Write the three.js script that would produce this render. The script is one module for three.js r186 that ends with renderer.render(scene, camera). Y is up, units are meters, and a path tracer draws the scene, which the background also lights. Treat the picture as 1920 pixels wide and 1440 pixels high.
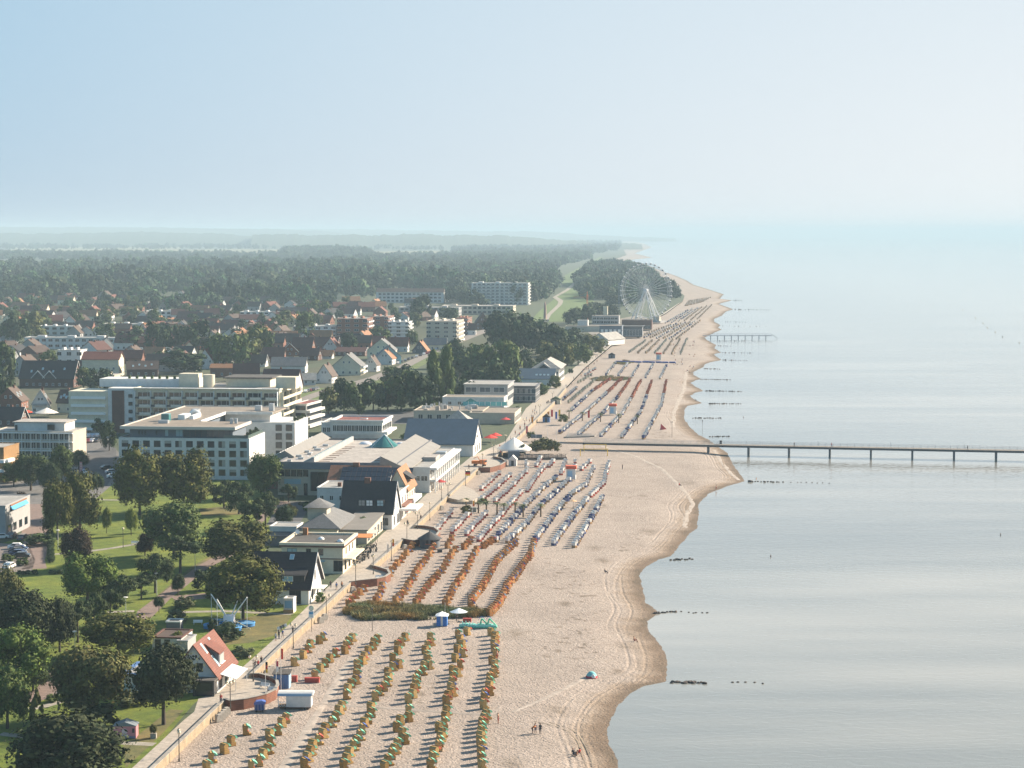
import * as THREE from 'three';
import { mergeGeometries, mergeVertices } from 'three/addons/utils/BufferGeometryUtils.js';
import { MarchingCubes } from 'three/addons/objects/MarchingCubes.js';
import { ImprovedNoise } from 'three/addons/math/ImprovedNoise.js';

// ---------- camera ----------
const F = 3800, CAMH = 80, PITCH = -Math.atan(283 / F);
const scene = new THREE.Scene();
const camera = new THREE.PerspectiveCamera(2 * Math.atan(720 / F) * 180 / Math.PI, 4 / 3, 1, 90000);
camera.position.set(0, CAMH, 0);
camera.rotation.x = PITCH;
scene.add(camera);

// ---------- sky (hazy summer morning, sun to the right) ----------
const SUN = new THREE.Vector3(0.76, 0.45, -0.47).normalize();
{
  const w = 1024, h = 512, d = new Float32Array(w * h * 4);
  const mix = (a, b, t) => a + (b - a) * t;
  for (let j = 0; j < h; j++) for (let i = 0; i < w; i++) {
    const ph = ((i + 0.5) / w - 0.5) * 2 * Math.PI, th = ((j + 0.5) / h - 0.5) * Math.PI;
    const x = Math.cos(ph) * Math.cos(th), y = Math.sin(th), z = Math.sin(ph) * Math.cos(th);
    const e = Math.max(th, 0) * 180 / Math.PI;
    const c = x * SUN.x + y * SUN.y + z * SUN.z;
    // deeper blue away from the sun and aloft, milky white towards it
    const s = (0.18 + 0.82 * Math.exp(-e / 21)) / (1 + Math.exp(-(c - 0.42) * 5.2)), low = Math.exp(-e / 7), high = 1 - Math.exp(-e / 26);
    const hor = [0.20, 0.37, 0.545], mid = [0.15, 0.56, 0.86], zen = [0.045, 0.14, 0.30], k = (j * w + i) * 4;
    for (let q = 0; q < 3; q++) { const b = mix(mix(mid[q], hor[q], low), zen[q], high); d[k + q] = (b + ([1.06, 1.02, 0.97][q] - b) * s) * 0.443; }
    d[k + 3] = 1;
  }
  const t = new THREE.DataTexture(d, w, h, THREE.RGBAFormat, THREE.FloatType);
  t.mapping = THREE.EquirectangularReflectionMapping;
  t.magFilter = t.minFilter = THREE.LinearFilter;
  t.needsUpdate = true;
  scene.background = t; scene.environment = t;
}

// ---------- sun ----------
const sun = new THREE.DirectionalLight(new THREE.Color(1, 0.86, 0.69), 5);
sun.position.copy(SUN).multiplyScalar(900).add(new THREE.Vector3(0, 0, -700));
sun.target.position.set(0, 0, -700);
sun.castShadow = true; sun.shadow.radius = 1.6;
sun.shadow.camera.left = sun.shadow.camera.bottom = -900; sun.shadow.camera.right = sun.shadow.camera.top = 900; sun.shadow.camera.far = 3000;
scene.add(sun, sun.target);

const renderer = new THREE.WebGLRenderer({ antialias: true });
renderer.toneMapping = THREE.LinearToneMapping;
renderer.toneMappingExposure = 2.42;
renderer.shadowMap.enabled = true;
scene.fog = new THREE.FogExp2(new THREE.Color(0.66, 0.87, 1.0), 0.000105);

// ---------- helpers ----------
const V3 = (x, y, z) => new THREE.Vector3(x, y, z);
const SEA = -0.9, LAND = 1.0;
const cp = Math.cos(PITCH), sp = Math.sin(PITCH);
// where the sight line through photo pixel (px, py) meets the level y = h: used to survey positions on the ground
function G(px, py, h = LAND) {
  const x = (px - 960) / F, y = (720 - py) / F;
  const ry = y * cp + sp, rz = y * sp - cp; // rotate (x, y, -1) by PITCH about x
  const t = (h - CAMH) / ry;
  return V3(x * t, h, rz * t);
}
// height above y=0 at which a vertical through ground point P meets pixel row py
function HT(P, py) {
  const y = (720 - py) / F, ry = y * cp + sp, rz = y * sp - cp;
  return CAMH + ry * (P.z / rz);
}
const PXM = (P) => F / -P.z; // photo pixels per metre there
function RNG(seed) { let s = seed >>> 0 || 1; return () => { s = (s + 0x6D2B79F5) | 0; let t = Math.imul(s ^ (s >>> 15), 1 | s); t = (t + Math.imul(t ^ (t >>> 7), 61 | t)) ^ t; return ((t ^ (t >>> 14)) >>> 0) / 4294967296; }; }
const rnd = RNG(7);
const perlin = new ImprovedNoise();
const noise = (x, y, z = 0.37) => perlin.noise(x, y, z);
const fbm = (x, y, o = 4) => { let s = 0, a = 0.5, f = 1; for (let i = 0; i < o; i++) { s += a * noise(x * f, y * f, i * 3.7 + 0.3); f *= 2.03; a *= 0.5; } return s; };
const clamp = (x, a = 0, b = 1) => Math.min(b, Math.max(a, x));
const smooth = (a, b, x) => { const t = clamp((x - a) / (b - a)); return t * t * (3 - 2 * t); };
const ORD = (k) => ['first', 'second', 'third', 'fourth', 'fifth', 'sixth', 'seventh', 'eighth', 'ninth', 'tenth'][k] || (k + 1) + (k > 19 && { 1: 'st', 2: 'nd', 3: 'rd' }[(k + 1) % 10] || 'th');
const C = (r, g, b) => new THREE.Color().setRGB(r, g, b);
const S = (hex) => new THREE.Color(hex);

// textures: tiling value noise built once
function tileNoise(n, cells, seed) { // tiling smooth noise n x n, 0..1
  const r = RNG(seed), g = new Float32Array(cells * cells).map(() => r()), out = new Float32Array(n * n);
  for (let j = 0; j < n; j++) for (let i = 0; i < n; i++) {
    const x = i / n * cells, y = j / n * cells, xi = Math.floor(x), yi = Math.floor(y), fx = x - xi, fy = y - yi;
    const sx = fx * fx * (3 - 2 * fx), sy = fy * fy * (3 - 2 * fy), a = (u, v) => g[((v + cells) % cells) * cells + (u + cells) % cells];
    out[j * n + i] = (a(xi, yi) * (1 - sx) + a(xi + 1, yi) * sx) * (1 - sy) + (a(xi, yi + 1) * (1 - sx) + a(xi + 1, yi + 1) * sx) * sy;
  }
  return out;
}
function layered(n, list, seed) { const o = new Float32Array(n * n); let tot = 0; list.forEach(([c, a], k) => { const t = tileNoise(n, c, seed + k * 17); for (let i = 0; i < o.length; i++) o[i] += t[i] * a; tot += a; }); for (let i = 0; i < o.length; i++) o[i] /= tot; return o; }
function texOf(n, fn, srgb, metres) {
  const d = new Uint8Array(n * n * 4);
  for (let i = 0; i < n * n; i++) { const c = fn(i); for (let k = 0; k < 3; k++) d[i * 4 + k] = clamp(Array.isArray(c) ? c[k] : c, 0, 1) * 255; d[i * 4 + 3] = 255; }
  const t = new THREE.DataTexture(d, n, n);
  t.wrapS = t.wrapT = THREE.RepeatWrapping; t.magFilter = THREE.LinearFilter; t.minFilter = THREE.LinearMipmapLinearFilter; t.generateMipmaps = true;
  if (srgb) t.colorSpace = THREE.SRGBColorSpace;
  t.repeat.set(1 / metres, 1 / metres); t.needsUpdate = true;
  return t;
}
const used = {};
const numbered = (n) => { used[n] = (used[n] ?? -1) + 1; return used[n] ? n + '_' + String(used[n]).padStart(3, '0') : n; };
function uvMetres(g) { // uv in metres from the dominant axis of each face
  if (g.index) g = g.toNonIndexed();
  if (!g.attributes.normal) g.computeVertexNormals();
  const p = g.attributes.position, uv = new Float32Array(p.count * 2), a = V3(), b = V3(), c = V3(), n = V3();
  for (let i = 0; i < p.count; i += 3) {
    a.fromBufferAttribute(p, i); b.fromBufferAttribute(p, i + 1); c.fromBufferAttribute(p, i + 2);
    n.subVectors(b, a).cross(c.clone().sub(a));
    const ax = Math.abs(n.x), ay = Math.abs(n.y), az = Math.abs(n.z);
    [a, b, c].forEach((v, k) => {
      const u = ay >= ax && ay >= az ? [v.x, v.z] : ax >= az ? [v.z, v.y] : [v.x, v.y];
      uv[(i + k) * 2] = u[0]; uv[(i + k) * 2 + 1] = u[1];
    });
  }
  g.setAttribute('uv', new THREE.BufferAttribute(uv, 2));
  return g;
}
function joined(geos, colored) {
  geos = (Array.isArray(geos) ? geos : [geos]).map((g) => {
    g = g.index ? g.toNonIndexed() : g.clone(); 
    if (!g.attributes.normal) g.computeVertexNormals();
    for (const k of Object.keys(g.attributes)) if (!['position', 'normal'].concat(colored ? ['color'] : []).includes(k)) g.deleteAttribute(k);
    return g;
  });
  return uvMetres(geos.length > 1 ? mergeGeometries(geos) : geos[0]);
}
function shade(o) { o.castShadow = o.receiveShadow = true; return o; }
function mesh(name, geos, mat, parent) { const m = shade(new THREE.Mesh(geos.isBufferGeometry && geos.attributes.uv && geos.userData.done ? geos : joined(geos), mat)); m.name = parent ? name : numbered(name); (parent || scene).add(m); return m; }
const done = (g) => { g.userData.done = true; return g; };
function tag(o, label, category, group, kind) { Object.assign(o.userData, { label, category }); if (group) o.userData.group = group; if (kind) o.userData.kind = kind; return o; }
function struct(name, geos, mat, parent) { const m = mesh(name, geos, mat, parent); if (!parent) m.userData.kind = 'structure'; return m; }
function thing(name, label, category, pos, turn = 0, group) { const o = new THREE.Group(); o.name = numbered(name); scene.add(o); if (pos) o.position.copy(pos); o.rotation.y = turn; return tag(o, label, category, group); }
const box = (w, h, d, x = 0, y = 0, z = 0) => new THREE.BoxGeometry(w, h, d).translate(x, y, z);
const boxB = (w, h, d, x = 0, y = 0, z = 0) => box(w, h, d, x, y + h / 2, z); // y is the underside
const cyl = (r0, r1, h, x = 0, y = 0, z = 0, n = 8) => new THREE.CylinderGeometry(r1, r0, h, n).translate(x, y + h / 2, z); // r0 bottom
function bar(a, b, r, n = 6) { const d = b.clone().sub(a), L = d.length(); const g = new THREE.CylinderGeometry(r, r, L, n); g.applyQuaternion(new THREE.Quaternion().setFromUnitVectors(V3(0, 1, 0), d.normalize())); return g.translate((a.x + b.x) / 2, (a.y + b.y) / 2, (a.z + b.z) / 2); }
function poly(pts, holes = []) { const s = new THREE.Shape(pts.map(([x, y]) => new THREE.Vector2(x, y))); for (const h of holes) s.holes.push(new THREE.Path(h.map(([x, y]) => new THREE.Vector2(x, y)))); return s; }
const slab = (pts, depth, holes) => new THREE.ExtrudeGeometry(poly(pts, holes), { depth, bevelEnabled: false }); // in x-y, thick in +z
function flatSheet(pts, y) { // world xz polygon as a level sheet facing up
  const g = new THREE.ShapeGeometry(poly(pts.map((p) => [p.x, -p.z]))); g.rotateX(-Math.PI / 2); return g.translate(0, y, 0);
}
function M(color, o = {}) { return new THREE.MeshStandardMaterial({ color: color.isColor ? color : S(color), roughness: 0.85, metalness: 0, ...o }); }

// ---------- materials shared by the place ----------
const T = {};
{
  const n = 512;
  const fine = layered(n, [[16, .6], [64, .6], [170, 1]], 11), coarse = layered(n, [[4, 1], [9, .7], [23, .5], [64, .4]], 21);
  T.plaster = texOf(n, (i) => 0.90 + 0.16 * (coarse[i] - 0.5) + 0.07 * (fine[i] - 0.5), true, 9);
  T.gravel = texOf(n, (i) => 0.80 + 0.30 * (coarse[i] - 0.5) + 0.35 * (fine[i] - 0.5), true, 11);
  T.pave = texOf(n, (i) => { const x = i % n, y = i / n | 0; const j = (x % 64 < 2 || y % 64 < 2) ? -0.10 : 0; const c = (((x >> 6) * 7 + (y >> 6) * 13) % 9) / 9; return 0.82 + j + 0.10 * (c - .5) + 0.12 * (coarse[i] - .5) + 0.10 * (fine[i] - .5); }, true, 6);
  T.tile = texOf(n, (i) => { const y = i / n | 0, x = i % n; return 0.80 + 0.22 * (coarse[i] - .5) + 0.25 * (fine[i] - .5) - (y % 32 < 5 ? 0.16 : 0) - (x % 32 < 3 ? 0.06 : 0); }, true, 5);
  T.tileBump = texOf(n, (i) => { const y = i / n | 0, x = i % n; return 0.3 + 0.5 * (y % 32) / 32 + 0.2 * Math.abs(Math.sin((x % 32) / 32 * Math.PI)); }, false, 5);
  T.grass = texOf(n, (i) => [0.78 + .5 * (coarse[i] - .5) + .35 * (fine[i] - .5), 0.80 + .32 * (coarse[i] - .5) + .35 * (fine[i] - .5), 0.70 + .3 * (coarse[i] - .5) + .3 * (fine[i] - .5)], true, 23);
  T.leafBump = texOf(n, (i) => fine[i], false, 3);
}
const MT = {
  grass: M(C(0.225, 0.275, 0.030), { map: T.grass, roughness: 1, bumpMap: T.leafBump, bumpScale: 0.08 }),
  dryGrass: M(C(0.23, 0.19, 0.075), { map: T.grass, roughness: 1 }),
  meadow: M(C(0.17, 0.22, 0.07), { map: T.grass, roughness: 1 }),
  field: M(C(0.38, 0.33, 0.20), { map: T.grass, roughness: 1 }),
  soil: M(C(0.085, 0.115, 0.05), { map: T.gravel, roughness: 1 }),
  pave: M(C(0.62, 0.54, 0.45), { map: T.pave, roughness: 0.9 }),
  brickpave: M(C(0.33, 0.235, 0.195), { map: T.pave, roughness: 0.95 }),
  path: M(C(0.48, 0.43, 0.35), { map: T.gravel, roughness: 1 }),
  asphalt: M(C(0.13, 0.13, 0.135), { map: T.gravel, roughness: 0.95 }),
  concrete: M(C(0.50, 0.46, 0.40), { map: T.gravel, roughness: 0.9 }),
  brickwall: M(C(0.34, 0.14, 0.085), { map: T.tile, roughness: 0.95 }),
};

// ---------- shore and wall lines, surveyed from the photograph ----------
const interp = (arr, z) => { // arr of [z, x], z falling
  if (z >= arr[0][0]) { const [a, b] = arr; return a[1] + (z - a[0]) / (b[0] - a[0]) * (b[1] - a[1]); }
  let lo = 0, hi = arr.length - 1; if (z <= arr[hi][0]) return arr[hi][1];
  while (hi - lo > 1) { const m = (lo + hi) >> 1; if (arr[m][0] >= z) lo = m; else hi = m; }
  const a = arr[lo], b = arr[hi]; return a[1] + (z - a[0]) / (b[0] - a[0] || 1) * (b[1] - a[1]);
};
const SHOREPX = [[1178, 1475], [1165, 1440], [1150, 1400], [1142, 1370], [1150, 1345], [1165, 1322], [1185, 1301], [1212, 1286], [1250, 1279], [1258, 1262], [1255, 1240], [1243, 1215], [1225, 1190], [1214, 1165], [1238, 1148], [1215, 1130], [1206, 1100], [1202, 1080], [1214, 1062], [1240, 1049], [1262, 1043], [1275, 1025], [1290, 1005], [1310, 990], [1312, 965], [1311, 947], [1330, 926], [1365, 912], [1398, 902], [1390, 890], [1376, 870], [1366, 850], [1350, 838], [1330, 825], [1312, 816], [1296, 801], [1286, 789], [1285, 783], [1284, 771], [1291, 761], [1318, 756], [1301, 748], [1295, 742], [1306, 736], [1320, 733], [1304, 724], [1297, 718], [1306, 713], [1316, 711], [1302, 703], [1300, 698], [1312, 692], [1319, 689], [1323, 683], [1333, 679], [1354, 675], [1343, 668], [1340, 664], [1353, 661], [1340, 653], [1344, 647], [1327, 638], [1322, 633], [1340, 624], [1354, 618], [1347, 614], [1352, 610], [1340, 603], [1340, 598], [1354, 592], [1362, 584], [1376, 580], [1354, 572], [1348, 570], [1374, 563], [1350, 560], [1358, 552], [1327, 542], [1301, 534], [1288, 526], [1265, 516], [1249, 511], [1220, 499], [1176, 488], [1223, 483], [1190, 475], [1222, 464], [1206, 456], [1180, 451], [1150, 446]];
const SHORE = SHOREPX.map(([x, y]) => { const p = G(x, y, SEA); return [p.z, p.x]; });
const WALLPX = [[270, 1475], [305, 1440], [344, 1401], [406, 1341], [469, 1281], [594, 1162], [658, 1103], [696, 1070], [748, 1027], [777, 997], [838, 939], [897, 884], [926, 864], [962, 834], [1014, 783], [1040, 757], [1061, 731], [1098, 692], [1145, 652], [1166, 634], [1207, 611], [1249, 589], [1280, 566], [1284, 556], [1270, 546], [1245, 534], [1230, 519], [1205, 505], [1160, 494], [1150, 487], [1175, 478], [1168, 466], [1175, 457], [1150, 450], [1120, 446]];
const WALL = WALLPX.map(([x, y]) => { const p = G(x, y, 0); return [p.z, p.x]; });
const shoreX = (z) => interp(SHORE, z) + 0.35 * noise(z * 0.35, 2.2) + 0.5 * noise(z * 0.09, 5.1) + 0.12 * noise(z * 1.3, 8.1);
const wallX = (z) => interp(WALL, z);
const smoothShore = (z) => { let s = 0, w = 0; for (let k = -4; k <= 4; k++) { const a = Math.exp(-k * k / 7); s += a * interp(SHORE, z + k * 4); w += a; } return s / w; };

// ---------- sea ----------
{
  const n = 1024, d = layered(n, [[8, 1], [21, .8], [50, .55], [120, .35]], 31);
  const dd = new Float32Array(n * n);
  for (let j = 0; j < n; j++) for (let i = 0; i < n; i++) { const x = i / n * Math.PI * 2, y = j / n * Math.PI * 2; const w = d[j * n + i]; dd[j * n + i] = 0.5 + 0.10 * Math.sin(31 * y + 11 * x + w * 24) + 0.08 * Math.sin(53 * y - 17 * x + w * 31) + 1.0 * (w - 0.5); }
  const bump = texOf(n, (i) => dd[i], false, 44);
  const patch = layered(n, [[3, .4], [7, .4], [17, .35], [40, .2]], 35);
  const col = texOf(n, (i) => { const k = patch[i] - 0.5; return [0.80 + 0.50 * k, 0.81 + 0.44 * k, 0.81 + 0.40 * k]; }, true, 900);
  col.repeat.set(1 / 1300, 1 / 260);
  bump.repeat.set(1 / 150, 1 / 96);
  const m = new THREE.MeshPhysicalMaterial({ color: C(0.47, 0.455, 0.415), map: col, roughness: 0.05, ior: 1.62, bumpMap: bump, bumpScale: 0.062 });
  const g = new THREE.PlaneGeometry(60000, 52000); g.rotateX(-Math.PI / 2); g.translate(14000, SEA, -25500);
  struct('sea', g, m);
}

// ---------- beach ----------
const sandY = (x, z) => { const d = (shoreX(z) - x); return -0.95 * (1 - smooth(-2, 15, d)) + 0.06 * fbm(x * 0.06, z * 0.06, 3) * smooth(0.5, 5, d) + 0.2 * Math.min(d, 0); };
{
  const n = 1024, pits = layered(n, [[96, .5], [200, 1], [330, .8]], 41), co = layered(n, [[5, 1], [12, .8], [30, .6]], 45);
  const bump = texOf(n, (i) => clamp(0.5 + 1.25 * (pits[i] - 0.5) + 0.25 * (co[i] - .5)), false, 54);
  const map = texOf(n, (i) => { const k = pits[i] - 0.5, c = co[i] - 0.5; return [0.86 + .30 * k + .12 * c, 0.855 + .31 * k + .12 * c, 0.85 + .33 * k + .12 * c]; }, true, 54);
  const m = M(C(1, 1, 1), { vertexColors: true, map, bumpMap: bump, bumpScale: 0.15, roughness: 1 });
  const rows = [], pos = [], col = [], idx = [];
  for (let y = 1472; y > 447; y -= y > 800 ? 0.75 : y > 560 ? 0.6 : 0.4) rows.push(G(960, y, 0).z);
  const NA = 70, NB = 84, BAND = 17, tmp = new THREE.Color();
  const dry = C(0.475, 0.395, 0.335), dry2 = C(0.42, 0.345, 0.29), wet = C(0.20, 0.135, 0.085), damp = C(0.335, 0.25, 0.175), weed = C(0.16, 0.115, 0.07), pale = C(0.52, 0.44, 0.37);
  const WEED = [[965, 1189, 2.2], [1185, 1185, 1.6], [1175, 1208, 2], [1158, 1257, 1.4], [1045, 1331, 2.2], [960, 1432, 1.8], [1290, 905, 2.4], [1216, 996, 2.2], [1112, 1028, 1.8], [1130, 1051, 2], [1060, 1132, 1.6], [1225, 871, 1.8], [1205, 930, 1.5]].map(([x, y, r]) => { const p = G(x, y, 0); return [p.x, p.z, r]; });
  rows.forEach((z, r) => {
    const xs = shoreX(z), xw = wallX(z) - 0.4, band = Math.min(BAND, (xs - xw) * 0.6), sm = smoothShore(z);
    for (let c = 0; c <= NA + NB; c++) {
      let x = c <= NA ? xw + (xs - band - xw) * c / NA : xs - band + (band + 2.5) * (c - NA) / NB;
      const d = xs - x, ds = sm - x + 1.6 * noise(z * 0.03, 3.3) ;
      let y = sandY(x, z);
      if (c > NA) {
        // tyre ruts run along the shore
        const zone = smooth(2.2, 4.5, d) * smooth(1.2, 2.6, ds) * (1 - smooth(8, 11.5, ds + 2 * noise(z * .02, 7))), ww = [1.9, 2.6, 3.9, 4.7, 6.1, 7.6, 8.5].map((b, i) => b + 1.5 * noise(z * 0.017 + i * 3.1, i * 1.7) + .4 * noise(z * .07, i * 2.3));
        for (const b of ww) { const q = (ds - b) / 0.24; y += zone * (-0.11 * Math.exp(-q * q) + 0.05 * Math.exp(-(Math.abs(q) - 1.7) * (Math.abs(q) - 1.7))) * clamp(0.7 + noise(z * 0.03 + b, 4.2)); }
        y += 0.05 * noise(x * 1.1, z * 1.1) * smooth(1, 4, d);
      }
      pos.push(x, y, z);
      const p1 = fbm(x * 0.022, z * 0.014, 4), p2 = fbm(x * 0.16, z * 0.12, 3), p3 = fbm(x * 0.5, z * 0.33, 2);
      tmp.copy(dry).lerp(dry2, clamp(0.5 + 1.5 * p1));
      tmp.lerp(pale, clamp(p2 * 1.6) * 0.5);
      // dark flecks of dried seaweed on the open beach
      const fl = smooth(0.16, 0.30, p3) * smooth(0.02, 0.22, fbm(x * 0.03 + 9, z * 0.02, 2)) * smooth(6, 14, d) * (1 - smooth(45, 75, d));
      tmp.lerp(weed, fl * 0.75);
      for (const [wx, wz, r] of WEED) { const q = ((x - wx) ** 2 + (z - wz) ** 2 * 0.3) / (r * r); if (q < 4) tmp.lerp(weed, 0.75 * Math.exp(-q) * clamp(0.75 + 1.6 * p3)); }
      // driven band, damp sand, water's edge with wrack line
      const dn = d + 1.6 * noise(z * 0.22, 4.4) + 0.8 * p3;
      tmp.lerp(damp, (1 - smooth(3.5, 8, dn)) * 0.8);
      tmp.lerp(wet, (1 - smooth(1.4, 4.8, dn)) * 0.92);
      tmp.lerp(weed, (1 - smooth(0.5, 1.3, Math.abs(dn - 1.1))) * clamp(0.45 + 1.6 * noise(z * 0.12, 6.6)) * 0.8);
      col.push(tmp.r, tmp.g, tmp.b);
    }
    if (r) { const N = NA + NB + 1; for (let c = 0; c < N - 1; c++) { const a = (r - 1) * N + c, b = r * N + c; idx.push(a, a + 1, b, b, a + 1, b + 1); } }
  });
  const g = new THREE.BufferGeometry();
  g.setAttribute('position', new THREE.Float32BufferAttribute(pos, 3)); g.setAttribute('color', new THREE.Float32BufferAttribute(col, 3));
  const uv = []; for (let i = 0; i < pos.length; i += 3) uv.push(pos[i], pos[i + 2]);
  g.setAttribute('uv', new THREE.Float32BufferAttribute(uv, 2)); g.setIndex(idx); g.computeVertexNormals();
  struct('beach', done(g), m);
}

// ---------- land ----------
const P = (l, h) => l.map(([x, y]) => G(x, y, h));
{
  const edge = WALLPX.map(([x, y]) => { const p = G(x, y, 0); return V3(p.x - 0.2, 0, p.z); });
  const last = edge[edge.length - 1];
  const g = flatSheet([V3(-220, 0, -270), ...edge, V3(last.x + 200, 0, -60000), V3(-40000, 0, -60000), V3(-40000, 0, -270)], LAND);
  struct('land', g, MT.soil);
  const lay = (name, pts, mat, k) => struct(name, flatSheet(P(pts), LAND + 0.004 + 0.006 * k), mat);
  T.lay = lay;
  // park lawn, town ground
  lay('lawn', [[-60, 1470], [255, 1470], [300, 1394], [365, 1318], [437, 1267], [508, 1204], [581, 1133], [560, 1100], [480, 1050], [520, 1010], [560, 960], [500, 930], [470, 900], [200, 905], [180, 935], [60, 1000], [-60, 1040]], MT.grass, 0);
  const prom = [[250, 1440], [225, 1470]].reverse();
  // promenade between its inner edge and the sea wall
  const inner = [[216, 1472], [248, 1440], [300, 1392], [345, 1350], [364, 1335], [372, 1310], [404, 1300], [437, 1267], [508, 1204], [581, 1133], [644, 1074], [665, 1052], [718, 1000], [746, 978], [805, 921], [858, 877], [885, 855], [948, 827], [986, 766], [1056, 706], [1103, 668], [1150, 636], [1190, 612], [1240, 590], [1270, 570]];
  const outer = WALLPX.filter(([x, y]) => y > 560).map(([x, y]) => { const p = G(x, y, 0); return V3(p.x - 0.25, 0, p.z); });
  struct('promenade', flatSheet([...P(inner), ...outer.reverse()], LAND + 0.03), MT.pave);
}
{ // far fields, seen as pale strips between the woods
  const fld = (pts, mat, k) => struct('field', flatSheet(P(pts), LAND + 0.3 + 0.1 * k), mat);
  fld([[-50, 503], [150, 501], [160, 492], [-50, 494]], MT.meadow, 0);
  fld([[20, 472], [330, 476], [340, 464], [20, 461]], MT.field, 1);
  fld([[350, 480], [560, 478], [540, 466], [350, 468]], MT.field, 2);
  fld([[690, 482], [830, 480], [830, 470], [690, 472]], MT.field, 3);
  fld([[420, 492], [530, 493], [530, 487], [430, 487]], MT.field, 4);
  fld([[880, 486], [1000, 482], [990, 474], [900, 476]], MT.meadow, 5);
  // dyke meadow and its paths leading away along the coast
  struct('dyke_meadow', flatSheet(P([[995, 602], [1010, 585], [1045, 556], [1070, 540], [1050, 530], [1060, 516], [1100, 494], [1128, 480], [1120, 496], [1085, 520], [1080, 545], [1115, 566], [1090, 590], [1065, 603], [1025, 604]]), LAND + 0.25), M(C(0.16, 0.235, 0.07), { map: T.grass, roughness: 1 }));
  struct('dyke_path', flatSheet(P([[1018, 604], [1026, 590], [1045, 572], [1047, 566], [1036, 558], [1060, 544], [1078, 528], [1086, 514], [1112, 490], [1116, 491], [1092, 514], [1083, 530], [1066, 545], [1044, 557], [1056, 564], [1054, 571], [1033, 591], [1026, 604]]), LAND + 0.4), MT.path);
}
{ // hills on the horizon
  const ridge = (d, h0, px0, px1, top, seed, mat) => {
    const n = 160, pos = [], idx = [], rowsN = 7;
    for (let i = 0; i <= n; i++) {
      const px = px0 + (px1 - px0) * i / n, x = (px - 960) / F * d, fade = smooth(px1, px1 - 260, px);
      const h = Math.max(2, (CAMH + (437 - top(px)) * d / F) * (0.25 + 0.75 * fade) + 14 * fbm(i * 0.11 + seed, 1.3, 4) + 7 * noise(i * 1.7, seed));
      for (let r = 0; r < rowsN; r++) { const t = r / (rowsN - 1); pos.push(x * (1 + 0.25 * t), LAND + h * Math.sin(Math.min(1, t * 1.35) * Math.PI / 2) + 2.5 * noise(i * 0.9, r * 1.3 + seed), -d * (1 - 0.06 + 0.25 * t)); }
    }
    for (let i = 0; i < n; i++) for (let r = 0; r < rowsN - 1; r++) { const a = i * rowsN + r, b = a + rowsN; idx.push(a, b, a + 1, b, b + 1, a + 1); }
    const g = new THREE.BufferGeometry(); g.setAttribute('position', new THREE.Float32BufferAttribute(pos, 3)); g.setIndex(idx); g.computeVertexNormals();
    struct('hill', g, mat);
  };
  const hm = M(C(0.055, 0.085, 0.04), { map: T.grass, roughness: 1 });
  ridge(17000, 60, -250, 800, (px) => 424 + 6 * smooth(100, 800, px), 1.1, hm);
  ridge(21000, 60, 350, 1250, (px) => 429 + 8 * smooth(600, 1250, px), 4.1, hm);
  ridge(12000, 30, -100, 640, (px) => 436 + 3 * noise(px * .02, 3), 7.7, hm);
  ridge(10500, 30, 500, 1190, (px) => 441 + 7 * smooth(800, 1190, px) + 2 * noise(px * .03, 5), 9.7, hm);
}

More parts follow.
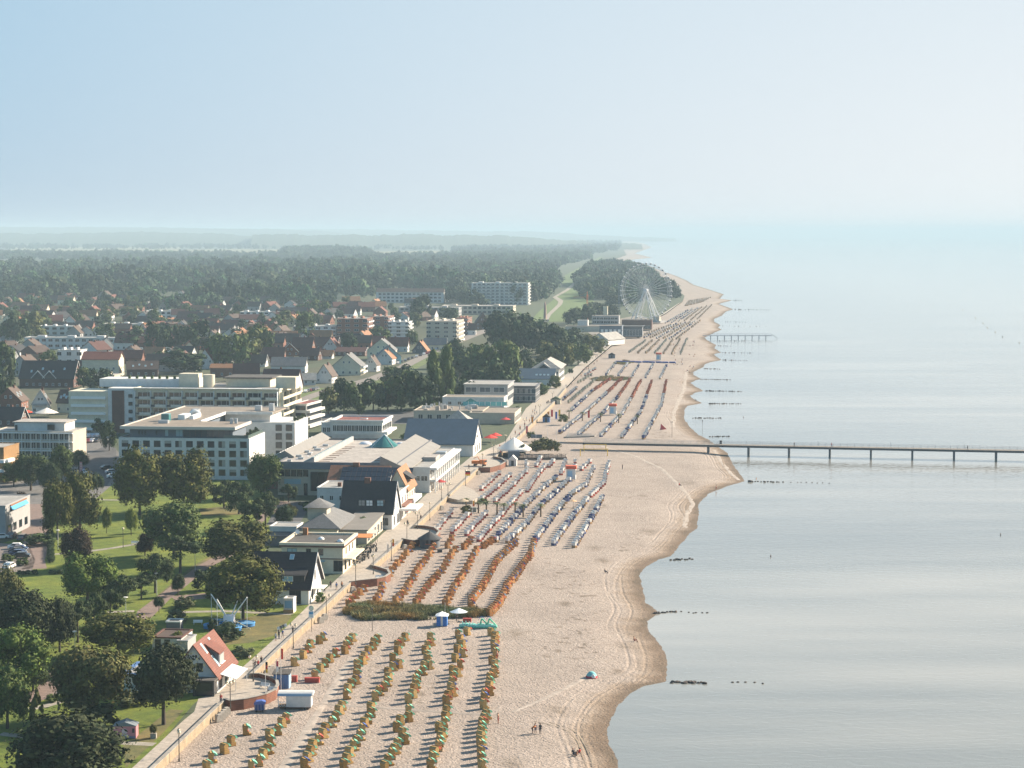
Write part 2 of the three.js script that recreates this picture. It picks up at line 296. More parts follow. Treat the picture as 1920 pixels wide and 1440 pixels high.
// ---------- trees ----------
// a crown: leaf faces spread over many lobes inside an outline; unit radius, base at y = 0, top at y = 2
function crownGeo(seed, { lobes = 26, leaves = 2600, size = 0.07, shape = 'round', tone = 0.35, core = 0.62, det = 1 } = {}) {
  const r = RNG(seed), L = [];
  for (let i = 0; i < lobes; i++) {
    let x, y, z, rad;
    if (shape === 'column') { const t = r(); const w = 0.30 * Math.sin(Math.PI * Math.min(1, 0.18 + t * 0.8)) + 0.05; const a = r() * 6.28; x = Math.cos(a) * w * 0.8; z = Math.sin(a) * w * 0.8; y = 0.1 + t * 1.75; rad = 0.15 + 0.12 * r(); }
    else if (shape === 'cone') { const t = Math.sqrt(r()); const w = 0.75 * (1 - t) * 0.9; const a = r() * 6.28; x = Math.cos(a) * w; z = Math.sin(a) * w; y = 0.15 + t * 1.6; rad = 0.30 * (1.15 - t); }
    else if (shape === 'umbrella') { const a = r() * 6.28, w = Math.sqrt(r()) * 0.8; x = Math.cos(a) * w; z = Math.sin(a) * w; y = 1.05 + 0.55 * (1 - w * w) * r() + 0.25 * (r() - 0.5) - (r() < 0.2 ? 0.5 : 0); rad = 0.22 + 0.16 * r(); }
    else { const a = r() * 6.28, u = r() * 1.75 - 0.75, q = Math.sqrt(1 - Math.min(1, u * u)), k = 0.52 + 0.28 * r(); x = Math.cos(a) * q * k; z = Math.sin(a) * q * k; y = 1 + u * k * 1.05; rad = 0.24 + 0.2 * r(); if (shape === 'tall') { x *= 0.78; z *= 0.78; } }
    L.push([x, y, z, rad, shape === 'umbrella' ? 0.55 : 1]);
  }
  const pos = [], col = [], n = leaves, v = V3(), t1 = V3(), t2 = V3();
  const lobeTone = L.map(() => 1 + tone * (r() - 0.5) * 1.5);
  const push = (a, b, c, k) => { pos.push(...a, ...b, ...c); for (let q = 0; q < 3; q++) col.push(k[0], k[1], k[2]); };
  for (let i = 0; i < n; i++) {
    const li = Math.floor(r() * L.length), [x, y, z, rad, fl] = L[li];
    const u = r() * 2 - 1, a = r() * 6.28, q = Math.sqrt(1 - u * u), k = rad * (0.66 + 0.56 * Math.pow(r(), 1.4));
    v.set(Math.cos(a) * q, u * fl, Math.sin(a) * q);
    const cx = x + v.x * k, cy = Math.max(0.02, y + v.y * k), cz = z + v.z * k;
    // leaf sprays lie roughly along the lobe with a random tilt
    t1.set(r() - .5, r() - .5, r() - .5).cross(v).normalize(); t2.copy(v).cross(t1).normalize().addScaledVector(v, (r() - .5) * 1.6).normalize();
    const s = size * (0.6 + 0.8 * r()), w = s * (0.55 + 0.3 * r());
    const g = lobeTone[li] * (1 + tone * (r() - .5)), warm = 1 + 0.25 * (r() - .5);
    const c = [g * warm, g, g * (2 - warm) * 0.95];
    const A = [cx - t1.x * s, cy - t1.y * s, cz - t1.z * s], B = [cx + t1.x * s, cy + t1.y * s, cz + t1.z * s], D = [cx + t2.x * w, cy + t2.y * w, cz + t2.z * w], E = [cx - t2.x * w, cy - t2.y * w, cz - t2.z * w];
    push(A, D, B, c); push(A, B, E, c);
  }
  // inner twigs and leaves that keep the heart of the crown from being see-through
  for (const [x, y, z, rad, fl] of L) { const g = new THREE.IcosahedronGeometry(rad * core, det), p = g.attributes.position; for (let i = 0; i < p.count; i++) { const k = 0.85 + 0.35 * Math.abs(noise(p.getX(i) * 9 + x * 5, p.getY(i) * 9, p.getZ(i) * 9)); pos.push(x + p.getX(i) * k, y + p.getY(i) * k * fl, z + p.getZ(i) * k); col.push(0.8, 0.8, 0.75); } }
  const g = new THREE.BufferGeometry();
  g.setAttribute('position', new THREE.Float32BufferAttribute(pos, 3)); g.setAttribute('color', new THREE.Float32BufferAttribute(col, 3));
  g.setAttribute('uv', new THREE.Float32BufferAttribute(new Float32Array(pos.length / 3 * 2), 2)); g.computeVertexNormals();
  return done(g);
}
function trunkGeo(seed, h, r0, spread, limbs = 5) { // tapered trunk with limbs reaching into the crown
  const r = RNG(seed), gs = [], lean = (r() - .5) * 0.12 * h;
  gs.push(new THREE.CylinderGeometry(r0 * 0.55, r0, h, 8).translate(0, h / 2, 0));
  { const p = gs[0].attributes.position; for (let i = 0; i < p.count; i++) p.setX(i, p.getX(i) + lean * Math.pow(p.getY(i) / h, 2)); gs[0].computeVertexNormals(); }
  for (let i = 0; i < limbs; i++) { const a = i * 2.4 + r(), y = h * (0.62 + 0.35 * r()); const A = V3(lean * Math.pow(y / h, 2), y, 0), B = V3(Math.cos(a) * spread * (.5 + .4 * r()), y + spread * (0.35 + 0.5 * r()), Math.sin(a) * spread * (.5 + .4 * r())); const d = B.clone().sub(A), L = d.length(); const g = new THREE.CylinderGeometry(r0 * 0.14, r0 * 0.34, L, 5); g.applyQuaternion(new THREE.Quaternion().setFromUnitVectors(V3(0, 1, 0), d.normalize())); gs.push(g.translate((A.x + B.x) / 2, (A.y + B.y) / 2, (A.z + B.z) / 2)); }
  return done(joined(gs));
}
const leafMat = (r, g, b) => new THREE.MeshPhysicalMaterial({ color: C(r, g, b), vertexColors: true, roughness: 0.85, side: THREE.DoubleSide, specularIntensity: 0.4 });
const LEAF = { oak: leafMat(.090, .095, .020), fresh: leafMat(.105, .155, .030), lime: leafMat(.16, .19, .035), dark: leafMat(.038, .050, .020), pine: leafMat(.050, .074, .028), olive: leafMat(.10, .10, .032), copper: leafMat(.045, .030, .020), autumn: leafMat(.20, .11, .03), grey: leafMat(.11, .125, .06), mid: leafMat(.058, .086, .028), mid2: leafMat(.086, .120, .034), mid3: leafMat(.040, .068, .028), mid4: leafMat(.115, .125, .040) };
const BARK = M(C(0.075, 0.058, 0.045), { roughness: 1 });
const NEAR = { round: [1, 2, 3, 4].map((s) => crownGeo(100 + s, { lobes: 44, leaves: 7600, size: 0.048, core: 0.5, tone: 0.5 })), pine: [1, 2].map((s) => crownGeo(140 + s, { lobes: 24, leaves: 4200, size: 0.05, shape: 'umbrella', core: 0.42, tone: 0.5 })), needle: [1, 2].map((s) => crownGeo(160 + s, { lobes: 64, leaves: 9000, size: 0.046, core: 0.5, tone: 0.5 })), cone: [crownGeo(171, { lobes: 34, leaves: 2200, size: 0.07, shape: 'cone' })] };
const MIDC = { round: [1, 2, 3, 4].map((s) => crownGeo(200 + s, { lobes: 22, leaves: 1000, size: 0.10, tone: .5, det: 0 })), tall: [1, 2].map((s) => crownGeo(220 + s, { lobes: 24, leaves: 1000, size: 0.10, shape: 'tall', tone: .5, det: 0 })), column: [1, 2].map((s) => crownGeo(240 + s, { lobes: 46, leaves: 2200, size: 0.045, shape: 'column', core: 0.8 })) };
const FARC = [1, 2, 3, 4, 5].map((s) => crownGeo(300 + s, { lobes: 13, leaves: 260, size: 0.16, core: 0.72, tone: .5, det: 0, shape: s === 4 ? 'tall' : 'round' }));
const TRUNK = [1, 2, 3].map((s) => trunkGeo(s, 1, 0.075, 0.5));
let treeSeed = 0;
// px, py: foot of the trunk in the photograph; w: crown width and top: pixel row of the crown's top (both in photo pixels); low: pixel row of the crown's underside
function tree(px, py, w, top, low, kind, mat, label, group, name = 'tree', set = NEAR) {
  const p = G(px, py), s = PXM(p), R = w / s / 2 * 1.14, yt = HT(p, top) - LAND, yl = Math.max(0.2, HT(p, low) - LAND), i = treeSeed++;
  const t = thing(name, label, 'tree', p, (i * 2.399) % 6.28, group), list = set[kind];
  const cr = new THREE.Mesh(list[i % list.length], LEAF[mat]); cr.name = 'crown'; shade(cr);
  const sy = kind === "pine" ? (yt - yl) / 1.25 : (yt - yl) / 1.72;
  cr.scale.set(R / (kind === 'column' ? 0.42 : 1), sy, R / (kind === 'column' ? 0.42 : 1)); cr.position.y = kind === 'pine' ? yt - sy * 1.9 : yl - 0.16 * sy;
  t.add(cr);
  const tk = new THREE.Mesh(TRUNK[i % 3], BARK); tk.name = 'trunk'; shade(tk);
  const th = kind === 'pine' ? yt - sy * 0.75 : Math.max(yl + (yt - yl) * 0.35, 1); tk.scale.set(Math.min(R * 0.9, 5) , th, Math.min(R * 0.9, 5)); t.add(tk);
  return t;
}
function shrub(px, py, w, top, mat, label, group, name = 'shrub') {
  const p = G(px, py), s = PXM(p), R = w / s / 2, h = HT(p, top) - LAND, i = treeSeed++;
  const m = mesh(name, MIDC.round[i % 4], LEAF[mat]); m.position.copy(p); m.position.y -= h * 0.12; m.rotation.y = i; m.scale.set(R, h / 1.7, R);
  return tag(m, label, 'shrub', group);
}

// ---------- buildings ----------
const pl = (r, g, b) => M(C(r, g, b), { map: T.plaster });
const W_ = { white: pl(.80, .79, .76), cream: pl(.80, .73, .56), yellow: pl(.74, .62, .36), brick: M(C(.36, .155, .10), { map: T.tile }), dbrick: M(C(.20, .095, .07), { map: T.tile }), grey: pl(.42, .42, .42), beige: pl(.62, .55, .44), slateblue: pl(.16, .20, .25), aqua: pl(.30, .62, .70), dgrey: pl(.14, .15, .17), wood: M(C(.42, .24, .10), { map: T.tile }), blue: pl(.10, .22, .48) };
const rf = (r, g, b, o) => M(C(r, g, b), { map: T.tile, bumpMap: T.tileBump, bumpScale: 0.03, roughness: 0.8, ...o });
const R_ = { slate: rf(.055, .052, .055), brown: rf(.15, .095, .07), red: rf(.30, .095, .06), dred: rf(.19, .07, .052), orange: rf(.52, .235, .10), grey: rf(.27, .27, .27), blue: M(C(.10, .15, .20), { map: T.plaster, roughness: 0.5, metalness: 0.2 }), gravel: M(C(.40, .33, .26), { map: T.gravel }), pale: M(C(.62, .56, .50), { map: T.gravel }), dark: M(C(.14, .125, .11), { map: T.gravel }), redfelt: M(C(.32, .09, .07), { map: T.gravel }), light: M(C(.52, .50, .46), { map: T.gravel }), green: M(C(.20, .24, .16), { map: T.gravel }) };
const GL = { dark: M(C(.018, .024, .032), { roughness: 0.08 }), blue: M(C(.03, .06, .09), { roughness: 0.06 }), curtain: M(C(.42, .40, .37), { roughness: 0.35, map: T.plaster }), teal: M(C(.06, .20, .20), { roughness: 0.1 }), sky: M(C(.30, .46, .52), { roughness: 0.2 }) };
const WHITE = M(C(.80, .80, .78), { roughness: 0.5 }), STEEL = M(C(.5, .52, .53), { roughness: 0.4, metalness: 0.7 }), DARKM = M(C(.035, .037, .04), { roughness: 0.6 }), CHIM = M(C(.25, .11, .07), { map: T.tile });
const glassPick = (i) => [GL.dark, GL.dark, GL.blue, GL.dark, GL.curtain, GL.blue, GL.dark][(i * 5 + (i * i) % 7) % 7];
const PITCHANG = 6.1;
// place a rectangle: front-right corner at pixel (xr, y) taken at height at, left corner at column xl; ang = turn of the front away from the picture plane
function frame(o) {
  const B = G(o.xr, o.y, LAND + (o.at || 0)); B.y = LAND;
  const a = (o.ang ?? PITCHANG) * Math.PI / 180, c = Math.cos(a), s = Math.sin(a), k = o.xl - 960;
  const W = (B.x * F + k * B.z) / (c * F + k * s);
  return { B, A: V3(B.x - W * c, LAND, B.z - W * s), W, turn: -a };
}
const rectPath = (x, y, w, h) => [[x - w / 2, y], [x + w / 2, y], [x + w / 2, y + h], [x - w / 2, y + h]];
// openings on one face: {face, n, x0, x1 (fractions), y, w, h}
function spread(list, face, L) { const out = []; for (const q of list || []) if (q.face === face) for (let i = 0; i < q.n; i++) { const f = q.n === 1 ? (q.x0 + q.x1) / 2 : q.x0 + (q.x1 - q.x0) * i / (q.n - 1); out.push({ x: f * L, y: q.y, w: q.w, h: q.h, mat: q.mat, door: q.door, plain: q.plain }); } return out; }
let winSeq = 0;
function putWindow(g, q, face, W, D, th, cut) {
  const i = winSeq++, pane = new THREE.BoxGeometry(q.w, q.h, 0.04), fr = 0.09;
  const ring = slab([[-q.w / 2, -q.h / 2], [q.w / 2, -q.h / 2], [q.w / 2, q.h / 2], [-q.w / 2, q.h / 2]], cut ? 0.08 : 0.06, [[[-q.w / 2 + fr, -q.h / 2 + fr], [-q.w / 2 + fr, q.h / 2 - fr], [-fr / 2, q.h / 2 - fr], [-fr / 2, -q.h / 2 + fr]], [[fr / 2, -q.h / 2 + fr], [fr / 2, q.h / 2 - fr], [q.w / 2 - fr, q.h / 2 - fr], [q.w / 2 - fr, -q.h / 2 + fr]]]);
  const place = (m, off) => { if (face === 'F') m.position.set(q.x, q.y + q.h / 2, off); else if (face === 'R') { m.position.set(W + off, q.y + q.h / 2, -q.x); m.rotation.y = Math.PI / 2; } else { m.position.set(-off, q.y + q.h / 2, -D + q.x); m.rotation.y = -Math.PI / 2; } };
  const base = cut ? -th + 0.06 : 0.01;
  if (q.plain) { const m = mesh(q.door ? 'door' : 'window', pane, q.mat || glassPick(i), g); place(m, base + 0.03); if (cut && i % 5 < 2) { const b = mesh('blind', box(q.w * (i % 2 ? .48 : .96), q.h * (i % 2 ? .94 : .4), .03, i % 2 ? q.w * .24 : 0, i % 2 ? 0 : q.h * .28, .04), GL.curtain, m); } return; }
  const m = mesh(q.door ? 'door' : 'window', ring, cut ? DARKM : WHITE, g); place(m, base + 0.02);
  const p = mesh('pane', pane, q.mat || glassPick(i), m); p.position.z = 0.0;
}
function building(o) {
  const { A, W, turn } = frame(o), D = o.dep, h = o.h, th = 0.3, rt = o.roof || 'flat', ridge = o.ridge || 'u', rh = o.rh || 3, wall = W_[o.wall] || o.wall, rmat = R_[o.rmat] || o.rmat;
  const g = thing(o.name, o.label, o.cat || 'building', A, turn, o.group);
  const faces = { F: spread(o.win, 'F', W), R: spread(o.win, 'R', D), L: spread(o.win, 'L', D) };
  const gable = (L, front) => rt === 'gable' && ((ridge === 'v') === front) ? [[0, 0], [L, 0], [L, h], [L / 2, h + rh], [0, h]] : rt === 'shed' && !front ? [[0, 0], [L, 0], [L, h + rh], [0, h]] : [[0, 0], [L, 0], [L, h], [0, h]];
  const cut = o.cut;
  const holes = (f) => cut ? faces[f].map((q) => rectPath(q.x, q.y, q.w, q.h).reverse()) : [];
  const wl = [slab(gable(W, true), th, holes('F')).translate(0, 0, -th)];
  wl.push(slab(gable(W, true), th).translate(0, 0, -D));
  if (rt === 'shed') { wl.pop(); wl.push(slab([[0, 0], [W, 0], [W, h + rh], [0, h + rh]], th).translate(0, 0, -D)); }
  const side = (f) => { const s = slab(gable(D, false).map(([x, y]) => [clamp(x, th, D - th), y]), th, holes(f)); return s; };
  wl.push(side('R').rotateY(Math.PI / 2).translate(W - th, 0, 0));
  wl.push(side('L').rotateY(Math.PI / 2).translate(0, 0, 0));
  mesh('wall', wl, wall, g);
  for (const f of ['F', 'R', 'L']) for (const q of faces[f]) putWindow(g, q, f, W, D, th, cut);
  const ov = o.over ?? 0.5, t = 0.28;
  if (rt === 'flat') {
    mesh('roof', boxB(W - 2 * th, 0.2, D - 2 * th, W / 2, h - 0.12, -D / 2), rmat, g);
    const e = o.over ?? 0.12, ph = o.parapet ?? 0.26;
    mesh('parapet', slab([[-e, -e], [W + e, -e], [W + e, D + e], [-e, D + e]], ph, [[[th, th], [th, D - th], [W - th, D - th], [W - th, th]]]).rotateX(-Math.PI / 2).translate(0, h + 0.003, 0), o.trim ? (W_[o.trim] || o.trim) : wall, g);
  } else if (rt === 'gable') {
    const L = ridge === 'v' ? W : D, len = ridge === 'v' ? D : W, sl = rh / (L / 2);
    const prof = [[-ov, h - ov * sl + 0.003], [L / 2, h + rh + 0.003], [L + ov, h - ov * sl + 0.003], [L + ov, h - ov * sl + t], [L / 2, h + rh + t], [-ov, h - ov * sl + t]];
    const s = slab(prof, len + 2 * ov).translate(0, 0, -ov);
    if (ridge === 'v') s.translate(0, 0, -len); else s.rotateY(Math.PI / 2);
    const roof = mesh('roof', s, rmat, g);
    if (o.trimc) { const k = t + 0.06, pr = [[-ov - .02, h - ov * sl], [L / 2, h + rh], [L + ov + .02, h - ov * sl], [L + ov + .02, h - ov * sl + k], [L / 2, h + rh + k], [-ov - .02, h - ov * sl + k]]; const b = slab(pr, 0.12); if (ridge === 'v') b.translate(0, 0, ov); else b.rotateY(Math.PI / 2).translate(len + ov, 0, 0); mesh('barge_board', b, W_[o.trimc] || WHITE, roof); }
    if (o.chim) { const q = o.chim; mesh('chimney', boxB(0.8, 1.5, 0.8, ridge === 'v' ? W / 2 + 0.6 : W * q, h + rh - 0.5, ridge === 'v' ? -D * q : -D / 2 - 0.6), CHIM, roof); }
  } else if (rt === 'hip' || rt === 'pyramid') {
    const x0 = -ov, x1 = W + ov, z0 = ov, z1 = -D - ov, m = rt === 'pyramid' ? null : Math.min(W, D) / 2;
    const long = W >= D, y0 = h - 0.05, y1 = h + rh;
    const a = rt === 'pyramid' ? V3(W / 2, y1, -D / 2) : long ? V3(D / 2, y1, -D / 2) : V3(W / 2, y1, -W / 2), b = rt === 'pyramid' ? a.clone() : long ? V3(W - D / 2, y1, -D / 2) : V3(W / 2, y1, -D + W / 2);
    const c = [V3(x0, y0, z0), V3(x1, y0, z0), V3(x1, y0, z1), V3(x0, y0, z1)], tri = [];
    const T3 = (...v) => v.forEach((p) => tri.push(p.x, p.y, p.z));
    if (long || rt === 'pyramid') { T3(c[0], c[1], b); T3(c[0], b, a); T3(c[1], c[2], b); T3(c[2], c[3], a); T3(c[2], a, b); T3(c[3], c[0], a); }
    else { T3(c[0], c[1], a); T3(c[1], c[2], b); T3(c[1], b, a); T3(c[2], c[3], b); T3(c[3], c[0], a); T3(c[3], a, b); }
    const gg = new THREE.BufferGeometry(); gg.setAttribute('position', new THREE.Float32BufferAttribute(tri, 3)); gg.computeVertexNormals();
    mesh('roof', [gg, boxB(W + 2 * ov, 0.2, D + 2 * ov, W / 2, h - 0.26, -D / 2)], rmat, g);
  } else if (rt === 'shed') {
    const a = Math.atan2(rh, D), L = Math.hypot(rh, D) + 2 * ov; mesh('roof', box(W + 2 * ov, t, L).rotateX(a).translate(W / 2, h + rh / 2 + t / 2 + 0.02, -D / 2), rmat, g);
  }
  g.userData.dim = { W, D, h, rh };
  return g;
}
const rowsOf = (face, n, floors, y0, fh, w, h, x0 = 0.1, x1 = 0.9, extra = {}) => Array.from({ length: floors }, (_, i) => ({ face, n, x0, x1, y: y0 + i * fh, w, h, ...extra }));
// local helper: a roof window lying on a slope is left to the roof's builder
function roofWindow(g, W, D, h, rh, ridge, along, up, side = 1) {
  const L = ridge === 'v' ? W : D, a = Math.atan2(rh, L / 2), m = mesh('roof_window', box(0.8, 0.10, 1.25), GL.sky, g), f = mesh('frame', box(0.95, 0.07, 1.4), WHITE, m);
  const yy = h + rh * up + 0.36;
  if (ridge === 'v') { m.position.set(side > 0 ? W - W / 2 * up : W / 2 * up, yy, -D * along); m.rotation.set(0, side > 0 ? Math.PI / 2 : -Math.PI / 2, 0); m.rotateX(a); } else { m.position.set(W * along, yy, -D / 2 * up); m.rotation.x = a; }
  return m;
}
function balconies(g, face, W, D, xs, ys, w, out, mat = WHITE) { for (const y of ys) for (const x of xs) { const b = mesh('balcony', [box(w, 0.16, out, 0, 0, out / 2), box(w, 1.0, 0.08, 0, 0.55, out - 0.04), box(0.08, 1.0, out - 0.1, -w / 2 + 0.04, 0.55, out / 2 - 0.06), box(0.08, 1.0, out - 0.1, w / 2 - 0.04, 0.55, out / 2 - 0.06)], mat, g); if (face === 'F') b.position.set(x, y, 0.01); else { b.position.set(W + 0.01, y, -x); b.rotation.y = Math.PI / 2; } } }

// ---- the white hotel with set-back top floor ----
{
  const hotel = building({ name: 'hotel', label: 'long white four-storey hotel with square dark windows and grey set-back top floor', cat: 'hotel', xl: 219, xr: 468, y: 900, dep: 22, h: 12.6, wall: 'white', rmat: 'gravel', cut: true, over: 0, parapet: 0.7, win: [...rowsOf('F', 12, 4, 1.2, 3.02, 2.25, 2.1, 0.048, 0.955, { plain: true })] });
  const { W, D, h } = hotel.userData.dim;
  // parts behind: left wing and rear wing round a court
  const blk = (n, m, ...a) => mesh(n, boxB(...a), m, hotel);
  const DD = 78;
  blk('wing_wall', W_.white, 20, h + 0.4, DD - D - 0.6, 10, 0, -(D + DD) / 2 - 0.25);
  blk('wing_wall', W_.white, 25.4, h + 0.7, 22, 20.3 + 12.7, 0, -DD + 11);
  const rw = rowsOf('F', 2, 4, 1.4, 3.05, 2.1, 2.1, 0.2, 0.5, { plain: true });
  for (let f = 0; f < 4; f++) for (const x of [40.0, 43.6]) { const w = mesh('window', box(2.0, 2.0, 0.1), glassPick(winSeq++), hotel); w.position.set(x, 2.4 + f * 3.02, -DD + 22 + 0.06); const fr = mesh('frame', slab([[-1.1, -1.1], [1.1, -1.1], [1.1, 1.1], [-1.1, 1.1]], 0.12, [[[-.95, -.95], [-.95, .95], [.95, .95], [.95, -.95]]]), DARKM, w); }
  // grey top floor
  const top = mesh('top_floor', [boxB(W - 9, 3.6, D - 4, 3 + (W - 9) / 2, h + 0.01, -D / 2 - 0.5)], W_.slateblue, hotel);
  mesh('top_floor', boxB(18, 3.55, DD - D - 2, 11, h + 0.42, -(D + DD) / 2), W_.slateblue, hotel);
  mesh('top_floor', boxB(16, 2.9, 18, 20.5 + 8, h + 0.72, -DD + 11), W_.white, hotel);
  mesh('glass_front', boxB(15.5, 3.0, 0.12, 28.5, h + 0.35, -2.4), GL.blue, hotel);
  for (let i = 0; i < 9; i++) mesh('mullion', boxB(0.09, 3.0, 0.1, 21 + i * 1.9, h + 0.35, -2.28), DARKM, hotel);
  for (const x of [15.2, 18.8, 19.9]) { mesh('window', boxB(1.0, 2.0, 0.1, x, h + 1.0, -2.44), GL.sky, hotel); }
  for (const x of [5.9, 6.9, 7.9, 11.6]) mesh('sign_letter', slab([[0, 0], [.6, 0], [.6, .2], [.2, .2], [.2, .5], [.55, .5], [.55, .7], [.2, .7], [.2, 1.0], [.6, 1.0], [.6, 1.2], [0, 1.2]], 0.1).translate(x, h + 1.5, -2.48), DARKM, hotel);
  // roof slab with cornice: U-shaped
  const U = [[1.0, 0.6], [W - 5.2, 0.6], [W - 5.2, D - 0.2], [21, D - 0.2], [21, DD - 22], [38, DD - 22], [38, DD - 0.5], [1.0, DD - 0.5]];
  mesh('roof', slab(U, 0.5).rotateX(-Math.PI / 2).translate(0, h + 3.62, 0), R_.gravel, hotel);
  const ring = (pts, e) => pts.map(([x, y]) => [x, y]);
  mesh('cornice', [slab([[0.4, 0], [W - 4.6, 0], [W - 4.6, 0.6], [0.4, 0.6]], 0.95).rotateX(-Math.PI / 2).translate(0, h + 3.4, 0), slab([[W - 5.2, 0.602], [W - 4.6, 0.602], [W - 4.6, D + 0.4], [W - 5.2, D + 0.4]], 0.95).rotateX(-Math.PI / 2).translate(0, h + 3.4, 0), slab([[0.4, 0.602], [1.0, 0.602], [1.0, DD + 0.1], [0.4, DD + 0.1]], 0.95).rotateX(-Math.PI / 2).translate(0, h + 3.4, 0), slab([[1.0, DD - 0.5], [38.6, DD - 0.5], [38.6, DD + 0.1], [1.0, DD + 0.1]], 0.95).rotateX(-Math.PI / 2).translate(0, h + 3.4, 0)], M(C(.55, .50, .44), { roughness: .6 }), hotel);
  mesh('cornice', [slab([[21, D - 0.2], [21.5, D - 0.2], [21.5, DD - 22], [21, DD - 22]], 0.95).rotateX(-Math.PI / 2).translate(0, h + 3.4, 0), slab([[21.5, DD - 22.5], [38, DD - 22.5], [38, DD - 22.0], [21.5, DD - 22.0]], 0.95).rotateX(-Math.PI / 2).translate(0, h + 3.4, 0)], W_.white, hotel);
  // plant on the roof
  const ry = h + 4.12;
  mesh('roof_duct', [boxB(2.4, 1.6, 7, 13.5, ry, -30), boxB(1.4, 1.2, 10, 16.5, ry, -33), new THREE.TorusGeometry(1.6, 0.55, 8, 12, Math.PI).rotateY(0.4).translate(15, ry + 0.3, -38)], WHITE, hotel);
  mesh('roof_unit', boxB(2.6, 2.4, 2.6, 9.5, ry, -22), GL.teal, hotel);
  mesh('roof_unit', boxB(2.4, 2.0, 3.4, 13.5, ry, -45), STEEL, hotel);
  mesh('roof_unit', boxB(3.2, 1.0, 2.0, 11, ry, -14), STEEL, hotel);
  mesh('roof_unit', boxB(2.2, 1.8, 2.2, 31, ry, -64), STEEL, hotel);
  mesh('roof_unit', boxB(1.6, 2.6, 2.0, 36, ry, -63), STEEL, hotel);
  for (const x of [33.5, 35.0]) mesh('vent_pipe', cyl(0.55, 0.55, 1.7, x, ry, -15, 10), STEEL, hotel);
  // terrace railing and planters at the right end
  mesh('terrace_railing', [boxB(0.06, 1.0, D - 1.4, W - 0.5, h + 0.71, -D / 2), boxB(8, 1.0, 0.06, W - 4.4, h + 0.71, -0.4)], M(C(.09, .13, .12), { roughness: .15 }), hotel);
  for (let i = 0; i < 7; i++) { const m = mesh('planter_shrub', MIDC.round[i % 4], LEAF.mid, hotel); m.position.set(W - 1.6, h + 0.6, -2 - i * 2.9); m.scale.set(0.8, 0.55 + 0.3 * (i % 3), 0.8); }
  for (let i = 0; i < 6; i++) { const m = mesh('planter_shrub', MIDC.round[i % 4], LEAF.mid, hotel); m.position.set(45.0, h + 0.7, -DD + 2.5 + i * 3.2); m.scale.set(0.8, 0.6 + 0.3 * (i % 2), 0.8); }
}
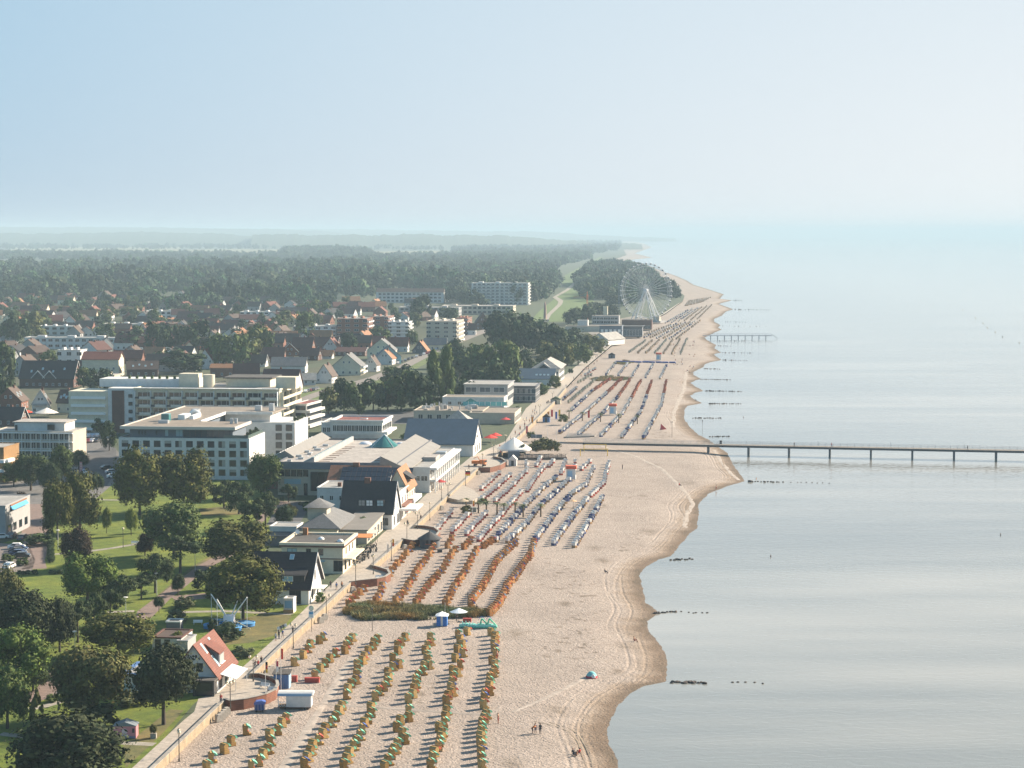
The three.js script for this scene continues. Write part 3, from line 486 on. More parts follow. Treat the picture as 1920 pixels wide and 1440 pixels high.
// ---- the balconied apartment block behind the hotel ----
{
  const b = building({ name: 'apartment_block', label: 'white five-storey apartment block with rows of balconies behind the hotel', cat: 'apartments', xl: 250, xr: 524, y: 815, dep: 34, h: 17.4, wall: 'cream', rmat: 'pale', over: 0.3, parapet: 0.6 });
  const { W, D, h } = b.userData.dim;
  const bayW = (W - 1) / 9, glass = [];
  for (let f = 0; f < 5; f++) {
    const y = h - 3.6 - f * 3.15;
    for (let k = 0; k < 9; k++) { const x = 0.5 + (k + .5) * bayW; const w = mesh('window', box(bayW - 1.2, 2.1, 0.12, 0, 0, 0), glassPick(k + f * 3), b); w.position.set(x + 0.3, y + 1.4, 0.07); mesh('mullion', box(0.12, 2.1, 0.16, -bayW * .12, 0, 0.02), WHITE, w); mesh('mullion', box(0.12, 2.1, 0.16, bayW * .22, 0, 0.02), WHITE, w); }
    for (let k = 0; k < 9; k++) { const x = 0.5 + (k + .5) * bayW; mesh('balcony', [box(bayW - 0.3, 0.2, 1.7, x, y - 0.1, 0.9), box(bayW * 0.68, 0.95, 0.12, x + bayW * .12, y + 0.48, 1.7)], M(C(.80, .75, .66), { map: T.plaster }), b); mesh('balcony_box', box(bayW * 0.26, 0.7, 0.35, x - bayW * 0.34, y + 0.42, 1.75), DARKM, b); }
  }
  for (let k = 0; k <= 9; k++) mesh('party_fin', boxB(0.24, h - 0.5, 1.75, 0.5 + k * bayW, 0, 0.9), M(C(.58, .62, .62), { roughness: .7 }), b);
  for (let k = 0; k < 9; k++) mesh('roof_awning', box(bayW - 0.3, 0.12, 2.2, 0.5 + (k + .5) * bayW, h + 0.62, 0.2), WHITE, b);
  // right-hand balconies in the sun
  for (let f = 0; f < 5; f++) { const y = h - 3.6 - f * 3.15; mesh('side_window', box(0.12, 1.9, D * 0.8, W + 0.06, y + 1.45, -D / 2), GL.dark, b); mesh('side_balcony', [box(1.6, 0.2, D - 0.6, W + 0.9, y - 0.1, -D / 2), box(0.12, 1.0, D - 0.6, W + 1.65, y + 0.45, -D / 2)], W_.cream, b); for (let k = 0; k < 4; k++) mesh('side_fin', box(1.5, 2.9, 0.2, W + 0.85, y + 1.4, -1 - k * (D - 2) / 3), W_.cream, b); }
  // stair tower and left part
  mesh('stair_tower', boxB(11, h + 0.3, 14, -5.6, 0, -8), W_.white, b);
  mesh('brick_panel', boxB(5, h - 0.6, 0.2, -7, 0, -0.9), W_.dbrick, b);
  for (let f = 0; f < 5; f++) mesh('stair_window', boxB(1.6, 1.4, 0.2, -2.0, 1.6 + f * 3.1, -0.95), GL.dark, b);
  mesh('left_wing', boxB(16, h - 1.0, 16, -19.2, 0, -9), W_.cream, b);
  for (let f = 0; f < 5; f++) mesh('left_balcony', boxB(14, 1.0, 1.2, -19, 0.9 + f * 3.1, -0.4), WHITE, b);
  mesh('roof_house', boxB(40, 3.2, 12, 2, h + 0.01, -18), W_.white, b);
  mesh('lift_tower', boxB(8, 5.5, 6, 19, h + 0.02, -14), W_.cream, b);
  mesh('lift_tower', cyl(2.4, 2.4, 5.2, 27, h + 0.02, -12, 16), W_.cream, b);
  mesh('lift_tower', boxB(8, 4.6, 7, 59, h + 0.02, -12), W_.cream, b);
  mesh('roof_house', boxB(18, 3.4, 16, 42, h + 0.02, -24), W_.cream, b);
  mesh('flat_roof', boxB(20, 0.5, 18, 42, h + 3.45, -24), R_.dark, b);
  for (let i = 0; i < 8; i++) mesh('roof_plant', boxB(0.9, 1.2, 0.9, -6 + i * 3.1, h + 3.3, -13.5), LEAF.mid, b);
}
// ---- swimming hall with the wide pale roof ----
{
  const g = building({ name: 'swimming_hall', label: 'large hall with wide pale flat roof, glass pyramid skylight and sloping grey roof edges', cat: 'swimming hall', xl: 518, xr: 745, y: 931, dep: 70, h: 9.6, wall: 'beige', rmat: 'pale', over: 0.25, parapet: 0.5, trim: 'dgrey' });
  const { W, D, h } = g.userData.dim, ROOF = M(C(.30, .285, .265), { map: T.plaster });
  mesh('fascia', boxB(W + 0.6, 2.0, 0.35, W / 2, h - 1.6, 0.2), W_.slateblue, g);
  mesh('glass_front', boxB(W - 10.2, 5.8, 0.2, 10 + (W - 10) / 2, 1.4, 0.12), GL.dark, g);
  for (let i = 0; i < 13; i++) mesh('mullion', boxB(0.14, 5.8, 0.16, 10.3 + i * (W - 10.8) / 12, 1.4, 0.28), DARKM, g);
  mesh('brick_band', boxB(11, 2.2, 0.14, 22, 5.2, 0.3), W_.dbrick, g);
  for (let i = 0; i < 5; i++) mesh('window', boxB(1.6, 2.0, 0.12, 1.2 + i * 1.85, h - 3.9, 0.1), GL.dark, g);
  mesh('door', boxB(1.1, 3.6, 0.12, 8.6, 0, 0.1), GL.dark, g);
  mesh('banner', boxB(5.2, 1.5, 0.06, 4.6, h - 6.2, 0.08), M(C(.30, .45, .52)), g);
  // sloping strips along both sides of the roof
  const strip = (x0, x1, y0, y1, z0, z1) => { const gg = new THREE.BufferGeometry(); const v = [[x0, y0, z0], [x1, y1, z0], [x1, y1, z1], [x0, y0, z1]]; const q = []; const T3 = (a, b, c) => q.push(...v[a], ...v[b], ...v[c]); T3(0, 1, 2); T3(0, 2, 3); gg.setAttribute('position', new THREE.Float32BufferAttribute(q, 3)); return gg; };
  const prism = (pts, z0, len) => slab(pts, len).translate(0, 0, z0 - len);
  mesh('sloping_roof', prism([[W - 5.2, h + 0.2], [W - 4.8, h + 2.6], [W + 3.6, h - 1.2], [W + 3.6, h - 1.6]], 1.2, D - 2), ROOF, g);
  mesh('sloping_roof', prism([[-7.5, h - 1.4], [-7.5, h - 1.0], [-1.0, h + 2.4], [2.0, h + 0.55], [2.0, h + 0.25]], -14, D - 12), ROOF, g);
  mesh('side_hall', boxB(7.4, h - 1.6, D - 14, -3.75, 0, -14 - (D - 14) / 2), W_.brick, g);
  for (let i = 0; i < 15; i++) { const m = mesh('roof_skylight', box(3.0, 0.16, 1.9), WHITE, g); m.position.set(-4.4, h + 0.72, -18 - i * 3.4); m.rotation.z = 0.487; mesh('glass', box(2.7, 0.06, 0.9, 0, .11, 0), GL.dark, m); }
  const glz = M(C(.45, .60, .62), { roughness: 0.15 });
  for (let i = 0; i < 22; i++) { const m = mesh('skylight_pane', box(3.4, 0.12, 2.55), glz, g); m.position.set(9.2, h + 1.15, -3 - i * 2.9); m.rotation.z = 0.42; }
  mesh('skylight_frame', prism([[7.2, h - 0.2], [7.6, h + 0.35], [10.9, h + 1.75], [10.9, h - 0.2]], -1.6, 65), W_.grey, g);
  // pyramid of glass triangles
  const pyr = mesh('pyramid_skylight', boxB(7.4, 0.5, 7.4), WHITE, g); pyr.position.set(W * 0.66, h - 0.2, -50);
  for (let k = 0; k < 4; k++) { const q = mesh('glass_face', new THREE.ConeGeometry(5.0, 3.8, 4, 1, true, k * Math.PI / 2, Math.PI / 2).rotateY(Math.PI / 4), new THREE.MeshStandardMaterial({ color: C(.05, .20, .19), roughness: 0.08, side: THREE.DoubleSide }), pyr); q.position.y = 2.4; }
  for (let k = 0; k < 4; k++) { const a = Math.PI / 4 + k * Math.PI / 2; mesh('glazing_bar', bar(V3(Math.cos(a) * 5.0, 0.5, Math.sin(a) * 5.0), V3(0, 4.35, 0), 0.12), WHITE, pyr); }
  const dome = (x, z, r) => { const m = mesh('dome_light', new THREE.SphereGeometry(r, 14, 7, 0, 6.283, 0, Math.PI / 2).scale(1, 0.55, 1), M(C(.75, .75, .78), { roughness: .25 }), g); m.position.set(x, h - 0.24, z); };
  [[16.5, -58, 2.2], [22, -63, 2], [28, -60, 1.6], [32, -54, 2.2], [35, -61, 1.6], [3.5, -12, .8], [5, -20, .8], [4, -30, .9], [5.2, -42, .8], [3.8, -52, .9]].forEach((q) => dome(...q));
  for (let i = 0; i < 9; i++) mesh('roof_slats', [boxB(3.2, 0.12, 0.35, 13.2, h + 0.1, -6 - i * 5.2), boxB(2.6, 0.12, 0.35, W - 7.2, h + 0.1, -9 - i * 5.2)], W_.brick, g);
  for (let i = 0; i < 8; i++) mesh('roof_unit', boxB(1.2 + (i % 3) * 0.5, 0.9, 1.4, 2.6 + (i % 2) * 2.2, h - 0.24, -5 - i * 6.4), STEEL, g);
  for (let i = 0; i < 10; i++) mesh('side_column', boxB(0.3, h - 1.8, 0.5, W + 2.6, 0, -2 - i * 5), WHITE, g);
  mesh('side_glass', boxB(0.2, h - 2.4, 52, W + 0.12, 0.6, -27), GL.blue, g);
}
// ---- white two-storey building with colonnade on the promenade ----
{
  const g = building({ name: 'promenade_building', label: 'white two-storey flat-roofed building with tall columns facing the promenade', cat: 'building', xl: 770, xr: 806, y: 924, dep: 56, h: 7.6, wall: 'white', rmat: 'light', over: 0.1, win: [{ face: 'F', n: 2, x0: .3, x1: .7, y: 3.6, w: 2.0, h: 1.6 }] });
  const { W, D, h } = g.userData.dim;
  for (let i = 0; i < 13; i++) { mesh('column', boxB(0.35, h - 0.6, 0.4, W + 1.6, 0, -0.6 - i * (D - 1.4) / 12), WHITE, g); if (i < 12) { mesh('window', boxB(0.12, 2.4, 3.2, W + 0.07, 4.2, -2.9 - i * (D - 1.4) / 12), glassPick(i), g); mesh('shop_window', boxB(0.12, 2.6, 3.0, W + 0.07, 0.3, -2.9 - i * (D - 1.4) / 12), GL.dark, g); } }
  mesh('canopy', boxB(2.4, 0.6, D + 0.2, W + 1.0, h - 0.58, -D / 2), W_.white, g);
  mesh('floor_band', boxB(1.8, 0.7, D - 2, W + 0.95, 3.3, -D / 2 + 0.4), W_.white, g);
  mesh('roof_unit', boxB(4, 1.6, 9, 3, h - 0.24, -22), R_.pale, g);
  mesh('roof_unit', boxB(3.2, 1.0, 4, 3.6, h - 0.24, -40), STEEL, g);
}
const flatB = (name, label, xl, xr, y, dep, h, wall, rmat, o = {}) => building({ name, label, xl, xr, y, dep, h, wall, rmat, ...o });
// ---- blue-roofed hall ----
{
  const g = building({ name: 'blue_roof_hall', label: 'hall with long blue-grey metal gable roof and white gable beside the promenade', cat: 'hall', xl: 757, xr: 887, y: 856, dep: 24, h: 4.4, roof: 'gable', ridge: 'u', rh: 7.6, over: 0.6, wall: 'white', rmat: 'blue', win: [{ face: 'R', n: 3, x0: .25, x1: .75, y: 0.6, w: 2.4, h: 2.6 }, { face: 'R', n: 1, x0: .5, x1: .5, y: 5.4, w: 3.2, h: 1.2 }] });
}
// ---- red-felt-roofed restaurant behind the hall ----
{
  const g = building({ name: 'restaurant', label: 'flat restaurant with dark red roof and long window band behind the swimming hall', cat: 'restaurant', xl: 620, xr: 717, y: 822, dep: 22, h: 6.2, wall: 'white', rmat: 'redfelt', over: 0.5, parapet: 0.8, win: [...rowsOf('F', 13, 1, 2.6, 3, 1.45, 2.4, 0.06, 0.94, { mat: GL.dark })] });
  const { W, D, h } = g.userData.dim; mesh('balcony', [boxB(W + 2, 0.9, 0.15, W / 2 + 1, 1.6, 1.6), boxB(1.6, 0.9, D, W + 1.2, 1.6, -D / 2)], W_.white, g); mesh('aerial', [boxB(3, 0.3, 0.3, W * .55, h + .4, -9), boxB(0.3, 0.3, 2.4, W * .62, h + .4, -9)], WHITE, g);
  for (let i = 0; i < 5; i++) mesh('side_window', boxB(0.1, 2.2, 3.0, W + 0.06, 2.7, -2.6 - i * 4.1), GL.dark, g);
  flatB('annexe', 'low white annexe left of the red-roofed restaurant', 601, 622, 818, 20, 5.2, 'white', 'light', { cat: 'building', win: [{ face: 'F', n: 2, x0: .3, x1: .7, y: 1.6, w: 1.4, h: 1.9 }] });
  const r2 = flatB('terraced_building', 'small white stepped building with red roof right of the apartment block', 548, 575, 805, 20, 10, 'white', 'redfelt', { cat: 'building', over: 0.4, ang: 12 });
  { const { W, D } = r2.userData.dim; for (const y of [1, 4.2, 7]) { mesh('window_band', boxB(W - 1, 1.6, 0.12, W / 2, y + 0.8, 0.07), GL.dark, r2); mesh('window_band', boxB(0.12, 1.6, D - 1, W + 0.07, y + 0.8, -D / 2), GL.dark, r2); mesh('balcony', [boxB(1.4, 1.0, D, W + 0.8, y - 0.4, -D / 2)], W_.white, r2); } }
}
// ---- row of low roofs and restaurants along the promenade beyond the blue roof ----
const shopRow = flatB('low_shop_row', 'low grey flat-roofed shops with vents behind the blue roof', 775, 905, 792, 24, 4.6, 'beige', 'gravel', { cat: 'shops', win: rowsOf('F', 7, 1, 1, 3, 2, 2.2) });
{ const { W, D, h } = shopRow.userData.dim, r = RNG(8); for (let i = 0; i < 26; i++) { const w = .6 + 1.6 * r(); if (i % 3) mesh('roof_unit', boxB(w, .6 + 1.2 * r(), w, 1.5 + (W - 3) * r(), h + .09, -1.5 - (D - 3) * r()), i % 2 ? STEEL : R_.pale, shopRow); else mesh('vent_pipe', cyl(.3, .3, 1.2 + r(), 1.5 + (W - 3) * r(), h + .09, -1.5 - (D - 3) * r(), 8), STEEL, shopRow); } }
{ const g = building({ name: 'pointed_kiosk', label: 'kiosk with pale pyramid roof between blue roof and promenade', cat: 'kiosk', xl: 832, xr: 880, y: 806, dep: 10, h: 3.4, roof: 'pyramid', rh: 4.2, wall: 'cream', rmat: 'light' }); }
flatB('white_restaurant', 'white flat restaurant with square windows and rooftop vents', 829, 945, 775, 14, 6.8, 'white', 'gravel', { cat: 'restaurant', win: [{ face: 'F', n: 6, x0: .12, x1: .9, y: 3.6, w: 1.5, h: 1.5 }, { face: 'R', n: 2, x0: .3, x1: .7, y: 3.4, w: 2, h: 1.8 }] });
flatB('terrace_restaurant', 'low restaurant with turquoise glass terrace screen on its roof', 880, 965, 795, 26, 4.4, 'beige', 'gravel', { cat: 'restaurant', win: rowsOf('R', 6, 1, .6, 3, 2.6, 2.4) });
{ const p = G(912, 782); const g = thing('terrace_screen', 'turquoise glass wind screens around a roof terrace', 'screen', V3(p.x, LAND + 4.9, p.z), -0.1); for (let i = 0; i < 8; i++) { const x = -9 + i * 2.4; mesh('glass_pane', boxB(2.2, 1.7, 0.08, x, 0, 0), M(C(.10, .42, .45), { roughness: .1 }), g); mesh('post', boxB(0.12, 1.9, 0.12, x + 1.2, 0, 0), WHITE, g); } mesh('gable_glass', slab([[-12, 0], [-2, 0], [-7, 3]], 0.1).translate(0, 0, -2.2), GL.teal, g); }
flatB('upper_restaurant', 'grey and glass upper restaurant block with flat pale roofs', 870, 952, 765, 26, 10.5, 'grey', 'light', { cat: 'restaurant', over: 0.5, win: [{ face: 'F', n: 3, x0: .16, x1: .8, y: 7, w: 5, h: 2.4, mat: GL.blue }, ...rowsOf('R', 6, 2, 3.2, 3.6, 3, 2.2)] });
flatB('glass_restaurant', 'dark glass-fronted restaurant with terraces at the promenade bend', 930, 1004, 755, 22, 7.6, 'dgrey', 'light', { cat: 'restaurant', over: 0.8, win: [...rowsOf('F', 7, 2, .8, 3.4, 4, 2.3, .1, .9, { mat: GL.blue }), ...rowsOf('R', 5, 2, .8, 3.4, 3.4, 2.3)] });
{ const g = building({ name: 'seaside_pavilion', label: 'pavilion with pale hipped roof and white two-storey front on the promenade', cat: 'pavilion', xl: 1000, xr: 1048, y: 717, dep: 34, h: 7.4, roof: 'hip', rh: 4.6, over: 1.2, wall: 'white', rmat: 'light', win: [...rowsOf('F', 4, 1, 4, 3, 2, 1.8), ...rowsOf('R', 9, 2, .8, 3.5, 2.2, 2.2)] }); const { W, D, h } = g.userData.dim; mesh('dormer', [slab([[-4, 0], [4, 0], [0, 3]], 5).translate(W * .42, h, -3.5)], R_.light, g); mesh('dormer_window', slab([[-2.6, .3], [2.6, .3], [0, 2.2]], .1).translate(W * .42, h, 1.6), GL.dark, g); }
{ const g = building({ name: 'dark_roof_annexe', label: 'annexe with dark blue slate roof and four roof windows before the pavilion', cat: 'building', xl: 972, xr: 1038, y: 722, dep: 18, h: 3.2, roof: 'gable', ridge: 'u', rh: 4.6, wall: 'white', rmat: 'blue' }); const { W, D, h, rh } = g.userData.dim; for (let i = 0; i < 4; i++) roofWindow(g, W, D, h, rh, 'u', 0.5 + i * 0.11, 0.35); }
// ---- promenade houses near the camera ----
{ // dark-roofed house, gable to the promenade
  const g = building({ name: 'dark_roof_house', label: 'house with steep black roof, dormer windows and white gable on the promenade', cat: 'house', xl: 636, xr: 735, y: 993, dep: 13, h: 4.4, roof: 'gable', ridge: 'u', rh: 7.6, over: 0.4, wall: 'white', rmat: 'slate', trimc: 'white', win: [{ face: 'R', n: 2, x0: .35, x1: .65, y: 4.8, w: 1.2, h: 1.5 }, { face: 'R', n: 2, x0: .3, x1: .7, y: .6, w: 2.6, h: 2.6 }, { face: 'F', n: 3, x0: .45, x1: .85, y: 1, w: 2.4, h: 2.2 }] });
  const { W, D, h, rh } = g.userData.dim;
  for (const [f, m] of [[.40, GL.curtain], [.55, WHITE], [.76, GL.sky]]) { const d = mesh('dormer', boxB(2.0, 1.7, 3.0, W * f, h + 1.6, -2.6), R_.slate, g); const w = mesh('window', box(1.6, 1.4, 0.1), m, d); w.position.set(W * f, h + 2.5, -1.04); mesh('glazing_bar', [box(0.1, 1.4, 0.06), box(1.6, 0.08, 0.06)], DARKM, w).position.z = 0.07; }
  mesh('chimney', boxB(1.6, 1.8, 1.2, W * .45, h + rh - .7, -D / 2), CHIM, g);
  mesh('roof_terrace', boxB(9, 0.5, 12, W + 0.3, 3.4, -18), W_.white, g);
}
{ const g = flatB('white_flat_house', 'white flat-roofed house with chimneys behind the black-roofed house', 592, 745, 965, 16, 7.2, 'white', 'light', { cat: 'house', ang: 6.1, win: [{ face: 'F', n: 3, x0: .06, x1: .3, y: 3.8, w: 1.1, h: 1.4 }] }); const { W, D, h } = g.userData.dim; for (const f of [.25, .42]) mesh('chimney', boxB(1.0, 1.4, 1.0, W * f, h - .2, -4), CHIM, g); mesh('solar_tube', boxB(9, .5, .8, W * .6, h - .2, -7), GL.sky, g); }
{ const g = building({ name: 'solar_roof_house', label: 'house with rust-red roof carrying a large dark solar array', cat: 'house', xl: 612, xr: 722, y: 950, dep: 15, h: 6.4, roof: 'gable', ridge: 'u', rh: 4.4, wall: 'white', rmat: rf(.33, .15, .085), win: [] }); const { W, D, h, rh } = g.userData.dim; const a = Math.atan2(rh, D / 2); for (let r = 0; r < 3; r++) for (let k = 0; k < 14; k++) { const m = mesh('solar_panel', box(1.42, 0.06, 2.2), M(C(.02, .03, .05), { roughness: .15 }), g); const u = (r + .5) / 3 * .8 + .08; m.position.set(4 + k * 1.5, h + rh * u + .42, -D / 2 * u); m.rotation.x = a; } mesh('chimney', [boxB(1.8, 1.4, 1.2, W * .42, h + rh - .3, -D / 2)], CHIM, g); }
{ const g = building({ name: 'orange_roof_house', label: 'gabled house with orange tiled roof and long dormer facing the promenade', cat: 'house', xl: 726, xr: 763, y: 965, dep: 15, h: 7.6, roof: 'gable', ridge: 'v', rh: 5.0, over: 0.6, wall: 'cream', rmat: 'orange', win: [...rowsOf('R', 4, 1, 4.2, 3, 1.6, 1.6), ...rowsOf('R', 4, 1, .4, 3, 2.4, 2.6)] }); const { W, D, h, rh } = g.userData.dim; mesh('dormer', slab([[0, 0], [3.2, 0], [0, 2.0]], 6).translate(W * .62, h + 1.9, -10.5), R_.slate, g); mesh('balcony', boxB(2.0, 1.0, D, W + 1.0, 3.2, -D / 2), W_.white, g); }
{ const g = building({ name: 'white_shop_house', label: 'narrow white shop with red balcony railing between black and orange roofs', cat: 'shop', xl: 726, xr: 748, y: 978, dep: 17, h: 7.8, wall: 'white', rmat: 'light', win: [...rowsOf('R', 4, 1, 4.2, 3, 1.6, 2.1), ...rowsOf('R', 4, 1, .4, 3, 2.6, 2.6)] }); const { W, D, h } = g.userData.dim; mesh('balcony', boxB(1.6, 0.9, D - 1, W + 0.85, 3.3, -D / 2), W_.brick, g); }
{ // pavilion with small lantern roof
  const g = building({ name: 'lantern_pavilion', label: 'cream pavilion with grey hipped roof and small lantern tower', cat: 'pavilion', xl: 564, xr: 632, y: 1022, dep: 22, h: 4.4, roof: 'hip', rh: 3.0, over: 1.0, wall: 'cream', rmat: 'grey', win: [...rowsOf('F', 4, 1, 1.6, 3, 1.4, 1.5), ...rowsOf('R', 8, 1, 2.4, 3, 1.2, 1.2)] });
  const { W, D, h } = g.userData.dim; mesh('lantern', boxB(5, 3.2, 5, W * .3, h + 1.2, -8), W_.beige, g);
  const c = new THREE.ConeGeometry(5.0, 2.2, 4).rotateY(Math.PI / 4).translate(W * .3, h + 5.5, -8); mesh('lantern_roof', c, R_.grey, g);
}
{ const g = building({ name: 'grey_canopy_roof', label: 'grey sloping roof extension of the pavilion above the café terrace', cat: 'roof', xl: 634, xr: 688, y: 1020, dep: 24, h: 3.4, roof: 'shed', rh: 1.0, over: 0.4, wall: 'beige', rmat: M(C(.27, .245, .215), { map: T.plaster }), win: [...rowsOf('R', 5, 1, .4, 3, 2.6, 2.4)] }); }
{ const g = flatB('service_shed', 'low white shed with grey flat roof behind the cream building', 502, 556, 1012, 8, 3.2, 'white', 'light', { cat: 'shed', win: [{ face: 'F', n: 3, x0: .4, x1: .8, y: 1.2, w: .9, h: .9 }] }); const g2 = flatB('slate_lean_to', 'dark lean-to roof in the yard left of the cream building', 492, 538, 1024, 7, 2.4, 'dgrey', 'dark', { cat: 'shed' }); }
{ // cream two-storey building
  const g = flatB('cream_building', 'cream two-storey building with flat dark roof and brown cornice on the promenade', 524, 643, 1076, 16.5, 6.6, 'cream', 'dark', { cat: 'building', over: 0.45, parapet: 0.55, trim: 'cream', cut: true, win: [{ face: 'F', n: 1, x0: .17, x1: .17, y: 4.2, w: 2.4, h: 1.6, mat: GL.sky }, { face: 'F', n: 2, x0: .44, x1: .64, y: 4.2, w: 1.2, h: 1.6 }, { face: 'F', n: 1, x0: .92, x1: .92, y: .5, w: 2.2, h: 2.6, mat: GL.dark }, ...rowsOf('R', 3, 1, 4.0, 3, 1.3, 1.6, .25, .75), ...rowsOf('R', 3, 1, .4, 3, 2.6, 2.5, .2, .8)] });
  const { W, D, h } = g.userData.dim;
  mesh('cornice', [boxB(W + .96, .45, .1, W / 2, h - .45, 0.4), boxB(.1, .45, D + .8, W + .44, h - .45, -D / 2)], W_.dbrick, g);
  mesh('floor_band', boxB(W * .42, .22, .12, W * .79, 3.35, .07), W_.dbrick, g);
  mesh('awning', box(2.8, .12, 2.0, W * .62, 3.0, .9).translate(0, 0, 0), GL.sky, g);
  mesh('canopy', boxB(2.2, .35, D - 1, W + 1.1, 3.2, -D / 2), W_.cream, g);
  for (const [x, z] of [[.52, -9], [.88, -6]]) { const m = mesh('roof_dome', new THREE.SphereGeometry(.9, 10, 6, 0, 6.3, 0, 1.57), WHITE, g); m.position.set(W * x, h - .24, z); }
  mesh('chimney', boxB(1.1, 2.0, 1.0, W * .17, h - .2, -D + 1.2), R_.orange, g);
  mesh('dish', new THREE.CylinderGeometry(.55, .55, .08, 14).rotateX(1.3).rotateY(.5).translate(W * .06, h + 1.1, -D + 3), WHITE, g);
}
{ // dark-brown roofed house on the near promenade
  const g = building({ name: 'brown_roof_house', label: 'white house under a huge dark brown roof beside the round tree', cat: 'house', xl: 462, xr: 579, y: 1134, dep: 13.5, h: 3.6, roof: 'gable', ridge: 'u', rh: 6.4, over: 0.55, wall: 'white', rmat: rf(.062, .042, .042), trimc: 'white', cut: true, win: [{ face: 'F', n: 1, x0: .77, x1: .77, y: .1, w: 2.6, h: 2.9, mat: GL.dark }, { face: 'R', n: 2, x0: .3, x1: .7, y: .4, w: 1.8, h: 2.4 }, { face: 'R', n: 1, x0: .5, x1: .5, y: 4.2, w: 1.4, h: 2.2 }] });
  const { W, D, h, rh } = g.userData.dim;
  const dm = mesh('dormer', [slab([[-3.6, 0], [3.6, 0], [3.6, 1.8], [-3.6, 1.8]], 3.4).translate(W * .64, h + .9, -4.2), box(7.8, .16, 5.6).rotateX(.30).translate(W * .64, h + 3.3, -3.2)], R_.slate, g);
  for (const k of [-.55, .55]) { const w = mesh('window', box(1.0, 1.0, .1), GL.sky, dm); w.position.set(W * .64 + k, h + 1.8, -.72); mesh('frame', slab([[-.58, -.58], [.58, -.58], [.58, .58], [-.58, .58]], .12, [[[-.5, -.5], [-.5, .5], [.5, .5], [.5, -.5]]]), WHITE, w); }
  roofWindow(g, W, D, h, rh, 'u', .63, .84);
  mesh('porch', [boxB(2.4, .2, 5, W + 1.2, 2.7, -6), boxB(.2, 2.7, .2, W + 2.2, 0, -3.8)], W_.white, g);
}
{ // near house with red tiled roof
  const g = building({ name: 'red_roof_house', label: 'white house with steep red tiled roof, dormer and white shop awning', cat: 'house', xl: 312, xr: 407, y: 1300, dep: 13.2, h: 2.9, roof: 'gable', ridge: 'v', rh: 5.3, over: .45, wall: 'white', rmat: 'red', cut: true, win: [{ face: 'F', n: 1, x0: .62, x1: .62, y: 3.6, w: 1.3, h: 1.6, mat: GL.dark }, { face: 'F', n: 1, x0: .55, x1: .55, y: 6.0, w: .4, h: .6, mat: GL.dark }, { face: 'R', n: 3, x0: .2, x1: .8, y: .35, w: 2.4, h: 2.1 }, { face: 'F', n: 1, x0: .86, x1: .86, y: .2, w: 2.0, h: 2.4, mat: GL.dark }] });
  const { W, D, h, rh } = g.userData.dim, a = Math.atan2(rh, W / 2);
  for (const al of [.22, .62]) { const m = roofWindow(g, W, D, h, rh, 'v', al, .74, 1); m.scale.z = 1.5; }
  { const m = roofWindow(g, W, D, h, rh, 'v', .30, .3, 1); m.scale.z = 1.7; }
  // long shed dormer on the right slope
  const dp = [[W * .60, h + rh * .80 + .3], [W * .60, h + rh * .8 + .55], [W * .92, h + 3.15], [W * .92, h + 2.9]];
  const d = mesh('dormer', [slab([[W * .60, h + rh * .6], [W * .60, h + rh * .80 + .3], [W * .90, h + 2.95], [W * .90, h + rh * .2]], 3.6).translate(0, 0, -D * .62)], W_.dgrey, g);
  mesh('dormer_roof', slab(dp, 4.2).translate(0, 0, -D * .62 - .3), R_.red, d);
  const w = mesh('dormer_window', box(.1, 1.4, 2.6), GL.curtain, d); w.position.set(W * .905, h + 1.95, -D * .62 + 1.8); mesh('frame', [box(.14, 1.5, .12, 0, 0, -1.3), box(.14, 1.5, .12, 0, 0, -.4), box(.14, 1.5, .12, 0, 0, .4), box(.14, 1.5, .12, 0, 0, 1.3), box(.5, .12, 2.9, .1, -.8, 0)], WHITE, w);
  const aw = mesh('awning', box(3.0, .1, 8.5).rotateZ(-.28), WHITE, g); aw.position.set(W + 1.5, 2.55, -6); mesh('awning_arm', [bar(V3(1.3, -.4, -4), V3(1.3, -2.6, -4), .05), bar(V3(1.3, -.4, 4), V3(1.3, -2.6, 4), .05)], WHITE, aw);
  const pc = mesh('shop_corner', [boxB(3.4, 2.4, 2.4, W - 1.7, .02, 1.3)], GL.dark, g); mesh('post', [boxB(.3, 2.6, .3, W - 3.4, 0, 2.5), boxB(.3, 2.6, .3, W, 0, 2.5)], DARKM, pc); mesh('flat_roof', boxB(4.0, .25, 3.0, W - 1.7, 2.6, 1.4), R_.dark, pc);
}
flatB('toilet_block', 'low white block with brown flat roof behind the trampoline ride', 277, 340, 1222, 8, 2.5, 'white', 'brown', { cat: 'building', trim: 'dbrick', win: [{ face: 'F', n: 2, x0: .2, x1: .52, y: .1, w: 1.1, h: 2.2, mat: GL.dark, plain: true, door: true }] });
flatB('small_flat_roof', 'small pale flat roof just left of the red-roofed house', 324, 352, 1225, 6, 2.2, 'grey', 'light', { cat: 'shed', trim: 'grey' });
{ const g = flatB('blue_pavilion', 'white and blue pavilion half hidden between two dark trees', 222, 290, 1312, 9, 4.2, 'white', 'light', { cat: 'pavilion', over: .5, trim: 'blue', win: rowsOf('F', 5, 1, 1.2, 3, 1.6, 1.5, .1, .9, { mat: GL.sky }) }); }
flatB('blue_hut', 'small white hut with blue roof edge behind the round tree', 386, 420, 1122, 6, 3.0, 'white', 'blue', { cat: 'hut', trim: 'blue' });
flatB('teal_wagon', 'small teal wagon hut on the lawn behind the low block', 304, 338, 1186, 3, 2.0, 'dgrey', 'dark', { cat: 'wagon', trim: 'white', ang: 2 });
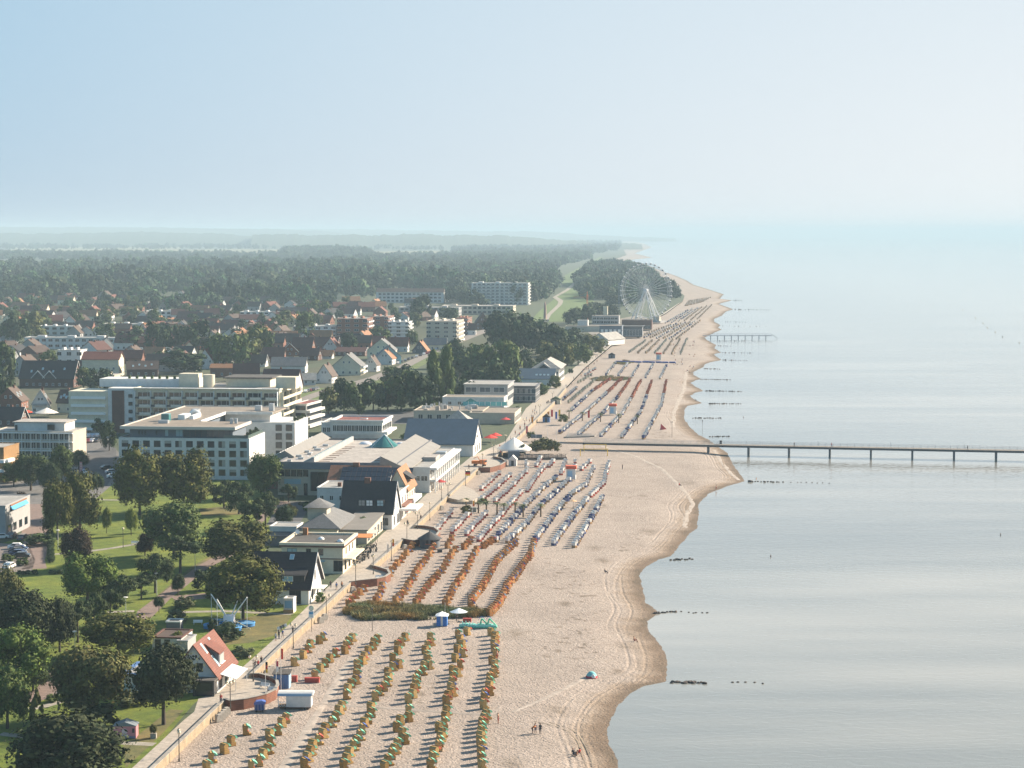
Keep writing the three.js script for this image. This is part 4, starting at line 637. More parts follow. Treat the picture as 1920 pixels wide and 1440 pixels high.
// ---- left edge ----
{ const g = flatB('balcony_house', 'beige three-storey house with glazed balconies and white roof storey at the left edge', -20, 137, 862, 15, 9.6, 'beige', 'light', { cat: 'apartments', win: [...rowsOf('F', 14, 3, .7, 3.1, 1.7, 2.2, .03, .93)] });
  const { W, D, h } = g.userData.dim; for (const y of [3.0, 6.1, 9.2]) mesh('balcony_band', [boxB(W + .4, .25, 1.2, W / 2, y, .62), boxB(W + .4, .06, .06, W / 2, y + .9, 1.2)], WHITE, g);
  for (let i = 0; i < 9; i++) mesh('balcony_post', boxB(.16, 9.3, .16, 1 + i * (W - 2) / 8, 0, 1.28), WHITE, g);
  const t = mesh('roof_storey', boxB(W * .62, 3.0, D - 4, W * .56, h + .02, -D / 2 - .8), W_.white, g); mesh('window', boxB(2.6, 2.0, .1, W * .72, h + .6, -1.22), GL.dark, t); mesh('door', boxB(.9, 2.2, .1, W * .29, h + .1, -1.22), GL.dark, t); mesh('flat_roof', boxB(W * .66, .3, D - 3, W * .56, h + 3.03, -D / 2 - .8), R_.pale, t); }
{ const g = flatB('orange_house', 'orange rendered house corner with white balconies at the left edge', -40, 8, 905, 14, 11, pl(.36, .20, .075), 'light', { cat: 'house' }); const { W, D, h } = g.userData.dim; for (const y of [3.4, 6.4]) mesh('balcony', [boxB(6, 1.0, 1.5, W - 2.4, y, .8), boxB(1.4, 1.0, 6, W + .8, y, -3)], WHITE, g); }
{ const g = flatB('cafe_house', 'pale blue-grey café building with striped awning edge at the left edge', -60, 11, 1010, 22, 8.4, 'grey', 'light', { cat: 'café', ang: 3 }); const { W, D, h } = g.userData.dim; mesh('awning', box(1.3, .12, 14).rotateZ(-.9).translate(W + .45, 7.4, -11), M(C(.08, .34, .60)), g); mesh('awning_edge', box(.3, .3, 14.2).translate(W + .2, 8.1, -11), R_.orange, g); for (let k = 0; k < 4; k++) mesh('window', boxB(.1, 2, 2.4, W + .06, 1.2, -3 - k * 5), GL.dark, g); }
// ---- town houses: [left, right, foot, eave row, ridge row, ridge direction, wall, roof, label] ----
const TOWN = [
  [34, 138, 727, 709, 676, 'u', 'dbrick', 'slate', 'large dark brick guest house with black roof and two pointed gables'],
  [12, 62, 706, 690, 668, 'v', 'grey', 'brown', 'grey gabled house left behind the black-roofed guest house'],
  [-12, 40, 768, 752, 728, 'v', 'brick', 'brown', 'brick house with brown roof and roof windows at the left edge'],
  [57, 92, 775, 756, 731, 'v', 'white', 'brown', 'white gabled house with brown roof and three green-shuttered windows'],
  [104, 132, 774, 754, 731, 'u', 'cream', 'brown', 'cream twin house with brown roof right of the white gable'],
  [126, 232, 806, 783, 757, 'u', 'white', 'grey', 'white house with grey roof and small gable beside the car park'],
  [-10, 38, 800, 786, 764, 'u', 'dbrick', 'slate', 'low house with black hipped roof below the brick house'],
  [152, 223, 706, 674, 660, 'u', 'cream', 'red', 'cream house with wide red roof and bay windows'],
  [236, 296, 706, 692, 677, 'u', 'dbrick', 'brown', 'house with dark brown roof and a row of roof windows'],
  [118, 150, 706, 692, 677, 'u', 'white', 'dred', 'small white house with dark red roof behind the hedge'],
  [270, 366, 697, 683, 664, 'u', 'grey', 'brown', 'long house with brown roof behind the apartment block'],
  [370, 398, 692, 674, 655, 'v', 'white', 'red', 'tall white gabled house with red roof edges'],
  [393, 438, 707, 690, 683, 'u', 'brick', 'orange', 'brick house with small orange roof right of the tall gable'],
  [437, 486, 716, 704, 681, 'u', 'white', 'dred', 'white house with dark red roof next to the small white gable'],
  [431, 458, 716, 707, 692, 'v', 'white', 'brown', 'small white gabled house in front of the dark red roof'],
  [453, 497, 688, 680, 665, 'u', 'white', 'brown', 'house with brown pantile roof left of the white glazed gable'],
  [489, 556, 738, 722, 692, 'u', 'white', 'dred', 'house with very large dark red roof and white gable end'],
  [507, 572, 700, 686, 670, 'u', 'white', 'grey', 'white house with grey roof and tall gable window'],
  [554, 592, 722, 712, 700, 'u', 'white', 'light', 'white terraced house right of the large dark red roof'],
  [592, 622, 719, 705, 684, 'v', 'white', 'brown', 'white house with pointed gable and brown roof by the street'],
  [623, 676, 704, 686, 664, 'v', 'cream', 'grey', 'cream gabled guest house with white balconies on its right side'],
  [683, 706, 697, 684, 668, 'v', 'white', 'brown', 'brown-roofed house right of the cream guest house'],
  [688, 740, 676, 657, 636, 'v', 'cream', 'grey', 'large cream gabled house left of the blue gable'],
  [708, 752, 682, 668, 650, 'v', 'aqua', 'grey', 'pale blue gabled house beside the parking bay'],
  [706, 735, 684, 672, 657, 'v', 'white', 'orange', 'low white house with bright orange roof edge before the blue gable'],
  [728, 764, 660, 648, 632, 'u', 'white', 'red', 'white house with red roof behind the large cream gable'],
  [773, 800, 663, 657, 640, 'v', 'dgrey', 'orange', 'dark gabled house with orange roof slope by the street'],
  [795, 836, 657, 646, 634, 'u', 'cream', 'grey', 'cream house with grey roof at the street bend'],
  [893, 918, 618, 604, 587, 'v', 'dbrick', 'brown', 'brick gabled house left of the dark grove'],
  [546, 584, 664, 652, 632, 'u', 'brick', 'dred', 'dark red roofed house in the terrace left of the fir'],
  [580, 632, 656, 648, 632, 'u', 'brick', 'dred', 'long dark red roof with small gable near the fir'],
  [606, 632, 660, 650, 634, 'v', 'white', 'red', 'house with orange-red gable slope left of the fir'],
  [484, 532, 680, 668, 651, 'u', 'brick', 'dred', 'dark red roofed house with half-timbered gable'],
  [526, 560, 668, 660, 644, 'v', 'brick', 'brown', 'brown gabled house between the dark red roofs'],
  [560, 596, 676, 667, 653, 'u', 'dbrick', 'dred', 'low dark red roof behind the white pointed gable'],
  [597, 622, 673, 667, 657, 'u', 'white', 'orange', 'small house with light orange roof'],
  [628, 684, 668, 660, 652, 'u', 'dbrick', 'dred', 'long low dark roof behind the cream guest house'],
  [860, 892, 628, 618, 606, 'u', 'white', 'brown', 'white house with brown roof beside the balcony flats'],
];
TOWN.forEach(([xl, xr, y, ey, ry, ridge, wall, rm, label], i) => {
  const p = G(xr, y), h = HT(p, ey) - LAND, rh = Math.max(1.2, HT(p, ry) - LAND - h), w = (xr - xl) / PXM(p);
  const dep = ridge === 'v' ? clamp(w * 0.95, 9, 16) : clamp(w * 0.62, 8, 13), rr = rh * (ridge === 'u' ? 0.92 : 1);
  const nf = Math.max(1, Math.round(w / 4)), ns = Math.max(2, Math.round(dep / 4)), fl = h > 5.6 ? 2 : 1;
  const win = [...rowsOf('F', nf, fl, 0.9, 2.8, 1.2, 1.4, .14, .86), ...rowsOf('R', ns, fl, 0.9, 2.8, 1.2, 1.4, .16, .84)];
  if (ridge === 'v') win.push({ face: 'F', n: 2, x0: .4, x1: .6, y: h + rr * .2, w: 1.0, h: 1.3 }); else win.push({ face: 'R', n: 2, x0: .4, x1: .6, y: h + rr * .15, w: 1.0, h: 1.3 });
  const g = building({ name: 'town_house', label, cat: 'house', xl, xr, y, dep, h, roof: 'gable', ridge, rh: rr, wall, rmat: rm, win, chim: .3 + .4 * ((i * 7) % 5) / 5, trimc: i % 3 === 0 ? 'white' : null, group: 'gabled houses of the town', ang: [6, 10, 2, -8, 14][i % 5] });
  const { W, D } = g.userData.dim;
  if (i === 0) for (const f of [.35, .56]) { const d = mesh('gable_dormer', slab([[-3.6, 0], [3.6, 0], [0, 3.6]], 4).translate(W * f, h, -3.4), R_.slate, g); mesh('white_edge', slab([[-3.8, -.2], [-3.5, -.2], [0, 3.4], [3.5, -.2], [3.8, -.2], [0, 3.9]], .15).translate(W * f, h, .62), WHITE, d); }
  if (i === 5) { const d = mesh('gable_dormer', slab([[-2.6, 0], [2.6, 0], [2.6, 1], [0, 3.4], [-2.6, 1]], 4).translate(W * .62, h - .2, -3.2), W_.white, g); mesh('chimney', boxB(2.4, 3.0, 2.2, W * .82, h + rr - 1.8, -D * .5), R_.blue, g); }
  if ([2, 8, 4, 3, 0].includes(i)) for (let k = 0; k < 4; k++) roofWindow(g, W, D, h, rr, ridge, .2 + k * .2, .35 + .15 * (k % 2), 1);
  if (i === 20) balconies(g, 'R', W, D, [3, 7.5, 12], [1.2, 4.0, 6.6].filter((y) => y < h), 3.6, 1.6);
  if (i === 3) mesh('balcony', boxB(6, .9, 1.2, W * .5, 3.4, .65), W_.grey, g);
});
// flat-roofed blocks of the town: [left, right, foot, top row, depth, wall, roof, floors, label]
const FLATS = [
  [45, 232, 655, 634, 12, 'white', 'light', 2, 'long low white school-like block with flat roof'],
  [107, 151, 700, 657, 12, 'white', 'light', 3, 'plain white flat-roofed block behind the hedge'],
  [193, 282, 623, 608, 14, 'white', 'light', 2, 'white low block with flat roof in the middle of town'],
  [549, 630, 640, 612, 18, 'white', 'light', 4, 'white balcony block left of the brick apartments'],
  [632, 688, 641, 598, 26, 'brick', 'light', 5, 'brick apartment block with white balconies facing the street'],
  [690, 727, 629, 594, 30, 'brick', 'light', 5, 'second brick apartment block behind the first'],
  [728, 766, 632, 604, 18, 'white', 'light', 4, 'white terraced flats with roof structures'],
  [800, 856, 643, 603, 40, 'beige', 'pale', 5, 'stepped white balcony flats by the street bend'],
  [856, 876, 628, 597, 30, 'brick', 'redfelt', 5, 'narrow brick flats behind the stepped balcony flats'],
  [884, 990, 572, 531, 22, 'white', 'light', 7, 'tall grey-white apartment slab before the forest'],
  [747, 860, 592, 577, 22, 'grey', 'light', 2, 'long low flat block left of the apartment slab'],
  [828, 962, 590, 574, 26, 'beige', 'pale', 2, 'long low flat block under the apartment slab'],
  [705, 832, 568, 549, 14, 'white', 'brown', 3, 'long three-storey block at the forest edge'],
  [450, 515, 604, 585, 14, 'white', 'light', 3, 'white block with blue balconies at mid town'],
  [270, 331, 598, 584, 14, 'white', 'light', 2, 'white flat block among trees in the town centre'],
  [13, 33, 622, 608, 10, 'white', 'light', 2, 'small white flat house far left'],
  [69, 135, 630, 612, 12, 'white', 'light', 2, 'white flat house behind the long low block'],
  [245, 330, 668, 657, 12, 'white', 'light', 2, 'low white row with flat roof left of the tall gable'],
  [152, 214, 722, 704, 14, 'beige', 'light', 2, 'beige flat block below the wide red roof'],
];
FLATS.forEach(([xl, xr, y, ty, dep, wall, rm, fl, label], i) => {
  const p = G(xr, y), h = HT(p, ty) - LAND, w = (xr - xl) / PXM(p), fh = h / fl;
  const nf = Math.max(2, Math.round(w / 5)), ns = Math.max(2, Math.round(dep / 6));
  const g = building({ name: 'flat_block', label, cat: 'building', xl, xr, y, dep, h, wall, rmat: rm, over: .3, win: [...rowsOf('F', nf, fl, fh * .3, fh, w / nf * .62, fh * .5, .06, .94, { plain: i > 9 }), ...rowsOf('R', ns, fl, fh * .3, fh, 2.2, fh * .5, .12, .88)], group: 'flat-roofed blocks of the town' });
  const { W, D } = g.userData.dim;
  if ([3, 4, 5, 6, 7, 9, 13].includes(i)) for (let f = 0; f < fl; f++) { balconies(g, 'R', W, D, [D * .2, D * .5, D * .8], [fh * f + .5], D * .2, 1.3); if ([3, 6, 13].includes(i)) mesh('balcony_band', boxB(W, fh * .3, 1.2, W / 2, fh * f + .1, .62), WHITE, g); if (i === 9) balconies(g, 'F', W, D, Array.from({ length: 10 }, (_, k) => W * (.06 + k * .098)), [fh * f + .5], W * .055, 1.2, W_.grey); }
  if (i === 12) mesh('pitched_roof', slab([[0, h], [D, h], [D / 2, h + 4]], W).rotateY(Math.PI / 2).translate(0, .8, 0), R_.brown, g);
  for (let k = 0; k < 3; k++) mesh('roof_house', boxB(W * .08, 1.6, D * .3, W * (.15 + .3 * k), h - .2, -D * .5), W_[wall], g);
});
// small far houses scattered under the trees
{
  const r = RNG(77), kinds = [['white', 'dred', 'far white house with dark red roof among trees'], ['brick', 'brown', 'far brick house with brown roof among trees'], ['white', 'slate', 'far white house with black roof among trees'], ['cream', 'orange', 'far cream house with orange roof among trees'], ['brick', 'red', 'far brick house with red roof among trees'], ['grey', 'brown', 'far grey house with brown roof among trees']];
  const spots = [];
  const zone = (n, x0, x1, y0, y1) => { let k = 0, tries = 0; while (k < n && tries++ < 900) { const x = x0 + r() * (x1 - x0), y = y0 + r() * (y1 - y0); if (spots.some((s) => Math.abs(s[0] - x) < 15 && Math.abs(s[1] - y) < 5)) continue; if (TOWN.concat(FLATS).some((t) => x > t[0] - 12 && x < t[1] + 6 && y > t[3] && y < t[2] + 3)) continue; spots.push([x, y]); k++; } };
  zone(74, 0, 560, 558, 600); zone(64, 0, 580, 600, 642); zone(34, 0, 500, 640, 692); zone(30, 500, 880, 566, 604); zone(22, 480, 720, 600, 655);
  spots.sort((a, b) => a[0] - b[0]); const seen = {};
  spots.forEach(([x, y], i) => {
    const [wall, rm, lb] = kinds[Math.floor(r() * kinds.length)], label = `${ORD(seen[lb] = (seen[lb] ?? -1) + 1)} from the left, ${lb}`, p = G(x, y), m = PXM(p), ridge = r() < .5 ? 'u' : 'v', w = ridge === 'u' ? 12 + 7 * r() : 9 + 3 * r();
    building({ name: 'far_house', label, cat: 'house', xl: x - w * m, xr: x, y, dep: ridge === 'u' ? 9 : 12, h: 3 + 2.4 * r(), roof: 'gable', ridge, rh: 3.6 + 1.6 * r(), wall, rmat: rm, ang: [6, -12, 20, 2, 40][i % 5], group: 'far houses of the town', win: [{ face: 'F', n: 3, x0: .2, x1: .8, y: .9, w: 1.2, h: 1.4, plain: true }, { face: 'R', n: 2, x0: .3, x1: .7, y: .9, w: 1.2, h: 1.4, plain: true }], chim: .4 });
  });
}

// ---------- trees of the park and the town ----------
const NT = [ // foot x, foot y, crown width, top row, underside row, kind, colour, label
  [262, 966, 97, 849, 948, 'round', 'oak', 'left of two huge broad trees in front of the hotel'],
  [345, 960, 106, 847, 946, 'round', 'oak', 'right of two huge broad trees in front of the hotel'],
  [108, 1012, 58, 903, 1000, 'round', 'oak', 'tall narrow leafy tree beside the brick path'],
  [150, 1000, 78, 890, 985, 'round', 'oak', 'broad olive-green tree behind the narrow one by the brick path'],
  [142, 1068, 62, 994, 1058, 'round', 'copper', 'dark copper-leaved tree at the corner of the lawn'],
  [164, 1134, 94, 1041, 1122, 'round', 'fresh', 'fresh green bushy tree in the middle of the lawn'],
  [326, 1048, 110, 943, 1030, 'round', 'mid2', 'large dark green tree with bright top beside the leaning pine'],
  [272, 1042, 34, 1002, 1036, 'round', 'copper', 'small copper-brown tree under the large dark tree'],
  [338, 1075, 76, 1002, 1036, 'pine', 'pine', 'leaning pine with bare trunk beside the diagonal path'],
  [291, 1112, 60, 1030, 1078, 'pine', 'pine', 'pine with flat crown left of the lamp by the path'],
  [313, 1092, 36, 1048, 1074, 'pine', 'pine', 'small pine right behind the flat-crowned pine'],
  [265, 1124, 48, 1072, 1104, 'pine', 'pine', 'young pine at the path edge with short bare trunk'],
  [226, 1138, 62, 1076, 1118, 'pine', 'pine', 'pine left of the young pine on the lawn'],
  [440, 1064, 118, 977, 1050, 'round', 'oak', 'big dark olive tree above the brown roof'],
  [456, 1160, 134, 1049, 1140, 'needle', 'oak', 'big dense round tree beside the brown-roofed house'],
  [334, 1117, 24, 1078, 1106, 'round', 'pine', 'small dark tree on the diagonal path'],
  [298, 1148, 20, 1120, 1138, 'round', 'pine', 'tiny dark tree at the lower bend of the path'],
  [44, 1228, 112, 1110, 1215, 'needle', 'dark', 'black-green dense conifer on the left lawn'],
  [112, 1222, 62, 1128, 1208, 'needle', 'dark', 'dark conifer right of the black-green one'],
  [146, 1205, 58, 1118, 1172, 'pine', 'pine', 'pine left of the three lawn pines'],
  [177, 1190, 48, 1108, 1158, 'pine', 'pine', 'middle of the three lawn pines'],
  [207, 1172, 46, 1096, 1142, 'pine', 'pine', 'right of the three lawn pines'],
  [222, 1232, 124, 1152, 1222, 'round', 'oak', 'wide dark tree left of the low white block'],
  [28, 1294, 118, 1181, 1280, 'round', 'fresh', 'bright green broad tree at the left edge'],
  [14, 1366, 84, 1254, 1350, 'round', 'mid2', 'dark tree at the left edge below the bright one'],
  [70, 1378, 50, 1286, 1372, 'cone', 'olive', 'slim conical yellowish tree near the left corner'],
  [174, 1350, 136, 1215, 1335, 'round', 'olive', 'large olive-green tree on the lower lawn'],
  [307, 1359, 112, 1213, 1326, 'needle', 'dark', 'large black-green pine with two trunks beside the promenade'],
  [130, 1492, 196, 1348, 1470, 'needle', 'dark', 'huge black-green pine at the bottom edge of the photo'],
  [62, 1296, 60, 1232, 1290, 'round', 'mid', 'shaded tree behind the bright green one'],
  [122, 1270, 46, 1218, 1262, 'pine', 'pine', 'slender pine beside the shaded sand path'],
  [200, 1000, 17, 954, 990, 'round', 'lime', 'left of three staked saplings on the lawn'],
  [246, 1004, 22, 956, 994, 'round', 'lime', 'middle of three staked saplings on the lawn'],
  [276, 998, 15, 960, 988, 'round', 'lime', 'right of three staked saplings on the lawn'],
  [497, 932, 58, 851, 922, 'round', 'mid2', 'tree filling the gap between hotel and swimming hall'],
  [420, 952, 54, 893, 938, 'pine', 'pine', 'pine under the hotel front, left of the group'],
  [448, 964, 58, 900, 948, 'pine', 'pine', 'pine under the hotel front, middle of the group'],
  [482, 996, 62, 926, 974, 'pine', 'pine', 'spreading pine left of the asphalt yard'],
  [498, 986, 46, 918, 962, 'pine', 'pine', 'pine right behind the spreading pine'],
  [541, 942, 32, 902, 932, 'pine', 'pine', 'small pine before the swimming hall front'],
  [532, 988, 34, 950, 982, 'round', 'mid3', 'small round dark tree in the asphalt yard'],
  [548, 978, 18, 950, 970, 'round', 'mid4', 'yellowish bush beside the round yard tree'],
  [58, 920, 58, 851, 906, 'round', 'mid', 'round car-park tree with forked trunk'],
  [116, 905, 44, 838, 895, 'round', 'mid2', 'leafy tree between balcony house and flags'],
  [182, 932, 26, 890, 918, 'round', 'mid3', 'small dark tree at the road crossing'],
  [92, 925, 40, 868, 915, 'round', 'mid3', 'dark car-park tree left of the three banners'],
  [26, 912, 40, 866, 902, 'round', 'mid', 'leafy tree at the orange house corner'],
  [148, 880, 34, 846, 874, 'round', 'mid3', 'low dark tree beside the road bend'],
  [8, 1164, 66, 1070, 1150, 'round', 'olive', 'yellowish wispy tree at the left edge of the lawn'],
];
NT.forEach((t) => tree(...t.slice(0, 7), t[7], 'trees of the seafront park', t[5] === 'pine' ? 'pine_tree' : 'park_tree'));
const SH = [[382, 1108, 54, 1072, 'pine', 'dark shrubs left of the blue hut'], [680, 1002, 26, 972, 'fresh', 'green shrub before the black-roofed house'], [696, 996, 20, 968, 'mid', 'dark shrub right before the black-roofed house'], [776, 905, 20, 886, 'mid3', 'clipped dark shrub at the colonnade corner'], [330, 1215, 34, 1186, 'lime', 'bright yellow-green bush behind the red-roofed house'], [430, 1200, 62, 1170, 'pine', 'dark bush in front of the trampoline ride'], [400, 1182, 22, 1158, 'pine', 'small fir bush left of the trampolines'], [455, 1232, 50, 1212, 'grey', 'tall grass bushes between lawn and promenade'], [428, 1252, 34, 1234, 'grey', 'grass bushes beside the red-roofed house'], [330, 1168, 44, 1144, 'grey', 'pale ornamental grass on the lawn'], [345, 1140, 44, 1118, 'grey', 'grey-green shrubs beside the diagonal path'], [42, 1060, 28, 1046, 'mid', 'clipped round shrub in the small car park'], [12, 1053, 30, 1040, 'mid2', 'shrub bed beside the parked cars'], [40, 955, 30, 925, 'copper', 'dark red shrub bed at the path head'], [20, 905, 34, 880, 'fresh', 'bright shrub below the orange house'], [75, 1022, 60, 1000, 'mid', 'low shrubs under the path trees'], [250, 1322, 70, 1298, 'grey', 'pale flowering shrubs between the dark trees'], [195, 1370, 90, 1325, 'dark', 'dark hedge under the olive tree'], [100, 1316, 30, 1300, 'mid2', 'short green hedge at the shaded path'], [545, 962, 26, 946, 'autumn', 'russet shrub at the hall corner'], [577, 958, 24, 944, 'fresh', 'green hedge under the small white canopy'], [600, 1130, 22, 1112, 'fresh', 'grass plot beside the brown-roofed house'], [948, 790, 24, 776, 'mid2', 'green planting along the café terrace'], [968, 778, 22, 762, 'mid2', 'planting at the far café terrace'], [1010, 740, 36, 718, 'mid2', 'green bank of shrubs beside the pavilion'], [1040, 728, 30, 706, 'mid4', 'shrubs in front of the pavilion'], [1070, 700, 10, 690, 'mid3', 'single round bush on the promenade'], [850, 795, 30, 782, 'mid3', 'shrub on the low roofs'], [762, 826, 24, 812, 'mid2', 'bush between hall roof and restaurant']];
SH.forEach((s) => shrub(...s, 'shrubs'));
// trees between the town and the beach: [foot x, foot y, width, top, kind, colour]
const MTREES = [[616, 776, 34, 724, 'tall', 'mid4'], [645, 772, 38, 714, 'round', 'mid3'], [672, 778, 44, 712, 'round', 'mid'], [700, 772, 42, 714, 'round', 'mid3'], [727, 768, 40, 712, 'round', 'olive'], [752, 770, 52, 694, 'round', 'mid2'], [784, 772, 56, 702, 'round', 'mid3'], [806, 766, 40, 726, 'round', 'mid'], [757, 722, 34, 686, 'round', 'mid3'], [732, 720, 36, 690, 'round', 'mid2'], [838, 720, 36, 690, 'round', 'mid3'], [862, 716, 44, 672, 'round', 'mid'], [884, 712, 46, 650, 'round', 'mid2'], [915, 716, 52, 640, 'round', 'mid2'], [944, 718, 50, 645, 'round', 'mid2'], [900, 738, 56, 694, 'round', 'mid'], [930, 742, 50, 676, 'round', 'mid3'], [958, 738, 34, 690, 'round', 'mid2'], [866, 760, 44, 710, 'round', 'mid3'], [890, 756, 40, 718, 'round', 'mid'], [930, 660, 54, 590, 'round', 'mid3'], [958, 664, 58, 586, 'round', 'mid3'], [985, 662, 54, 594, 'round', 'mid3'], [1012, 664, 52, 602, 'round', 'mid3'], [1036, 668, 44, 614, 'round', 'mid3'], [1060, 668, 44, 620, 'round', 'mid3'], [1022, 690, 46, 644, 'round', 'mid4'], [1058, 690, 36, 642, 'tall', 'mid4'], [1084, 684, 40, 640, 'round', 'mid2'], [1108, 664, 44, 630, 'round', 'mid4'], [985, 694, 34, 660, 'round', 'mid3'], [1006, 712, 36, 676, 'round', 'mid3'], [1078, 652, 36, 618, 'round', 'mid3'], [548, 790, 30, 750, 'round', 'mid'], [570, 786, 30, 752, 'round', 'mid2'], [655, 664, 30, 622, 'tall', 'mid3'], [820, 700, 30, 660, 'round', 'mid2'], [852, 690, 40, 640, 'round', 'mid3'], [1096, 606, 34, 572, 'round', 'mid3'], [1076, 610, 30, 580, 'round', 'mid3'],
  [8, 760, 40, 700, 'round', 'mid3'], [5, 720, 40, 650, 'round', 'mid'], [157, 728, 30, 690, 'tall', 'mid2'], [188, 735, 42, 688, 'round', 'mid3'], [165, 760, 28, 734, 'round', 'fresh'], [150, 775, 20, 742, 'round', 'olive'], [345, 700, 70, 656, 'round', 'mid3'], [300, 690, 30, 662, 'round', 'mid'], [290, 665, 36, 606, 'round', 'mid3'], [330, 662, 40, 605, 'round', 'mid3'], [372, 664, 46, 604, 'round', 'mid3'], [410, 690, 40, 632, 'round', 'mid2'], [440, 690, 46, 622, 'round', 'mid2'], [466, 684, 46, 616, 'round', 'mid4'], [492, 672, 36, 612, 'round', 'mid2'], [250, 655, 44, 618, 'round', 'mid3'], [95, 690, 34, 660, 'round', 'mid2'], [118, 720, 30, 690, 'round', 'mid'], [60, 640, 56, 588, 'round', 'mid4'], [30, 646, 44, 588, 'round', 'mid3'], [200, 640, 34, 608, 'round', 'mid2'], [205, 845, 26, 796, 'round', 'mid3'], [188, 815, 26, 786, 'round', 'mid'], [222, 800, 26, 776, 'round', 'mid3'], [570, 640, 34, 590, 'round', 'mid2'], [716, 650, 30, 614, 'round', 'mid2'], [600, 596, 30, 560, 'round', 'mid2'], [790, 600, 34, 556, 'round', 'mid3'], [845, 612, 30, 580, 'round', 'mid3']];
const MT1 = MTREES.slice(0, 40).sort((a, b) => a[0] - b[0]), MT2 = MTREES.slice(40).sort((a, b) => a[0] - b[0]);
MT1.concat(MT2).forEach(([x, y, w, top, kind, c], i) => tree(x, y, w * 1.15, top, y - (y - top) * .05, kind, c, i < 40 ? ORD(i) + ' leafy tree from the left in the belt between street and promenade' : ORD(i - 40) + ' larger leafy tree from the left among the town houses', i < 40 ? 'tree belt behind the promenade' : 'trees among the town houses', 'leafy_tree', MIDC));
[[813, 768, 27, 662], [838, 766, 27, 653]].forEach(([x, y, w, t], i) => tree(x, y, w, t, y - 6, 'column', 'mid2', (i ? 'right' : 'left') + ' of two tall columnar poplars behind the restaurants', 'two poplars', 'poplar', MIDC));
// smaller trees further back in the town, each on its own foot
{
  const r = RNG(91), mats = ['mid', 'mid2', 'mid3', 'mid4', 'mid3', 'mid2'];
  let n = 0, guard = 0;
  while (n < 130 && guard++ < 5000) {
    const y = 566 + 80 * r() * r() + 40 * r(), x = r() * (y < 590 ? 900 : 840);
    if (TOWN.concat(FLATS).some((t) => x > t[0] - 2 && x < t[1] + 2 && y > t[3] + 2 && y < t[2] + 8)) continue;
    const p = G(x, y), m = PXM(p), h = 6 + 7 * r();
    tree(x, y, (7 + 6 * r()) * m, y - h * m, y - h * m * .1, r() < .25 ? 'tall' : 'round', mats[Math.floor(r() * 6)], 'garden tree between the far houses of the town', 'garden trees of the far town', 'garden_tree', MIDC); n++;
  }
}
// ---------- woods beyond the town: too many to count ----------
function woods(name, label, zones, seed) {
  const r = RNG(seed), all = [];
  for (const [pts, n, h0, h1] of zones) {
    const w = pts.map(([x, y]) => { const p = G(x, y); return [p.x, p.z]; });
    let x0 = 1e9, x1 = -1e9, z0 = 1e9, z1 = -1e9; for (const [x, z] of w) { x0 = Math.min(x0, x); x1 = Math.max(x1, x); z0 = Math.min(z0, z); z1 = Math.max(z1, z); }
    const inside = (x, z) => { let c = false; for (let i = 0, j = w.length - 1; i < w.length; j = i++) if ((w[i][1] > z) !== (w[j][1] > z) && x < (w[j][0] - w[i][0]) * (z - w[i][1]) / (w[j][1] - w[i][1]) + w[i][0]) c = !c; return c; };
    let k = 0, t = 0; while (k < n && t++ < n * 40) { const x = x0 + (x1 - x0) * r(), z = z0 + (z1 - z0) * r(); if (!inside(x, z)) continue; const cl = noise(x * .006 + seed, z * .004) + .5 * noise(x * .021, z * .016 + seed); if (cl < -.42 + .25 * r()) continue; all.push([x, z, (h0 + (h1 - h0) * r()) * (.8 + .5 * clamp(.5 + cl)), cl]); k++; }
  }
  const grp = new THREE.Group(); grp.name = name; grp.userData = { kind: 'stuff', label, category: 'woodland' }; scene.add(grp);
  FARC.forEach((geo, v) => {
    const mine = all.filter((_, i) => i % FARC.length === v), im = new THREE.InstancedMesh(geo, leafMat(.060, .108, .050), mine.length), m4 = new THREE.Matrix4(), q = new THREE.Quaternion(), c = new THREE.Color();
    im.name = 'tree_crowns'; im.userData.kind = 'stuff'; shade(im);
    mine.forEach(([x, z, h, cl], i) => { const w = h * (.30 + .34 * r()); q.setFromAxisAngle(V3(0, 1, 0), r() * 6.28); m4.compose(V3(x, LAND - h * .04, z), q, V3(w, h / 1.9, w)); im.setMatrixAt(i, m4); const t = (.45 + 1.2 * r() * r()) * (1 + .7 * noise(x * .012 + 4, z * .009)), hue = clamp(r() + .8 * noise(x * .008, z * .006 + 9), -.3, 1.4); c.setRGB(t * (.8 + .5 * hue), t, t * (.9 + .2 * hue)); im.setColorAt(i, c); });
    grp.add(im);
  });
}
woods('near_woods', 'broad belt of dense green woods behind the town', [
  [[[-40, 566], [300, 570], [560, 574], [700, 560], [740, 545], [860, 556], [900, 540], [890, 525], [640, 510], [330, 512], [-40, 512]], 1500, 11, 27],
  [[[-40, 580], [200, 588], [520, 584], [700, 572], [540, 568], [-40, 560]], 110, 8, 15],
  [[[880, 568], [1000, 574], [1030, 560], [1048, 530], [1040, 516], [960, 508], [880, 512]], 420, 15, 23],
  [[[1080, 548], [1110, 570], [1150, 578], [1190, 572], [1230, 562], [1275, 566], [1262, 552], [1232, 536], [1216, 520], [1180, 502], [1130, 500], [1090, 520]], 620, 14, 22],
  [[[820, 562], [900, 580], [890, 560], [850, 546], [820, 552]], 70, 9, 16],
  [[[1090, 606], [1130, 610], [1150, 596], [1110, 580]], 40, 9, 14]], 501);
